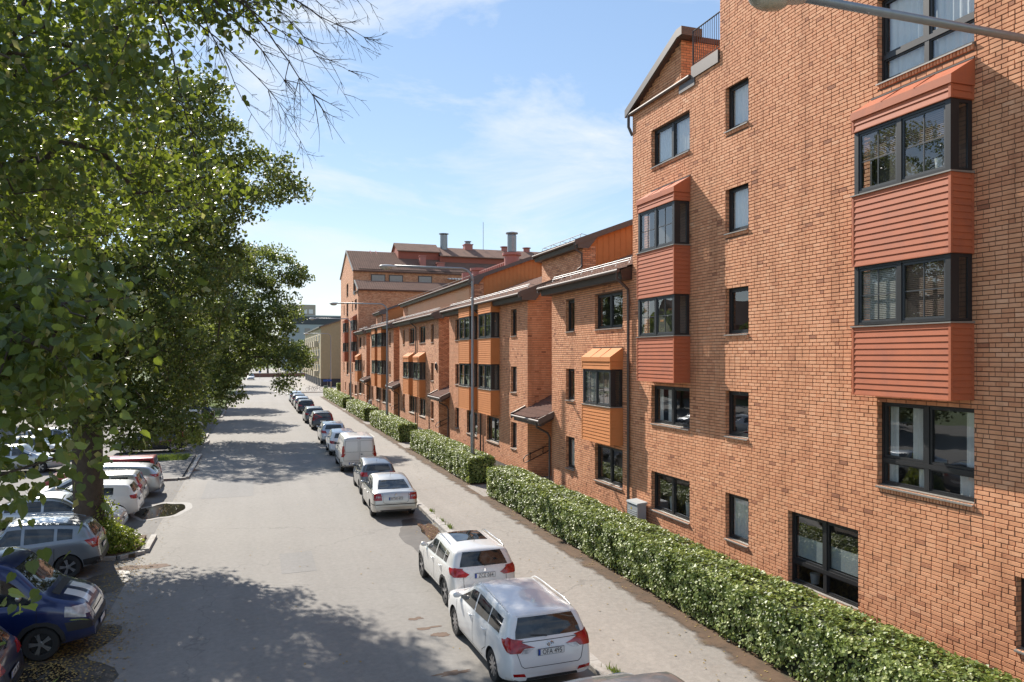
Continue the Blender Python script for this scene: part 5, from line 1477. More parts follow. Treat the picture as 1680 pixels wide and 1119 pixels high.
# grass, weeds and fallen leaves
def blades(name, pts, h, seed, label):
    rg = np.random.default_rng(seed); n = len(pts); a = rg.uniform(0, 6.28, n); d = np.stack([np.cos(a), np.sin(a), np.zeros(n)], 1); s = (h*rg.uniform(.5, 1.3, n))[:, None]
    le = rg.normal(0, .35, (n, 3)); le[:, 2] = 1
    V = np.stack([pts-d*.012, pts+d*.012, pts+le*s*.6+d*.008, pts+le*s], 1).reshape(-1, 3)
    F = np.arange(n*4).reshape(-1, 4)
    return link(name, np_mesh(name, V, F, M_GRASS, np.repeat(rg.random(n), 4)), None, label=label, cat='grass', kind='stuff')
rg = np.random.default_rng(3)
def rect(n, x0, x1, y0, y1, z): return np.stack([rg.uniform(x0, x1, n), rg.uniform(y0, y1, n), np.full(n, z)], 1)
blades('grass', np.vstack([rect(5200, -9.2, -3.9, 48.9, 51.4, .106), rect(2600, -8.4, -3.7, 57.8, 60.4, .1), rect(2200, -8.4, -4.0, 61.8, 65, .1), rect(2500, -8.3, -3.7, 82, 92, .1), rect(2500, -8.3, -3.7, 96, 111, .1), rect(1200, -8.4, -3.7, 75.7, 77.8, .1)]), .14, 8, 'rough grass on the kerbed islands of the parking lot')
tuf = []
for c, n, s in (((6.62, 13.2), 120, .2), ((6.64, 12.7), 90, .18), ((6.62, 23.1), 110, .22), ((6.62, 25.2), 60, .15), ((6.62, 26.5), 60, .2), ((6.63, 27.6), 40, .2), ((6.62, 29.5), 50, .2), ((6.62, 16.4), 40, .3)):
    tuf.append(np.stack([rg.normal(c[0], .045, n), rg.normal(c[1], s, n), np.full(n, .115)], 1))
blades('weeds', np.vstack(tuf), .12, 9, 'small weeds growing from the joint behind the kerb')
def litter(name, pts, size, label, mat=M_LITTER):
    V, F, k = leaf_arrays(pts, size, 4.0, np.random.default_rng(4))
    return link(name, np_mesh(name, V, F, mat, np.repeat(np.random.default_rng(1).random(len(pts)), k)), None, label=label, cat='leaves', kind='stuff')
lp = [np.stack([rg.normal(-3.9, .55, 1600), rg.uniform(14, 26, 1600), np.full(1600, .016)], 1), np.stack([rg.normal(-3.7, .5, 1500), rg.normal(18.5, 1.2, 1500), np.full(1500, .018)], 1), np.stack([rg.normal(-3.6, .3, 500), rg.uniform(26, 58, 500), np.full(500, .014)], 1),
      rect(160, -3, 6, 12, 60, .012), np.stack([rg.normal(6.0, .28, 350), rg.uniform(22, 28.5, 350), np.full(350, .014)], 1), rect(240, 6.7, 9.5, 8, 60, .135), np.stack([rg.normal(9.6, .2, 500), rg.uniform(8, 60, 500), np.full(500, .150)], 1)]
litter('fallen_leaves', np.vstack(lp), .055, 'dry yellow leaves scattered on road and pavement')
soilp = [np.stack([9.55-np.abs(rg.normal(0, .28, 60)), rg.uniform(8, 100, 60), np.full(60, .124)], 1)]
# brown earth and moss washed over the edge of the pavement
def edge_dirt():
    m, n, l, p = nt('edge_dirt'); out = n['Material Output']
    p.inputs['Roughness'].default_value = .95
    g = n.new('ShaderNodeNewGeometry'); sp = n.new('ShaderNodeSeparateXYZ'); l.new(g.outputs['Position'], sp.inputs[0])
    nz = n.new('ShaderNodeTexNoise'); nz.inputs['Scale'].default_value = 1.6; nz.inputs['Detail'].default_value = 9; nz.inputs['Roughness'].default_value = .7; l.new(g.outputs['Position'], nz.inputs['Vector'])
    cr = ramp(n, [(.35, (.075, .05, .03)), (.6, (.14, .085, .05)), (.75, (.10, .095, .04))]); l.new(nz.outputs['Fac'], cr.inputs['Fac']); l.new(cr.outputs['Color'], p.inputs['Base Color'])
    mr = n.new('ShaderNodeMapRange'); mr.inputs[1].default_value = 8.75; mr.inputs[2].default_value = 9.56; mr.inputs[3].default_value = -.38; mr.inputs[4].default_value = .42; l.new(sp.outputs['X'], mr.inputs[0])
    ad = n.new('ShaderNodeMath'); ad.operation = 'ADD'; l.new(mr.outputs[0], ad.inputs[0]); l.new(nz.outputs['Fac'], ad.inputs[1])
    al = ramp(n, [(.46, (0, 0, 0)), (.68, (.92, .92, .92))]); l.new(ad.outputs[0], al.inputs['Fac'])
    t = n.new('ShaderNodeBsdfTransparent'); mx = n.new('ShaderNodeMixShader'); l.new(al.outputs['Color'], mx.inputs[0]); l.new(t.outputs[0], mx.inputs[1]); l.new(p.outputs[0], mx.inputs[2]); l.new(mx.outputs[0], out.inputs['Surface'])
    return m
sheet('earth_strip', [(8.75, -10), (9.62, -10), (9.62, 118), (8.75, 118)], .139, edge_dirt(), kind='structure')
# ------------------------------------------------------------------ cars
def paint(name, col, metal=0.0, rough=0.35):
    m, n, l, p = nt(name)
    p.inputs['Base Color'].default_value = (*col, 1)
    p.inputs['Metallic'].default_value = metal; p.inputs['Roughness'].default_value = rough
    p.inputs['Coat Weight'].default_value = 0.8; p.inputs['Coat Roughness'].default_value = 0.06
    g = n.new('ShaderNodeTexCoord'); nz = n.new('ShaderNodeTexNoise'); nz.inputs['Scale'].default_value = 2.2; nz.inputs['Detail'].default_value = 7
    l.new(g.outputs['Object'], nz.inputs['Vector'])
    r = ramp(n, [(0.35, (0.33, 0.33, 0.33)), (0.7, (0.40, 0.40, 0.40))]); l.new(nz.outputs['Fac'], r.inputs['Fac'])
    mm = n.new('ShaderNodeMath'); mm.operation = 'MULTIPLY'; mm.inputs[1].default_value = rough/0.35; l.new(r.outputs['Color'], mm.inputs[0]); l.new(mm.outputs[0], p.inputs['Roughness'])
    # a film of road dust towards the sills
    sp = n.new('ShaderNodeSeparateXYZ'); l.new(g.outputs['Object'], sp.inputs[0])
    mr = n.new('ShaderNodeMapRange'); mr.inputs[1].default_value = 0.62; mr.inputs[2].default_value = 0.18; mr.inputs[3].default_value = 0.0; mr.inputs[4].default_value = 0.45
    l.new(sp.outputs['Z'], mr.inputs[0])
    m3 = n.new('ShaderNodeMath'); m3.operation = 'MULTIPLY'; l.new(mr.outputs[0], m3.inputs[0]); l.new(nz.outputs['Fac'], m3.inputs[1])
    mx = n.new('ShaderNodeMix'); mx.data_type = 'RGBA'; mx.inputs[6].default_value = (*col, 1); mx.inputs[7].default_value = (0.22, 0.20, 0.17, 1)
    l.new(m3.outputs[0], mx.inputs[0]); l.new(mx.outputs[2], p.inputs['Base Color'])
    return m

def car_glass():
    m, n, l, p = nt('car_glass')
    p.inputs['Base Color'].default_value = (0.012, 0.016, 0.018, 1); p.inputs['Roughness'].default_value = 0.03
    p.inputs['Specular IOR Level'].default_value = 0.75
    g = n.new('ShaderNodeTexCoord'); nz = n.new('ShaderNodeTexNoise'); nz.inputs['Scale'].default_value = 3.5; nz.inputs['Detail'].default_value = 3
    l.new(g.outputs['Object'], nz.inputs['Vector'])
    r = ramp(n, [(0.42, (0.008, 0.010, 0.011)), (0.62, (0.045, 0.050, 0.050))]); l.new(nz.outputs['Fac'], r.inputs['Fac'])
    l.new(r.outputs['Color'], p.inputs['Base Color'])
    return m

def lamp_mat(name, col, rough=0.12):
    m, n, l, p = nt(name)
    p.inputs['Roughness'].default_value = rough; p.inputs['Coat Weight'].default_value = 0.6
    g = n.new('ShaderNodeTexCoord'); w = n.new('ShaderNodeTexNoise'); w.inputs['Scale'].default_value = 9
    l.new(g.outputs['Object'], w.inputs['Vector'])
    c = Vector(col); r = ramp(n, [(0.35, tuple(c*.55)), (0.65, tuple(c))]); l.new(w.outputs['Fac'], r.inputs['Fac']); l.new(r.outputs['Color'], p.inputs['Base Color'])
    return m

M_CGLASS = car_glass()
M_TAIL = lamp_mat('tail_light_red', (0.42, 0.012, 0.012))
M_CLEAR = lamp_mat('clear_lamp', (0.62, 0.62, 0.62), 0.1)
M_AMBER = lamp_mat('amber_lamp', (0.75, 0.20, 0.01))
M_TYRE = pm('tyre_rubber', (0.022, 0.022, 0.022), 0.85, var=0.2)
M_RIM = pm('alloy_rim', (0.42, 0.42, 0.43), 0.32, 0.85, var=0.1)
M_DARKRIM = pm('dark_wheel', (0.03, 0.03, 0.032), 0.5, 0.2, var=0.2)
M_PLASTIC = pm('black_plastic', (0.022, 0.022, 0.023), 0.55, var=0.15)
M_SEAM = pm('panel_gap', (0.012, 0.012, 0.012), 0.8, var=0.1)
M_PLATE = pm('plate_white', (0.72, 0.72, 0.70), 0.5, var=0.04)
M_BLUE = pm('plate_blue', (0.02, 0.07, 0.36), 0.5, var=0.05)
M_INK = pm('plate_black', (0.015, 0.015, 0.015), 0.6, var=0.05)
M_CHROME = pm('chrome', (0.55, 0.56, 0.58), 0.15, 1.0, var=0.05)

def pchip(xs, ys):
    xs = np.array(xs, float); ys = np.array(ys, float); h = np.diff(xs); d = np.diff(ys)/h; m = np.zeros_like(xs)
    m[0], m[-1] = d[0], d[-1]
    for i in range(1, len(xs)-1):
        m[i] = 0 if d[i-1]*d[i] <= 0 else (h[i-1]+h[i])*3/((2*h[i]+h[i-1])/d[i-1]+(h[i]+2*h[i-1])/d[i])
    def f(x):
        x = np.clip(x, xs[0], xs[-1]); i = np.clip(np.searchsorted(xs, x)-1, 0, len(h)-1); t = (x-xs[i])/h[i]
        return (1+2*t)*(1-t)**2*ys[i]+t*(1-t)**2*h[i]*m[i]+t*t*(3-2*t)*ys[i+1]+t*t*(t-1)*h[i]*m[i+1]
    return f

TEXT_CACHE = {}
def text_mesh(s, size, mat):
    if (s, size) in TEXT_CACHE: return TEXT_CACHE[(s, size)]
    cu = bpy.data.curves.new('lettering', 'FONT'); cu.body = s; cu.size = size; cu.align_x = 'CENTER'; cu.align_y = 'CENTER'; cu.extrude = .001; cu.space_character = 1.05; cu.resolution_u = 3
    o = bpy.data.objects.new('lettering_tmp', cu); COL.objects.link(o)
    dg = bpy.context.evaluated_depsgraph_get(); me = bpy.data.meshes.new_from_object(o.evaluated_get(dg))
    bpy.data.objects.remove(o); me.materials.clear(); me.materials.append(mat); TEXT_CACHE[(s, size)] = me
    return me

class Car:
    """x forward from the rear bumper, y to the left, z up"""
    def __init__(s, spec):
        s.S = spec; L, W = spec['L'], spec['W']
        s.zt = pchip(*zip(*spec['top'])); s.zbelt_ = pchip(*zip(*spec['belt'])); s.L, s.W = L, W
        s.tum = spec.get('tum', .26); s.zb0 = spec.get('clear', .20); s.box = spec.get('boxy', 0)
    def belt(s, x): return np.minimum(s.zbelt_(x), s.zt(x)-.05)
    def hw(s, x):
        L = s.L; W = s.W/2; rb = s.S.get('rear_round', .55); rt = s.S.get('rear_taper', .12); fb = s.S.get('front_round', .95); ft = s.S.get('front_taper', .24)
        a = np.clip((rb-x)/rb, 0, 1); b = np.clip((x-(L-fb))/fb, 0, 1)
        return W*(1-rt*a**2.6)*(1-ft*b**2.4)
    def section(s, x):
        w = float(s.hw(x)); zt = float(s.zt(x)); zb = s.zb0+.13*max(0, 1-x/.5)**1.5+.07*max(0, 1-(s.L-x)/.6)**1.5
        be = float(s.belt(x)); be = max(be, zb+.12); zt = max(zt, be+.04); h = zt-be
        D = be-zb; re = min(.085, .5*h); yb = .945*w; yr = yb-s.tum*max(0, h-.05)-.03
        sh = s.S.get('shoulder', .03)
        pts = [(0, zb), (.55*w, zb), (.84*w, zb+.01), (.955*w, zb+.05), (.985*w, zb+.15*D+.02), (.998*w, zb+.36*D), (w, zb+.58*D), (.99*w, zb+.80*D), (.975*w, be-.05*D), (.945*w+sh*.3, be), (yb-.004, be+.014 if h > .1 else be+.3*h)]
        if h > .1:
            for t in (.33, .66): pts.append((yb+(yr-yb)*(t**1.15), be+.014+(h-.014-re)*t))
        else:
            for t in (.33, .66): pts.append((yb+(yr-yb)*t, be+h*(.3+.25*t)))
        pts += [(yr, zt-re), (yr-.035, zt-re*.45), (yr-.10, zt-re*.16), (yr*.6, zt-.0), (yr*.3, zt+.012), (0, zt+.016)]
        return pts
    def mesh(s):
        L = s.L
        xs = np.unique(np.round(np.concatenate([np.linspace(0, .30, 10), np.linspace(.3, L-.5, 54), np.linspace(L-.5, L, 14)]), 4))
        secs = []
        for x in xs:
            q = s.section(x); secs.append([(x, y, z) for y, z in q]+[(x, -y, z) for y, z in q[-2:0:-1]])
        mb = MB(); m = len(secs[0])
        for sc in secs: mb.v += sc
        for i in range(len(xs)-1):
            for k in range(m):
                a = i*m+k; b = i*m+(k+1) % m; mb.f.append((a, a+m, b+m, b)); mb.m.append(0)
        mb.f.append(tuple(range(m))); mb.m.append(0)
        e = (len(xs)-1)*m; mb.f.append(tuple(range(e+m-1, e-1, -1))); mb.m.append(0)
        return mb

def make_car(label, spec, col, pos, heading, detail=2, group='cars parked along the right kerb', cat='car', name='parked_car'):
    """pos: ground point under the middle of the rear axle; heading: angle of the car's nose from +X"""
    c = Car(spec); L, W = c.L, c.W; S = spec
    root = empty(name, (pos[0], pos[1], 0.012), heading, label=label, cat=cat, group=group)
    xr = S['xr']; xf = xr+S['wb']; rw = S.get('rw', .315)
    off = Vector((-xr, 0, 0))
    mb = c.mesh(); me = mb.mesh('body', [col, M_PLASTIC], True)
    bm = bmesh.new(); bm.from_mesh(me); bmesh.ops.recalc_face_normals(bm, faces=bm.faces[:]); bvh = BVHTree.FromBMesh(bm)
    bm.to_mesh(me); bm.free()
    body = bpy.data.objects.new('body', me); COL.objects.link(body)
    # wheel arches
    cm = MB()
    for x in (xr, xf):
        for sg in (1, -1):
            cm.lathe([(rw+.045, sg*(W/2-.30)), (rw+.045, sg*(W/2+.2))], 'y', (x, 0, rw), 28)
            n0 = len(cm.v)-56; cm.f.append(tuple(range(n0, n0+28))); cm.m.append(0); cm.f.append(tuple(range(n0+28, n0+56))); cm.m.append(0)
    cme = cm.mesh('cut', M_PLASTIC); b2 = bmesh.new(); b2.from_mesh(cme); bmesh.ops.remove_doubles(b2, verts=b2.verts, dist=1e-5); bmesh.ops.recalc_face_normals(b2, faces=b2.faces[:]); b2.to_mesh(cme); b2.free()
    cut = bpy.data.objects.new('cut', cme); COL.objects.link(cut)
    md = body.modifiers.new('arch', 'BOOLEAN'); md.operation = 'DIFFERENCE'; md.object = cut; md.solver = 'EXACT'
    try: md.material_mode = 'TRANSFER'
    except Exception: pass
    dg = bpy.context.evaluated_depsgraph_get(); nm = bpy.data.meshes.new_from_object(body.evaluated_get(dg))
    bpy.data.objects.remove(cut); bpy.data.objects.remove(body)
    nm.polygons.foreach_set('use_smooth', [True]*len(nm.polygons)); nm.set_sharp_from_angle(angle=R(48)); nm.transform(Matrix.Translation(off))
    if M_PLASTIC.name not in [q.name for q in nm.materials if q]: nm.materials.append(M_PLASTIC)
    body = link('body', nm, root)

    def patch(poly, view, mat, nme, parent=root, o=.006, grid=.075, sides=(1, -1), each=False, skirt=.02):
        """a panel cut to an outline, lying on the body; view: side (x,z), rear/front (y,z), top (x,y)"""
        objs = []; parts = []
        for sg in sides:
            pts = []
            for i in range(len(poly)):
                a = Vector(poly[i]); b = Vector(poly[(i+1) % len(poly)]); n = max(1, int((b-a).length/grid))
                for k in range(n): pts.append(a+(b-a)*k/n)
            nb = len(pts)
            lo = Vector((min(p.x for p in pts), min(p.y for p in pts))); hi = Vector((max(p.x for p in pts), max(p.y for p in pts)))
            inn = []
            x = lo.x+grid/2
            while x < hi.x:
                y = lo.y+grid/2
                while y < hi.y:
                    q = Vector((x, y)); ins = False; j = nb-1; near = False
                    for i in range(nb):
                        if (pts[i].y > y) != (pts[j].y > y) and x < (pts[j].x-pts[i].x)*(y-pts[i].y)/(pts[j].y-pts[i].y)+pts[i].x: ins = not ins
                        if (pts[i]-q).length < grid*.45: near = True
                        j = i
                    if ins and not near: inn.append(q)
                    y += grid
                x += grid
            try: v2, _, f2, *_r = delaunay_2d_cdt(pts+inn, [], [list(range(nb))], 1, 1e-5)
            except Exception: continue
            V = []; ok = True
            for p in v2:
                if view == 'side': o_, d = Vector((p.x, sg*3, p.y)), Vector((0, -sg, 0))
                elif view == 'rear': o_, d = Vector((-3, sg*p.x, p.y)), Vector((1, 0, 0))
                elif view == 'front': o_, d = Vector((L+3, sg*p.x, p.y)), Vector((-1, 0, 0))
                else: o_, d = Vector((p.x, sg*p.y, 4)), Vector((0, 0, -1))
                h, nrm, _, _ = bvh.ray_cast(o_, d)
                bad = lambda h_: h_ is None or (view == 'side' and abs(h_.y) < .60*float(c.hw(h_.x))) or (view in ('rear', 'front') and abs(h_.x-(0 if view == 'rear' else L)) > 1.9)
                if bad(h):
                    ce = sum((Vector(q) for q in poly), Vector((0, 0)))/len(poly); h = None
                    for st in range(1, 25):
                        q = p+(ce-p)*(st/25)
                        if view == 'side': o_ = Vector((q.x, sg*3, q.y))
                        elif view == 'rear': o_ = Vector((-3, sg*q.x, q.y))
                        elif view == 'front': o_ = Vector((L+3, sg*q.x, q.y))
                        else: o_ = Vector((q.x, sg*q.y, 4))
                        h, nrm, _, _ = bvh.ray_cast(o_, d)
                        if not bad(h): break
                    if h is None: h, nrm, _, _ = bvh.find_nearest(o_+d*3)
                if nrm.dot(d) > 0: nrm = -nrm
                V.append((h+nrm*o+off, nrm))
            pm_ = MB(); pm_.v = [tuple(a) for a, _ in V]; pm_.f = [tuple(f) for f in f2]; pm_.m = [0]*len(f2)
            ec = {}
            for f in f2:
                for i in range(len(f)): e = (f[i], f[(i+1) % len(f)]); ec[tuple(sorted(e))] = ec.get(tuple(sorted(e)), 0)+1
            for (a, b), k in ec.items():
                if k == 1:
                    n0 = len(pm_.v); pm_.v += [tuple(V[a][0]-V[a][1]*skirt), tuple(V[b][0]-V[b][1]*skirt)]; pm_.f.append((a, b, n0+1, n0)); pm_.m.append(0)
            parts.append(pm_)
            objs.append(build(pm_, nme, mat, parent, sharp=35))
        return objs
    def strip(path, wd, view, mat, nme, parent=body, sides=(1, -1), o=.004):
        pts = [Vector(p) for p in path]
        for sg in sides:
            sm = MB()
            for i in range(len(pts)-1):
                d = pts[i+1]-pts[i]; m = max(1, int(d.length/.07)); nn = Vector((-d.y, d.x)).normalized()*wd/2; row = []
                for k in range(m+1):
                    q = pts[i]+d*k/m; pr = []
                    for e in (nn, -nn):
                        c_ = q+e
                        o_, dr = (Vector((c_.x, sg*3, c_.y)), Vector((0, -sg, 0))) if view == 'side' else (Vector((-3, sg*c_.x, c_.y)), Vector((1, 0, 0)))
                        h, nrm, _, _ = bvh.ray_cast(o_, dr)
                        if h is None: pr = None; break
                        if nrm.dot(dr) > 0: nrm = -nrm
                        pr.append(h+nrm*o+off)
                    row.append(pr)
                for k in range(m):
                    if row[k] and row[k+1]: sm.quad(row[k][0], row[k+1][0], row[k+1][1], row[k][1])
            if sm.f: build(sm, nme, mat, parent)

    # side windows follow belt and roof line
    for (x0, x1) in S['panes']:
        n = 9; lo = []; hi = []
        for i in range(n+1):
            x = x0+(x1-x0)*i/n; b = float(c.belt(x))+.035; t = float(c.zt(x))-S.get('win_top', .135)
            if t-b > .03: lo.append((x, b)); hi.append((x, t))
        if len(lo) > 1:
            sl = S.get('lean', .0)
            patch(lo+hi[::-1], 'side', M_CGLASS, 'side_window', o=.005)
    if detail > 1 and S['panes']:
        xa, xb = S['panes'][0][0]-.05, S['panes'][-1][1]+.06
    ws = S.get('windscreen')
    if ws: patch([(-ws[0], ws[2]), (ws[0], ws[2]), (ws[0]*.98, ws[2]+.1*(ws[3]-ws[2])), (ws[1], ws[3]), (-ws[1], ws[3]), (-ws[0]*.98, ws[2]+.1*(ws[3]-ws[2]))], 'front', M_CGLASS, 'windscreen', sides=(1,))
    rwn = S.get('rear_window')
    if rwn: patch([(-rwn[0], rwn[2]), (rwn[0], rwn[2]), (rwn[1], rwn[3]), (-rwn[1], rwn[3])] if not isinstance(rwn[0], (tuple, list)) else rwn, 'rear', S.get('rear_glass', M_CGLASS), 'rear_window', sides=(1,))
    if 'tail' in S:
        for poly, m in S['tail']: patch(poly, 'rear', m, 'tail_light', grid=.032, o=.016)
        for poly, m in S.get('tail_side', []): patch(poly, 'side', m, 'tail_light', grid=.04, o=.014)
    for poly, m in S.get('head', []): patch(poly, 'front', m, 'headlight', grid=.06, o=.010)
    for poly, m in S.get('head_side', []): patch(poly, 'side', m, 'headlight', grid=.06, o=.008)
    for nme, view, poly, m, sd in S.get('extra', []): patch(poly, view, m, nme, sides=sd, o=.008)
    if detail > 0:
        for path in S.get('seams', []): strip(path, .011, 'side', M_SEAM, 'door_gap')
        for path in S.get('rear_seams', []): strip(path, .010, 'rear', M_SEAM, 'tailgate_gap', sides=(1,))
        for (hx, hz) in S.get('handles', []):
            for sg in (1, -1):
                h, nrm, _, _ = bvh.ray_cast(Vector((hx, sg*3, hz)), Vector((0, -sg, 0)))
                hm = MB(); p = h+off; hm.tube([(p.x-.09, p.y-sg*.005, p.z), (p.x-.07, p.y+sg*.03, p.z+.004), (p.x+.07, p.y+sg*.03, p.z+.004), (p.x+.09, p.y-sg*.005, p.z)], [.012, .017, .017, .012], 8); build(hm, 'door_handle', col if S.get('handle_paint', True) else M_PLASTIC, root, smooth=True)
    # wheels
    tm = MB(); wd = .205
    tm.lathe([(rw*.62, -wd/2+.01), (rw*.70, -wd/2), (rw*.93, -wd/2+.002), (rw*.985, -wd/2+.022), (rw, -wd/2+.05), (rw, wd/2-.05), (rw*.985, wd/2-.022), (rw*.93, wd/2-.002), (rw*.70, wd/2), (rw*.62, wd/2-.01), (rw*.62, -wd/2+.01)], 'y', (0, 0, 0), 32)
    tyre = tm.mesh('tyre', M_TYRE, True); tyre.set_sharp_from_angle(angle=R(40))
    rm = MB(); ns = S.get('spokes', 5)
    rm.lathe([(rw*.70, wd/2-.004), (rw*.66, wd/2-.008), (rw*.62, wd/2-.03), (rw*.62, -wd/2+.03)], 'y', (0, 0, 0), 32, 0)
    rm.lathe([(rw*.63, wd/2-.085), (0.001, wd/2-.085)], 'y', (0, 0, 0), 24, 1)
    rm.lathe([(rw*.17, wd/2-.06), (rw*.17, wd/2-.018), (rw*.12, wd/2-.012), (.001, wd/2-.012)], 'y', (0, 0, 0), 16, 0)
    for k in range(ns):
        a = 2*math.pi*k/ns
        for da, ww in (((0, .13*5/ns+.04),) if ns > 6 else ((-.12, .075), (.12, .075))):
            ca, sa = math.cos(a+da), math.sin(a+da); r0, r1 = rw*.12, rw*.66; wv = ww*rw*1.25
            P = [Vector((ca*r+sa*q, yy, sa*r-ca*q)) for yy in (wd/2-.045, wd/2-.012) for r, q in ((r0, -wv*.5), (r0, wv*.5), (r1, wv*.6), (r1, -wv*.6))]
            rm.box8(P, 0)
    rim = rm.mesh('rim', [M_RIM, M_DARKRIM], False)
    for x in (xr, xf):
        for sg in (1, -1):
            w = link('wheel', tyre, root, Vector((x, sg*(W/2-.125), rw))+off, 0 if sg > 0 else math.pi)
            link('rim', rim, w)
    # under-body so that no light shows through
    ub = MB(); ub.box(xr-.35-xr, xf+.3-xr, -W/2+.32, W/2-.32, .17, .32); build(ub, 'underbody', M_PLASTIC, root)
    # mirrors
    if 'mirror' in S:
        mx, mz = S['mirror']
        for sg in (1, -1):
            h, nrm, _, _ = bvh.ray_cast(Vector((mx, sg*3, mz)), Vector((0, -sg, 0)))
            y0 = abs(h.y); mm = MB()
            secs = [(0, .018, .014), (.05, .04, .03), (.09, .068, .05), (.15, .074, .056), (.19, .06, .045), (.21, .025, .02)]
            ring = []
            for dy, hh, ww in secs:
                ring.append([(mx+ww*1.0*math.cos(a)-xr+.02*dy, sg*(y0-.03+dy), mz+.03+hh*.9*math.sin(a)+.12*dy) for a in np.linspace(0, 2*math.pi, 13)[:-1]])
            n0 = len(mm.v)
            for r_ in ring: mm.v += r_
            for i in range(len(ring)-1):
                for k in range(12): mm.f.append((n0+i*12+k, n0+i*12+(k+1) % 12, n0+(i+1)*12+(k+1) % 12, n0+(i+1)*12+k)); mm.m.append(0)
            mm.f.append(tuple(range(n0+60, n0+72))); mm.m.append(0)
            build(mm, 'wing_mirror', S.get('mirror_mat', col), root, smooth=True)
    if S.get('rails'):
        x0, x1, mt = S['rails']
        for sg in (1, -1):
            pts = []
            for i in range(13):
                x = x0+(x1-x0)*i/12; sec = c.section(x); yy = sec[-6][0]-.05; t = i/12
                pts.append((x-xr, sg*yy, float(c.zt(x))-.02+.042*min(1, 6*min(t, 1-t))))
            rmb = MB(); rmb.tube(pts, .0125, 7); build(rmb, 'roof_rail', mt, root, sharp=60)
    if S.get('antenna'):
        ax, kind = S['antenna']; am = MB(); z = float(c.zt(ax))+.012
        if kind == 'fin': am.prism([(ax-xr-.09, -.018, z), (ax-xr+.07, -.018, z), (ax-xr-.05, -.010, z+.06), (ax-xr-.085, -.010, z+.06)], (0, .034, 0)); build(am, 'aerial', col, root)
        else: am.tube([(ax-xr, 0, z), (ax-xr-.16, 0, z+.2)], [.006, .003], 5); build(am, 'aerial', M_PLASTIC, root)
    if S.get('wiper'):
        y0, z0, y1, z1 = S['wiper']; wm = MB(); pp = []
        for t in np.linspace(0, 1, 6):
            h, nrm, _, _ = bvh.ray_cast(Vector((-3, y0+(y1-y0)*t, z0+(z1-z0)*t)), Vector((1, 0, 0))); pp.append(tuple(h-Vector((.022, 0, 0))+off))
        wm.tube(pp, [.016, .014, .012, .011, .010, .008], 5); build(wm, 'wiper', M_PLASTIC, root)
    # plates
    for view, txt, z in S.get('plates', []):
        sg = -1 if view == 'rear' else 1
        y = S.get('plate_y', 0)
        h, nrm, _, _ = bvh.ray_cast(Vector((-3 if sg < 0 else L+3, y, z)), Vector((-sg, 0, 0)))
        pmb = MB(); x = h.x-xr+sg*.012
        pmb.box(min(x, x+sg*.012), max(x, x+sg*.012), y-.265, y+.265, z-.06, z+.06)
        hold = build(pmb, 'number_plate', M_PLASTIC, root)
        pw = MB(); x2 = x+sg*.0125; pw.box(min(x2, x2+sg*.003), max(x2, x2+sg*.003), y-.258, y+.258, z-.054, z+.054); build(pw, 'plate_face', M_PLATE, hold)
        yb = y-sg*(-.24) if False else y+(.238 if sg < 0 else -.238)
        bb = MB(); x3 = x2+sg*.0032; bb.box(min(x3, x3+sg*.001), max(x3, x3+sg*.001), yb-.02, yb+.02, z-.053, z+.053); build(bb, 'plate_band', M_BLUE, hold)
        if txt:
            o = link('lettering', text_mesh(txt, .128, M_INK), hold, (x3+sg*.002, y-(.02 if sg < 0 else -.02), z-.004)); o.rotation_euler = (R(90), 0, R(-90) if sg < 0 else R(90)); o.scale = (.80, 1, 1)
    if S.get('badge'):
        view, y, z, r, kind = S['badge']; sg = -1 if view == 'rear' else 1
        h, nrm, _, _ = bvh.ray_cast(Vector((-3 if sg < 0 else L+3, y, z)), Vector((-sg, 0, 0))); bmb = MB(); p = h-Vector((xr, 0, 0))+Vector((sg*.014, 0, 0))
        def oval(a, b, dz=0.0, t=.008): bmb.tube([(p.x, y+a*math.cos(q), z+dz+b*math.sin(q)) for q in np.linspace(0, 2*math.pi, 25)], t, 5, cap=False)
        if kind == 'ovals': oval(r*1.35, r*.95); oval(r*.5, r*.85); oval(r*1.0, r*.4, r*.42)
        elif kind == 'ring': oval(r, r); bmb.lathe([(r, 0), (.001, .004)], 'x', (p.x, y, z), 16)
        else:
            bmb.prism([(p.x, y-r*.6, z-r), (p.x, y-r*.1, z-r*.5), (p.x, y+r*.3, z-r), (p.x, y+r*.7, z-r*.2), (p.x, y+r*.2, z+r*.2), (p.x, y+r*.5, z+r), (p.x, y-r*.3, z+r*.9), (p.x, y-r*.7, z+r*.2)], (sg*.008, 0, 0))
        build(bmb, 'badge', M_CHROME, root)
    return root

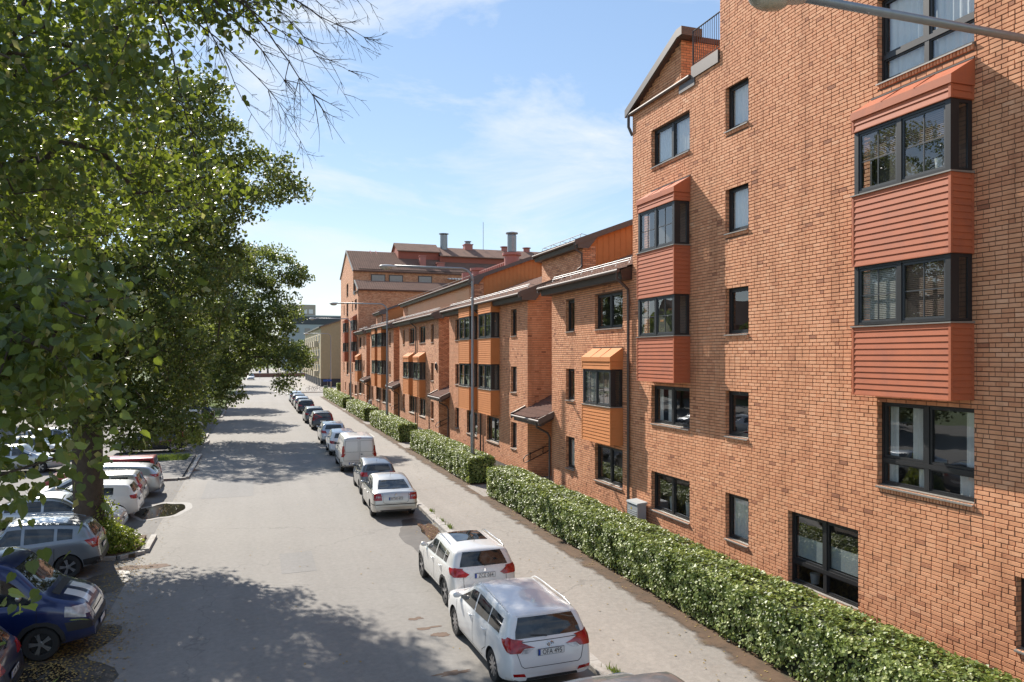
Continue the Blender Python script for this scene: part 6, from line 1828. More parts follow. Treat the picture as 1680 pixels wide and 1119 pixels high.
# ---- shapes of the models
def hatch(L=4.3, W=1.78, H=1.48, xr=.78, wb=2.6, tailz=.98, roofr=.55, roof_drop=.10, hood=.96, cowl=None, rake=.75, **kw):
    cowl = cowl or L-1.18
    s = dict(L=L, W=W, xr=xr, wb=wb,
             top=[(0, .50), (.025, .66), (.06, .80), (.10, tailz-.06), (.17, tailz+.03), (roofr-.04, H-roof_drop-.03), (roofr+.1, H-roof_drop), (L*.34, H-.02), (L*.45, H), (L*.55, H-.03), (cowl-rake, H-.10), (cowl-.03, hood+.06), (cowl+.12, hood), (L-.45, hood-.13), (L-.14, hood-.27), (L-.04, hood-.40), (L, hood-.52)],
             belt=[(0, .70), (.2, tailz-.06), (.6, tailz-.01), (L*.45, .93), (cowl, hood-.03), (L, hood-.3)],
             panes=[(roofr+.14, roofr+.62), (roofr+.70, roofr+1.42), (roofr+1.50, cowl-.12)],
             windscreen=(.70*W/1.78, .56*W/1.78, hood+.07, H-.12), rear_window=(.60*W/1.78, .50*W/1.78, tailz+.06, H-roof_drop-.07),
             seams=[[(roofr+.66, .28), (roofr+.66, .88)], [(roofr+1.46, .28), (roofr+1.46, .88)], [(cowl-.02, .34), (cowl-.02, .84)], [(roofr+.66, .30), (cowl-.02, .30)]],
             rear_seams=[[(-.58, .93), (-.55, .56), (-.48, .50), (.48, .50), (.55, .56), (.58, .93)]],
             handles=[(roofr+.80, .84), (roofr+1.60, .84)], mirror=(cowl-.28, .97), antenna=(roofr+.35, 'rod'), spokes=5,
             plates=[('rear', '', .76)], wiper=(0, tailz+.04, -.30, tailz+.07),
             tail=[([(.46, .78), (.80, .80), (.82, .98), (.56, .94)], M_TAIL)], tail_side=[([(.02, .80), (.30, .88), (.24, 1.0), (.08, .96)], M_TAIL)],
             head=[([(.45, .60), (.82, .66), (.80, .78), (.5, .70)], M_CLEAR)], head_side=[([(L-.55, .66), (L-.2, .60), (L-.25, .70), (L-.6, .78)], M_CLEAR)],
             extra=[('rear_bumper_insert', 'rear', [(-.62, .30), (.62, .30), (.66, .40), (-.66, .40)], M_PLASTIC, (1,)), ('front_grille', 'front', [(-.40, .40), (.40, .40), (.46, .54), (-.46, .54)], M_PLASTIC, (1,))])
    for k, v in kw.items(): s[k] = v
    return s

WHITE = paint('white_car_paint', (0.74, 0.74, 0.73), 0.0, .30); PEARL = paint('pearl_white_paint', (0.70, 0.69, 0.66), .15, .28)
SILVER = paint('silver_paint', (0.52, 0.51, 0.48), .75, .34); SILVER2 = paint('cool_silver_paint', (0.44, 0.46, 0.48), .75, .32); GREY = paint('grey_metallic_paint', (0.13, 0.14, 0.15), .6, .32)
STEEL = paint('steel_grey_paint', (0.24, 0.26, 0.28), .65, .32); DARK = paint('dark_grey_paint', (0.035, 0.038, 0.042), .45, .3); BLACKP = paint('black_paint', (0.012, 0.012, 0.014), .2, .25)
NAVY = paint('navy_paint', (0.010, 0.014, 0.045), .3, .28); TBLUE = paint('blue_van_paint', (0.008, 0.020, 0.095), .35, .3); DRED = paint('red_paint', (0.30, 0.02, 0.022), .1, .3); LBLUE = paint('pale_blue_paint', (0.5, 0.58, 0.64), .4, .3)
VANW = paint('van_silver_white_paint', (0.62, 0.61, 0.58), .35, .38)

UP = math.pi/2
def ax(px, X, Y): return (X, Y)
estate = hatch(L=4.56, W=1.77, H=1.475, xr=.92, wb=2.60, tailz=1.0, roofr=.42, roof_drop=.045, hood=.97, cowl=3.42, rake=.78,
    belt=[(0, .72), (.25, .985), (.6, 1.0), (2.0, .955), (3.42, .93), (4.56, .66)],
    panes=[(.62, 1.24), (1.30, 2.08), (2.16, 3.25)], rear_window=[(-.66, 1.04), (.66, 1.04), (.64, 1.16), (.55, 1.37), (-.55, 1.37), (-.64, 1.16)],
    tail=[([(.31, .885), (.52, .885), (.60, .82), (.80, .82), (.83, 1.0), (.78, 1.07), (.70, 1.04), (.50, .955)], M_TAIL), ([(.33, .872), (.46, .80), (.58, .80), (.53, .872)], M_CLEAR)],
    tail_side=[([(.03, .82), (.16, .84), (.42, 1.0), (.10, 1.05)], M_TAIL)],
    rear_seams=[[(-.72, .98), (-.60, .60), (-.54, .555), (.54, .555), (.60, .60), (.72, .98)], [(-.70, .985), (.70, .985)]],
    seams=[[(1.26, .90), (1.27, .55), (1.5, .42), (1.55, .30)], [(2.12, .30), (2.12, .90)], [(3.30, .34), (3.30, .88)], [(1.55, .30), (3.3, .30)]], handles=[(1.42, .86), (2.30, .86)],
    mirror=(3.14, .98), rails=(.62, 2.75, WHITE), antenna=(.95, 'fin'), spokes=10, plates=[('rear', 'OFA 495', .80)], badge=('rear', 0, .925, .045, 'ovals'), wiper=(.04, 1.055, .36, 1.09),
    extra=[('rear_bumper_insert', 'rear', [(-.52, .335), (.52, .335), (.50, .38), (-.50, .38)], M_PLASTIC, (1,)), ('rear_reflector', 'rear', [(.52, .40), (.76, .43), (.77, .48), (.55, .46)], M_TAIL, (1, -1)), ('roof_spoiler', 'rear', [(-.57, 1.39), (.57, 1.39), (.55, 1.415), (-.55, 1.415)], WHITE, (1,))])
make_car('white estate car with plate OFA 495 parked nearest the camera', estate, WHITE, (5.18, 13.98), UP+R(1.8), 2)
suv1 = hatch(L=4.16, W=1.74, H=1.50, xr=.80, wb=2.54, tailz=1.04, roofr=.46, roof_drop=.06, hood=1.0, cowl=3.08, rake=.74, clear=.25,
    belt=[(0, .76), (.25, 1.02), (.6, 1.04), (2.0, .98), (3.08, .96), (4.16, .7)], panes=[(.72, .98), (1.04, 1.76), (1.84, 2.92)], rear_window=[(-.62, 1.07), (.62, 1.07), (.60, 1.14), (.50, 1.38), (-.50, 1.38), (-.60, 1.14)], rw=.33,
    tail=[([(.40, .90), (.50, .84), (.80, .86), (.83, 1.02), (.74, 1.06), (.60, 1.03)], M_TAIL)], tail_side=[([(.03, .86), (.26, .90), (.40, 1.04), (.10, 1.06)], M_TAIL)],
    rear_seams=[[(-.56, 1.03), (-.55, .62), (-.48, .55), (.48, .55), (.55, .62), (.56, 1.03)]],
    seams=[[(1.0, .94), (1.02, .60), (1.2, .45), (1.25, .34)], [(1.80, .34), (1.80, .92)], [(2.95, .36), (2.95, .9)], [(1.25, .34), (2.95, .34)]], handles=[(1.16, .90), (1.98, .90)],
    mirror=(2.80, 1.02), rails=(.55, 2.35, M_CHROME), antenna=(1.0, 'rod'), spokes=5, plates=[('rear', 'ZCE 084', .86)], badge=('rear', 0, .985, .045, 'lion'), wiper=(0, 1.08, -.30, 1.10),
    extra=[('rear_bumper_insert', 'rear', [(-.70, .30), (.70, .30), (.74, .50), (-.74, .50)], M_PLASTIC, (1,)), ('panoramic_roof', 'top', [(1.15, -.42), (2.1, -.42), (2.1, .42), (1.15, .42)], M_CGLASS, (1,)), ('wheel_arch_trim', 'side', [(.36, .30), (.40, .50), (.52, .66), (.70, .74), (.92, .74), (1.1, .66), (1.22, .5), (1.26, .3), (1.20, .3), (1.16, .48), (1.06, .60), (.9, .67), (.72, .67), (.56, .60), (.46, .48), (.42, .3)], M_PLASTIC, (1, -1)),
           ('wheel_arch_trim', 'side', [(2.90, .30), (2.94, .50), (3.06, .66), (3.24, .74), (3.46, .74), (3.64, .66), (3.76, .5), (3.80, .3), (3.74, .3), (3.70, .48), (3.60, .60), (3.44, .67), (3.26, .67), (3.10, .60), (3.0, .48), (2.96, .3)], M_PLASTIC, (1, -1)), ('sill_trim', 'side', [(1.28, .27), (2.86, .27), (2.86, .36), (1.28, .36)], M_PLASTIC, (1, -1))])
make_car('white crossover with glass roof and plate ZCE 084, second from the camera', suv1, PEARL, (5.36, 18.7), UP+R(1.4), 2)
sedan = hatch(L=4.57, W=1.77, H=1.46, xr=.98, wb=2.58, tailz=1.0, hood=.95, cowl=3.42, rake=.75)
sedan.update(top=[(0, .52), (.02, .66), (.05, .86), (.09, .98), (.16, 1.035), (.34, 1.05), (.48, 1.06), (1.28, 1.36), (1.5, 1.41), (1.9, 1.455), (2.3, 1.46), (2.65, 1.40), (3.38, 1.01), (3.55, .96), (4.1, .84), (4.42, .70), (4.53, .56), (4.57, .45)],
    belt=[(0, .74), (.2, .97), (.6, .985), (2.0, .94), (3.42, .91), (4.57, .62)], panes=[(1.02, 1.36), (1.42, 2.10), (2.18, 3.24)], rear_window=[(-.62, 1.085), (.62, 1.085), (.50, 1.34), (-.50, 1.34)], rails=None, antenna=(1.55, 'rod'), wiper=(.05, 1.10, -.25, 1.11),
    tail=[([(.52, .74), (.80, .74), (.82, .98), (.56, .99)], M_TAIL), ([(.60, .84), (.76, .84), (.76, .90), (.60, .90)], M_CLEAR)], tail_side=[([(.02, .74), (.14, .76), (.16, .96), (.05, .98)], M_TAIL)], plates=[('rear', 'WTW 473', .80)], badge=('rear', 0, .945, .042, 'ring'),
    rear_seams=[[(-.50, .99), (-.48, .68), (-.42, .63), (.42, .63), (.48, .68), (.50, .99)]], seams=[[(1.38, .88), (1.36, .56), (1.58, .42), (1.62, .30)], [(2.14, .30), (2.14, .88)], [(3.28, .34), (3.28, .86)], [(1.62, .30), (3.28, .30)]], handles=[(1.52, .84), (2.32, .84)], mirror=(3.10, .96),
    extra=[('bumper_strip', 'rear', [(-.78, .565), (.78, .565), (.78, .60), (-.78, .60)], M_PLASTIC, (1,)), ('bumper_strip', 'side', [(.05, .565), (.6, .565), (.6, .60), (.05, .60)], M_PLASTIC, (1, -1)), ('rear_bumper_insert', 'rear', [(-.6, .30), (.6, .30), (.62, .38), (-.62, .38)], M_PLASTIC, (1,))])
make_car('silver liftback with red square tail lights parked beside the wet patch', sedan, SILVER, (5.12, 29.95), UP-R(1.0), 2)
small = hatch(L=3.75, W=1.66, H=1.49, xr=.62, wb=2.40, tailz=1.02, roofr=.44, hood=.98, cowl=2.78, rake=.7, panes=[(.66, .95), (1.02, 1.62), (1.70, 2.64)], tail=[([(.48, .84), (.74, .84), (.78, 1.0), (.52, 1.02)], M_TAIL)], tail_side=[([(.02, .84), (.20, .86), (.26, 1.02), (.08, 1.02)], M_TAIL)], handles=[(1.12, .88), (1.80, .88)], seams=[[(.98, .90), (1.0, .40)], [(1.66, .30), (1.66, .9)], [(2.66, .34), (2.66, .88)]], mirror=(2.5, 1.0))
make_car('small dark grey hatchback between the silver liftback and the white van', small, GREY, (5.28, 34.95), UP-R(1.0), 2)
van = dict(L=4.85, W=1.90, xr=.92, wb=2.98, tum=.10, rw=.33, clear=.24, rear_round=.3, rear_taper=.04, shoulder=.02,
    top=[(0, .60), (.006, 1.0), (.014, 1.5), (.035, 1.76), (.08, 1.86), (.22, 1.915), (.6, 1.94), (2.6, 1.94), (3.05, 1.86), (3.9, 1.20), (4.1, 1.12), (4.55, .98), (4.75, .76), (4.85, .52)], belt=[(0, .62), (.1, 1.10), (2, 1.10), (3.9, 1.06), (4.85, .72)],
    panes=[(2.62, 3.62)], win_top=.26, windscreen=(.80, .68, 1.24, 1.76), tail=[([(.80, .86), (.905, .86), (.89, 1.45), (.80, 1.45)], M_TAIL)], tail_side=[([(.0, .86), (.09, .86), (.09, 1.45), (.03, 1.45)], M_TAIL)],
    rear_seams=[[(0, .66), (0, 1.84)], [(-.80, 1.82), (-.82, .66), (.82, .66), (.80, 1.82), (-.80, 1.82)], [(-.72, 1.12), (-.06, 1.12), (-.06, 1.72), (-.72, 1.72), (-.74, 1.5), (-.74, 1.2), (-.72, 1.12)], [(.06, 1.12), (.72, 1.12), (.74, 1.3), (.72, 1.72), (.06, 1.72), (.06, 1.12)]],
    seams=[[(2.50, .34), (2.50, 1.80)], [(3.72, .36), (3.72, 1.08)], [(1.4, .34), (1.4, 1.8)], [(.4, 1.05), (2.4, 1.05)]], handles=[(2.62, 1.06), (1.52, 1.06)], mirror=(3.42, 1.22), mirror_mat=M_PLASTIC, plates=[('rear', 'YBL 083', .52)], plate_y=.28, spokes=5, handle_paint=False,
    extra=[('rear_bumper', 'rear', [(-.94, .33), (.94, .33), (.94, .46), (.72, .46), (.72, .40), (-.72, .40), (-.72, .60), (-.94, .60)], M_PLASTIC, (1,)), ('bumper_corner', 'side', [(.0, .36), (.45, .36), (.45, .55), (.0, .64)], M_PLASTIC, (1, -1)), ('high_brake_light', 'rear', [(-.12, 1.85), (.12, 1.85), (.12, 1.88), (-.12, 1.88)], M_TAIL, (1,)), ('side_rub_strip', 'side', [(1.36, .52), (3.5, .52), (3.5, .60), (1.36, .60)], M_PLASTIC, (1, -1)), ('door_catch', 'rear', [(-.20, .98), (-.08, .96), (-.08, 1.02), (-.20, 1.0)], M_PLASTIC, (1,))])
make_car('silver white panel van with blank rear doors parked in the right row', van, VANW, (5.28, 42.1), UP-R(1.0), 2, cat='van', name='parked_van')
suv2 = hatch(L=4.36, W=1.80, H=1.55, xr=.80, wb=2.6, tailz=1.06, roofr=.5, roof_drop=.08, hood=1.02, clear=.25, rw=.335, panes=[(.74, 1.05), (1.12, 1.84), (1.92, 3.02)])
make_car('white crossover mostly hidden in front of the panel van', suv2, WHITE, (5.26, 49.1), UP-R(1.0), 1)
wagon = hatch(L=4.58, W=1.80, H=1.47, xr=.92, wb=2.73, tailz=1.0, roofr=.40, roof_drop=.04, hood=.96, cowl=3.42, panes=[(.60, 1.22), (1.30, 2.08), (2.16, 3.25)], rails=(.6, 2.7, M_CHROME))
make_car('silver estate car with roof rails ahead of the white crossover', wagon, SILVER2, (5.26, 55.9), UP-R(.8), 1)
volvo = hatch(L=4.82, W=1.86, H=1.50, xr=1.05, wb=2.76, tailz=1.02, roofr=.30, roof_drop=.03, hood=.98, cowl=3.5, panes=[(.52, 1.3), (1.38, 2.2), (2.28, 3.32)], tail=[([(.70, .78), (.84, .80), (.80, 1.12), (.70, 1.38), (.64, 1.36), (.70, 1.10)], M_TAIL)], tail_side=[([(.02, .80), (.14, .82), (.16, 1.1), (.28, 1.36), (.2, 1.38), (.06, 1.1)], M_TAIL)])
make_car('dark estate car with tall red tail lights up its rear pillars', volvo, DARK, (5.38, 66.9), UP-R(.5), 1)
make_car('dark grey estate with silver rails ahead of the tall-lit estate', dict(wagon, W=1.82), GREY, (5.2, 73.4), UP, 1)
make_car('black estate car with wide red tail lights far along the row', dict(wagon, tail=[([(.40, .80), (.82, .82), (.82, .98), (.45, .95)], M_TAIL)]), BLACKP, (5.2, 86.2), UP, 1)
make_car('silver grey car parked third from the far end of the row', hatch(), STEEL, (5.2, 93.0), UP, 0)
make_car('dark car parked second from the far end of the row', hatch(L=4.5), DARK, (5.2, 99.8), UP, 0)
make_car('pale blue car at the far end of the right row', hatch(L=4.2), LBLUE, (5.2, 107.2), UP, 0)
nearc = hatch(L=4.3, W=1.79, H=1.47, xr=.78, wb=2.62, hood=.93, badge=('front', 0, .60, .05, 'ring'))
make_car('grey car cut off by the bottom edge of the picture, only its bonnet showing', nearc, STEEL, (5.42, 8.68), UP+R(1), 1)

# left side: cars in the bays of the parking lot
G = 'cars parked across the lot on the left'
ER, EL = math.pi, 0.0           # nose to the left / nose to the right
lsuv = hatch(L=4.30, W=1.78, H=1.58, xr=.82, wb=2.6, tailz=1.08, roofr=.5, roof_drop=.09, hood=1.02, clear=.25, rw=.335, panes=[(.72, 1.10), (1.18, 1.90), (1.98, 3.02)], rear_window=[(-.60, 1.12), (.60, 1.12), (.50, 1.42), (-.50, 1.42)], rails=(.6, 2.4, STEEL), belt=[(0, .8), (.25, 1.05), (.6, 1.08), (2, 1.0), (3.1, .98), (4.3, .72)],
    tail=[([(.42, .92), (.80, .86), (.84, 1.06), (.5, 1.08)], M_TAIL)], tail_side=[([(.02, .88), (.20, .84), (.42, 1.06), (.12, 1.10)], M_TAIL), ([(.06, .93), (.20, .93), (.26, 1.02), (.08, 1.02)], M_CLEAR)], extra=[('bumper_corner', 'side', [(0, .36), (.42, .36), (.45, .52), (.02, .58)], M_PLASTIC, (1, -1)), ('rear_bumper_insert', 'rear', [(-.8, .34), (.8, .34), (.8, .56), (-.8, .56)], M_PLASTIC, (1,)), ('fuel_flap', 'side', [(.50, .80), (.66, .80), (.66, .94), (.50, .94)], STEEL, (-1,))])
make_car('steel grey crossover backed up to the kerbed island with the bush', lsuv, STEEL, (-5.05, 25.05), ER+R(2), 2, G)
transit = dict(L=4.9, W=1.97, xr=1.0, wb=2.93, tum=.09, rw=.345, clear=.26, shoulder=.02, rear_taper=.05,
    top=[(0, .6), (.03, 1.5), (.08, 1.95), (.25, 2.04), (1, 2.06), (3.0, 2.06), (3.3, 1.98), (4.02, 1.32), (4.2, 1.24), (4.62, 1.08), (4.80, .86), (4.88, .62), (4.9, .45)], belt=[(0, .65), (.1, 1.15), (2, 1.15), (4.0, 1.14), (4.9, .8)],
    panes=[(.4, 1.5), (1.6, 2.5), (2.75, 3.75)], win_top=.30, windscreen=(.80, .68, 1.36, 1.90), tail=[([(.86, .8), (.97, .8), (.96, 1.4), (.87, 1.4)], M_TAIL)], head=[([(.55, .84), (.88, .86), (.86, 1.04), (.60, 1.02)], M_CLEAR)], head_side=[([(4.36, .86), (4.74, .78), (4.70, .98), (4.36, 1.06)], M_CLEAR)],
    seams=[[(2.66, .36), (2.66, 1.9)], [(3.86, .4), (3.86, 1.14)]], handles=[(2.86, 1.08)], mirror=(3.55, 1.30), mirror_mat=SILVER, plates=[('front', '', .50)], spokes=5, handle_paint=False,
    extra=[('front_grille', 'front', [(-.50, .72), (.50, .72), (.52, .90), (-.52, .90)], M_CHROME, (1,)), ('grille_slot', 'front', [(-.46, .80), (.46, .80), (.46, .83), (-.46, .83)], M_PLASTIC, (1,)), ('side_bumper', 'side', [(4.42, .55), (4.88, .55), (4.88, .74), (4.36, .74)], M_PLASTIC, (1, -1)), ('front_bumper_trim', 'front', [(-.92, .58), (.92, .58), (.92, .68), (-.92, .68)], M_PLASTIC, (1,)), ('lower_intake', 'front', [(-.6, .34), (.6, .34), (.6, .48), (-.6, .48)], M_PLASTIC, (1,)),
           ('wheel_arch_trim', 'side', [(3.46, .30), (3.50, .54), (3.62, .72), (3.82, .80), (4.06, .80), (4.24, .72), (4.36, .54), (4.40, .3), (4.33, .3), (4.28, .5), (4.18, .64), (4.02, .72), (3.84, .72), (3.68, .64), (3.58, .5), (3.53, .3)], M_PLASTIC, (1, -1)),
           ('white_bonnet_stripe', 'top', [(4.26, .12), (4.72, .12), (4.72, .46), (4.26, .46)], WHITE, (1, -1)), ('bonnet_intake', 'top', [(4.06, -.6), (4.2, -.6), (4.2, .6), (4.06, .6)], M_PLASTIC, (1,)), ('white_door_stripe', 'side', [(2.8, .70), (3.4, .70), (3.4, .74), (2.8, .74)], TBLUE, (1, -1))])
make_car('blue minibus van with white bonnet stripes facing the street', transit, TBLUE, (-7.15, 18.75), EL+R(1), 2, G, 'van', 'parked_van')
navy = hatch(L=4.4, W=1.78, H=1.46, xr=.9, wb=2.6, tailz=1.0, roofr=.5, plates=[('rear', 'UXN 282', .62)])
make_car('dark blue car whose tail shows in the lower left corner', navy, NAVY, (-5.02, 15.75), ER+R(3), 1, G)
make_car('silver saloon nosing out behind the trunk of the big lime', dict(sedan, badge=None, plates=[('front', '', .52)], wiper=None), SILVER2, (-8.05, 30.3), EL, 1, G)
golf = hatch(L=4.2, W=1.79, H=1.46, xr=.74, wb=2.62, tailz=1.02, roofr=.42, roof_drop=.07, hood=.96, panes=[(.86, 1.5), (1.58, 2.9)], rear_window=[(-.62, 1.06), (.62, 1.06), (.53, 1.33), (-.53, 1.33)], tail=[([(.46, .84), (.78, .84), (.80, .98), (.50, .98)], M_TAIL)], tail_side=[([(.02, .84), (.26, .86), (.30, .98), (.06, 1.0)], M_TAIL)])
make_car('white hatchback with red tail light right of the lime trunk', golf, WHITE, (-5.0, 32.75), ER, 2, G)
make_car('silver estate squeezed between the white hatchback and the grey one', dict(wagon, tail=[([(.6, .9), (.8, .9), (.72, 1.3), (.64, 1.3)], M_TAIL)]), SILVER, (-5.3, 35.2), ER, 1, G)
mazda = hatch(L=4.46, W=1.76, H=1.47, xr=.9, wb=2.64, tailz=1.04, roofr=.55, roof_drop=.09, hood=.95, panes=[(.84, 1.3), (1.38, 2.1), (2.18, 3.2)], tail=[([(.42, .90), (.80, .92), (.80, 1.02), (.46, 1.0)], M_TAIL)], tail_side=[([(.04, .90), (.22, .92), (.42, 1.02), (.1, 1.03)], M_TAIL), ([(.08, .93), (.18, .93), (.24, .98), (.09, .98)], M_CLEAR)])
make_car('silver grey hatchback with sloping rear next to the red estate', mazda, SILVER2, (-4.95, 37.75), ER, 2, G)
oldvolvo = hatch(L=4.8, W=1.74, H=1.46, xr=1.02, wb=2.76, tailz=1.0, roofr=.16, roof_drop=.02, hood=.95, cowl=3.45, tum=.16, panes=[(.34, 1.24), (1.32, 2.14), (2.22, 3.22)], rear_round=.3, rear_taper=.05, front_taper=.08, tail=[([(.62, .66), (.80, .66), (.80, 1.0), (.64, 1.0)], M_TAIL), ([(.62, .74), (.8, .74), (.8, .82), (.62, .82)], M_AMBER)], tail_side=[([(.01, .66), (.12, .66), (.12, 1.0), (.03, 1.0)], M_TAIL)], rear_window=[(-.64, 1.04), (.64, 1.04), (.58, 1.36), (-.58, 1.36)], head_side=[([(4.5, .56), (4.72, .56), (4.72, .68), (4.5, .70)], M_AMBER)],
    extra=[('rear_bumper', 'rear', [(-.84, .42), (.84, .42), (.84, .56), (-.84, .56)], M_PLASTIC, (1,)), ('bumper_corner', 'side', [(0, .42), (.6, .42), (.6, .54), (0, .56)], M_PLASTIC, (1, -1))])
make_car('square dark red estate car beside the empty paved bay', oldvolvo, DRED, (-5.45, 40.4), ER, 2, G)
bvan = hatch(L=4.35, W=1.82, H=1.78, xr=.76, wb=2.7, tailz=1.1, roofr=.18, roof_drop=.03, hood=1.08, cowl=3.2, tum=.14, panes=[(.4, 1.2), (1.3, 2.0), (2.1, 3.05)], tail=[([(.74, .9), (.86, .9), (.84, 1.3), (.76, 1.3)], M_TAIL)], tail_side=[([(.01, .9), (.14, .9), (.14, 1.3), (.05, 1.3)], M_TAIL), ([(.03, 1.0), (.12, 1.0), (.12, 1.1), (.04, 1.1)], M_CLEAR)], rw=.325, spokes=9)
make_car('tall black van with pale wheel trims beyond the grass strip', bvan, BLACKP, (-5.1, 54.6), ER, 1, G, 'van', 'parked_van')
make_car('white four by four with black spare wheel cover past the second island', dict(bvan, H=1.75, clear=.3), WHITE, (-5.0, 69.3), ER, 0, G)
make_car('black car parked past the white four by four', hatch(L=4.3), BLACKP, (-4.6, 79.2), ER, 0, G)
make_car('dark grey car in the second bay beyond the black van', hatch(L=4.3), GREY, (-5.3, 72.4), ER, 0, G)
make_car('silver car in the back row of the lot behind the red estate', hatch(L=4.4), SILVER2, (-13.6, 47.5), EL, 0, G)
make_car('white car in the back row of the lot', hatch(L=4.3), WHITE, (-14.0, 52.5), EL, 0, G)
make_car('pale grey car in the back row near the far trees', hatch(L=4.4), STEEL, (-14.0, 58.0), EL, 0, G)
make_car('silver car driving towards the camera far down the street', dict(hatch(L=4.4, H=1.55), plates=[('front', '', .5)]), SILVER2, (-1.3, 212.0), -UP, 0, 'moving traffic', name='moving_car')
# ------------------------------------------------------------------ street lamps and small things
def lamp_post(y, label, x=10.25, zt=10.45, reach=4.55, r=.085, arm=True, group='arched street lamps behind the pavement'):
    root = empty('street_lamp', (x, y, .13), label=label, cat='street lamp', group=group)
    mb = MB()
    mb.tube([(0, 0, 0), (0, 0, 3.2)], r*1.25, 12); mb.tube([(0, 0, 3.2), (0, 0, 3.3), (0, 0, zt-.6)], [r*1.25, r*.9, r*.72], 12)
    build(mb, 'pole', M_GALV, root, sharp=50)
    am = MB(); pts = [(0, 0, zt-.6)]
    for a in np.linspace(0, 88, 9): pts.append((-.6+.6*math.cos(R(a)), 0, zt-.6+.6*math.sin(R(a))))
    pts.append((-reach+.3, 0, zt)); am.tube(pts, [r*.72]*4+[r*.62]*(len(pts)-4), 10)
    build(am, 'arm', M_GALV, root, smooth=True)
    hm = MB(); c = (-reach, 0, zt-.05)
    secs = [(.38, .05, .05), (.30, .09, .07), (.15, .14, .10), (-.10, .16, .11), (-.32, .14, .09), (-.44, .07, .05)]
    for dx, ww, hh in secs:
        for k in range(12):
            a = 2*math.pi*k/12; hm.v.append((c[0]+dx, ww*math.cos(a), c[2]+hh*(math.sin(a) if math.sin(a) > 0 else .35*math.sin(a))))
    for i in range(len(secs)-1):
        for k in range(12): hm.f.append((i*12+k, i*12+(k+1) % 12, (i+1)*12+(k+1) % 12, (i+1)*12+k)); hm.m.append(0)
    hm.f.append(tuple(range(60, 72))); hm.m.append(0); hm.f.append(tuple(range(11, -1, -1))); hm.m.append(0)
    head = build(hm, 'lamp_head', pm('lamp_housing', (.5, .5, .48), .5, .2, var=.1) if 'lamp_housing' not in MATS else MATS['lamp_housing'], root, smooth=True)
    gm = MB(); n0 = 0
    for j, (s_, dz) in enumerate(((1, 0), (.92, -.07), (.65, -.12), (.2, -.14))):
        for k in range(16):
            a = 2*math.pi*k/16; gm.v.append((c[0]-.12+.27*s_*math.cos(a), .145*s_*math.sin(a), c[2]-.02+dz))
    for j in range(3):
        for k in range(16): gm.f.append((j*16+k, j*16+(k+1) % 16, (j+1)*16+(k+1) % 16, (j+1)*16+k)); gm.m.append(0)
    gm.f.append(tuple(range(48, 64))); gm.m.append(0)
    build(gm, 'lens', MATS.get('lamp_lens') or pm('lamp_lens', (.42, .40, .33), .25, var=.25, scale=8, dirt=(.2, .18, .13), dscale=7), head, smooth=True)
    return root
lamp_post(7.35, 'street lamp arching in from the right edge in front of the brick block', zt=10.40, reach=4.45, x=10.2)
lamp_post(36.4, 'tall street lamp standing in the hedge before the second terrace block', zt=10.52, reach=4.2)
lamp_post(62.4, 'street lamp before the middle terrace block', zt=10.45, reach=4.2)
lamp_post(87.6, 'street lamp near the far tall block', zt=10.4, reach=4.2)
lamp_post(119.0, 'farthest street lamp carrying the blue street sign at the corner', x=10.9, zt=9.6, reach=3.6)

# grey cabinet by the wall
root = empty('electric_cabinet', (12.0, 22.5, .13), label='grey electric cabinet against the brick wall beside the downpipe', cat='cabinet', group='electric cabinets')
mb = MB(); mb.box(-.16, .16, -.36, .36, 0, 1.28); mb.prism([(-.19, -.38, 1.28), (.2, -.38, 1.28), (.2, -.38, 1.36), (-.17, -.38, 1.33)], (0, .76, 0)); build(mb, 'case', pm('cabinet_grey', (.40, .42, .42), .5, var=.06), root)
mb = MB()
for i in range(6): mb.box(-.168, -.160, -.30, .30, .72+i*.06, .745+i*.06)
build(mb, 'vent_slots', MATS['cabinet_grey'], root, kind='stuff')
mb = MB(); mb.prism([(-.166, .02, 1.08), (-.166, .12, 1.08), (-.166, .07, 1.17)], (.004, 0, 0)); build(mb, 'warning_label', pm('warning_yellow', (.75, .55, .05), .5), root)
root = empty('electric_cabinet', (11.95, 84.0, .13), label='small grey cabinet at the foot of the fourth terrace block', cat='cabinet', group='electric cabinets')
mb = MB(); mb.box(-.15, .15, -.35, .35, 0, 1.3); build(mb, 'case', MATS['cabinet_grey'], root)
mb = MB(); mb.box(-.155, -.150, -.31, .31, .1, 1.2); build(mb, 'cabinet_door', MATS['cabinet_grey'], root)

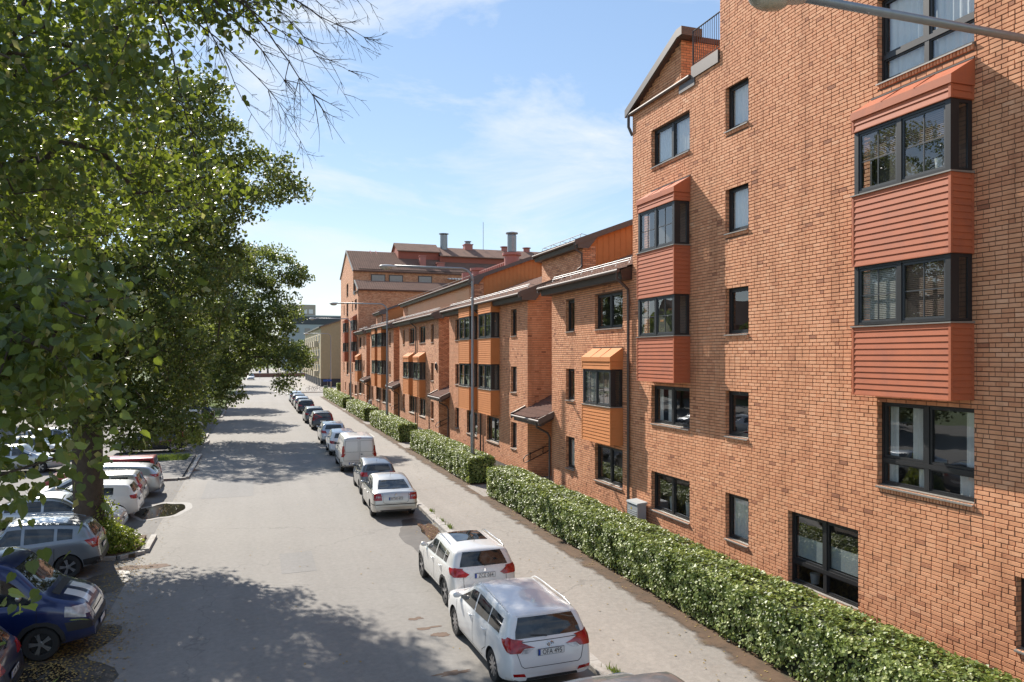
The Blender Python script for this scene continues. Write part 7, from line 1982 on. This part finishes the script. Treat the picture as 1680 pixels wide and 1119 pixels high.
# bicycles, bin, signs at the corner
def bicycle(x, y, rz, label):
    root = empty('bicycle', (x, y, .12), rz, label=label, cat='bicycle', group='bicycles at the corner')
    for xx in (-.52, .52):
        m = MB(); m.tube([(xx+.34*math.cos(a), 0, .34+.34*math.sin(a)) for a in np.linspace(0, 2*math.pi, 25)], .022, 6, cap=False); w = build(m, 'wheel', M_TYRE, root)
        m = MB()
        for a in np.linspace(0, math.pi, 7)[:-1]: m.tube([(xx-.32*math.cos(a), 0, .34-.32*math.sin(a)), (xx+.32*math.cos(a), 0, .34+.32*math.sin(a))], .004, 4)
        build(m, 'spokes', M_GALV, w, kind='stuff')
    m = MB()
    for a, b in (((-.52, .34), (-.1, .30)), ((-.52, .34), (-.2, .82)), ((-.1, .30), (-.22, .86)), ((-.1, .30), (.38, .78)), ((-.2, .78), (.36, .84)), ((.36, .90), (.52, .34))): m.tube([(a[0], 0, a[1]), (b[0], 0, b[1])], .018, 6)
    build(m, 'frame', M_BLACK, root)
    m = MB(); m.tube([(.28, -.26, .98), (.36, -.2, 1.0), (.38, 0, .96), (.36, .2, 1.0), (.28, .26, .98)], .015, 6); build(m, 'handlebar', M_GALV, root)
    m = MB(); m.prism([(-.36, -.09, .88), (-.08, -.03, .90), (-.08, .03, .90), (-.36, .09, .88)], (0, 0, .05)); build(m, 'saddle', M_PLASTIC, root)
bicycle(9.1, 137.5, R(15), 'bicycle leaning at the corner of the beige house, nearest the road')
bicycle(10.6, 139.5, R(-20), 'second bicycle at the corner, nearer the beige house')
def bin_(x, y, mat, label, h=1.05):
    root = empty('rubbish_bin', (x, y, .12), label=label, cat='bin', group='bins at the corner')
    m = MB(); m.box8([(-.27, -.27, .06), (.27, -.27, .06), (.27, .27, .06), (-.27, .27, .06), (-.33, -.33, h-.1), (.33, -.33, h-.1), (.33, .33, h-.1), (-.33, .33, h-.1)]); build(m, 'container', mat, root)
    m = MB(); m.prism([(-.36, -.36, h-.1), (.36, -.36, h-.1), (.36, -.36, h), (-.30, -.36, h-.02)], (0, .72, 0)); build(m, 'lid', mat, root)
bin_(11.4, 133.5, pm('bin_green', (.03, .09, .05), .5), 'dark green bin at the corner hedge')
bin_(10.8, 122.0, pm('bin_orange', (.62, .12, .04), .5), 'orange bin by the farthest lamp post')
def sign(x, y, z, kind, mat, label, h):
    root = empty('road_sign', (x, y, 0.0), label=label, cat='sign', group=None)
    m = MB(); m.tube([(0, 0, 0), (0, 0, h)], .035, 8); build(m, 'post', M_GALV, root)
    m = MB()
    if kind == 'round': m.lathe([(.001, -.02), (.32, -.02), (.32, .0), (.001, 0)], 'y', (0, -.04, z), 24)
    else: m.box(-.62, .62, -.06, -.03, z-.16, z+.16)
    f = build(m, 'sign_face', mat, root)
    if kind == 'round':
        m = MB(); m.prism([(.12, -.066, z+.16), (.16, -.066, z+.12), (-.05, -.066, z-.09), (.02, -.066, z-.16), (-.18, -.066, z-.18), (-.16, -.066, z+.02), (-.09, -.066, z-.05)], (0, .004, 0)); build(m, 'arrow', M_WHITE, f)
    return root
M_SIGNB = pm('sign_blue', (.02, .09, .42), .4, var=.05)
sign(10.35, 118.6, 2.55, 'plate', M_SIGNB, 'blue street name plate on a post by the last hedge', 2.8)
sign(1.0, 216, 2.0, 'round', M_SIGNB, 'round blue arrow sign far down the middle of the street', 2.4)

# ------------------------------------------------------------------ houses beyond the terrace
M_BEIGE = pm('beige_corrugated_wall', (0.40, 0.33, 0.20), .7, var=.12, scale=2)
M_CREAM = pm('cream_wall', (0.58, 0.50, 0.36), .8, var=.08)
M_DPL = pm('dark_grey_plinth', (0.05, 0.05, 0.055), .8, var=.2)
root = empty('beige_house', (12.4, 157, 0), label='beige three storey house with corrugated gable wall beyond the side street', cat='building')
mb = MB(); mb.prism([(0, 0, 1.7), (17, 0, 1.7), (17, 0, 12.2), (8.5, 0, 15.0), (0, 0, 12.2)], (0, 52, 0)); build(mb, 'wall', M_BEIGE, root)
mb = MB(); mb.box(.05, 16.95, .05, 52, 0, 1.7); build(mb, 'plinth', M_DPL, root)
mb = MB()
for i in range(85): mb.box(.1+i*.2, .2+i*.2, -.05, -.002, 1.75, min(12.2+2.8*min(i*.2, 17-i*.2)/8.5-.15, 14.8))
build(mb, 'corrugation', M_BEIGE, root, kind='stuff')
mb = MB(); mb.box8([(-.4, -.4, 12.0), (8.5, -.4, 14.95), (8.5, 52.4, 14.95), (-.4, 52.4, 12.0), (-.4, -.4, 12.25), (8.5, -.4, 15.2), (8.5, 52.4, 15.2), (-.4, 52.4, 12.25)])
mb.box8([(8.5, -.4, 14.95), (17.4, -.4, 12.0), (17.4, 52.4, 12.0), (8.5, 52.4, 14.95), (8.5, -.4, 15.2), (17.4, -.4, 12.25), (17.4, 52.4, 12.25), (8.5, 52.4, 15.2)]); build(mb, 'roof', M_VERGE, root)
for f in range(3):
    for j in range(7):
        mb = MB(); y = 3+j*7; z = 2.9+f*3.1; mb.box(-.06, .02, y, y+2.4, z, z+1.6); w = build(mb, 'window', M_WHITE, root)
        mb = MB(); mb.box(-.07, -.061, y+.12, y+2.28, z+.12, z+1.48); build(mb, 'pane', M_FRAME, w)
        mb = MB(); mb.box(-.9, -.02, y+3.0, y+5.6, z-.9, z+.3); build(mb, 'balcony', M_CREAM, root)
root = empty('office_block', (10, 330, 0), label='distant stepped grey and beige block above the trees at the street end', cat='building')
mb = MB(); mb.box(0, 26, 0, 14, 0, 23.5); build(mb, 'wall', pm('grey_panel', (.36, .40, .40), .7, var=.1), root)
mb = MB(); mb.box(-.1, 26.1, -.1, 14, 19.6, 23.0); build(mb, 'dark_band', pm('dark_panel', (.05, .06, .07), .5), root)
mb = MB(); mb.box(.5, 14, 1, 12, 23.5, 28); build(mb, 'penthouse', pm('beige_panel', (.42, .36, .28), .8), root)
for i in range(4): mb = MB(); mb.box(4.0+i*2.4, 5.7+i*2.4, .9, .99, 24.2, 26.0); build(mb, 'window', M_WHITE, root)
for i in range(6): mb = MB(); mb.box(1.0+i*4.2, 3.2+i*4.2, -.13, -.105, 16.2, 18.0); build(mb, 'window', M_SILL, root)
root = empty('brick_house', (-62, 96, 0), label='red brick house glimpsed through the leaves behind the lot', cat='building')
mb = MB(); mb.box(0, 26, 0, 12, 0, 11); build(mb, 'wall', pm('red_brick_far', (.34, .09, .06), .85, var=.15, scale=3), root)
mb = MB(); mb.prism([(-.4, -.4, 11), (-.4, 12.4, 11), (-.4, 6, 15)], (26.8, 0, 0)); build(mb, 'roof', M_TILED, root)
for f in range(3):
    for j in range(6): mb = MB(); mb.box(1.6+j*4.1, 3.4+j*4.1, -.06, .0, 1.6+f*3.2, 3.2+f*3.2); build(mb, 'window', M_FRAME, root)
root = empty('low_wall', (-8, 236, 0), label='low red brick wall across the end of the street', cat='wall')
mb = MB(); mb.box(0, 34, 0, .4, 0, 1.1); build(mb, 'brickwork', pm('brown_brick_far', (.22, .11, .08), .9, var=.2), root)
mb = MB(); mb.box(-.05, 34.05, -.05, .45, 1.1, 1.2); build(mb, 'coping', M_SILL, root)
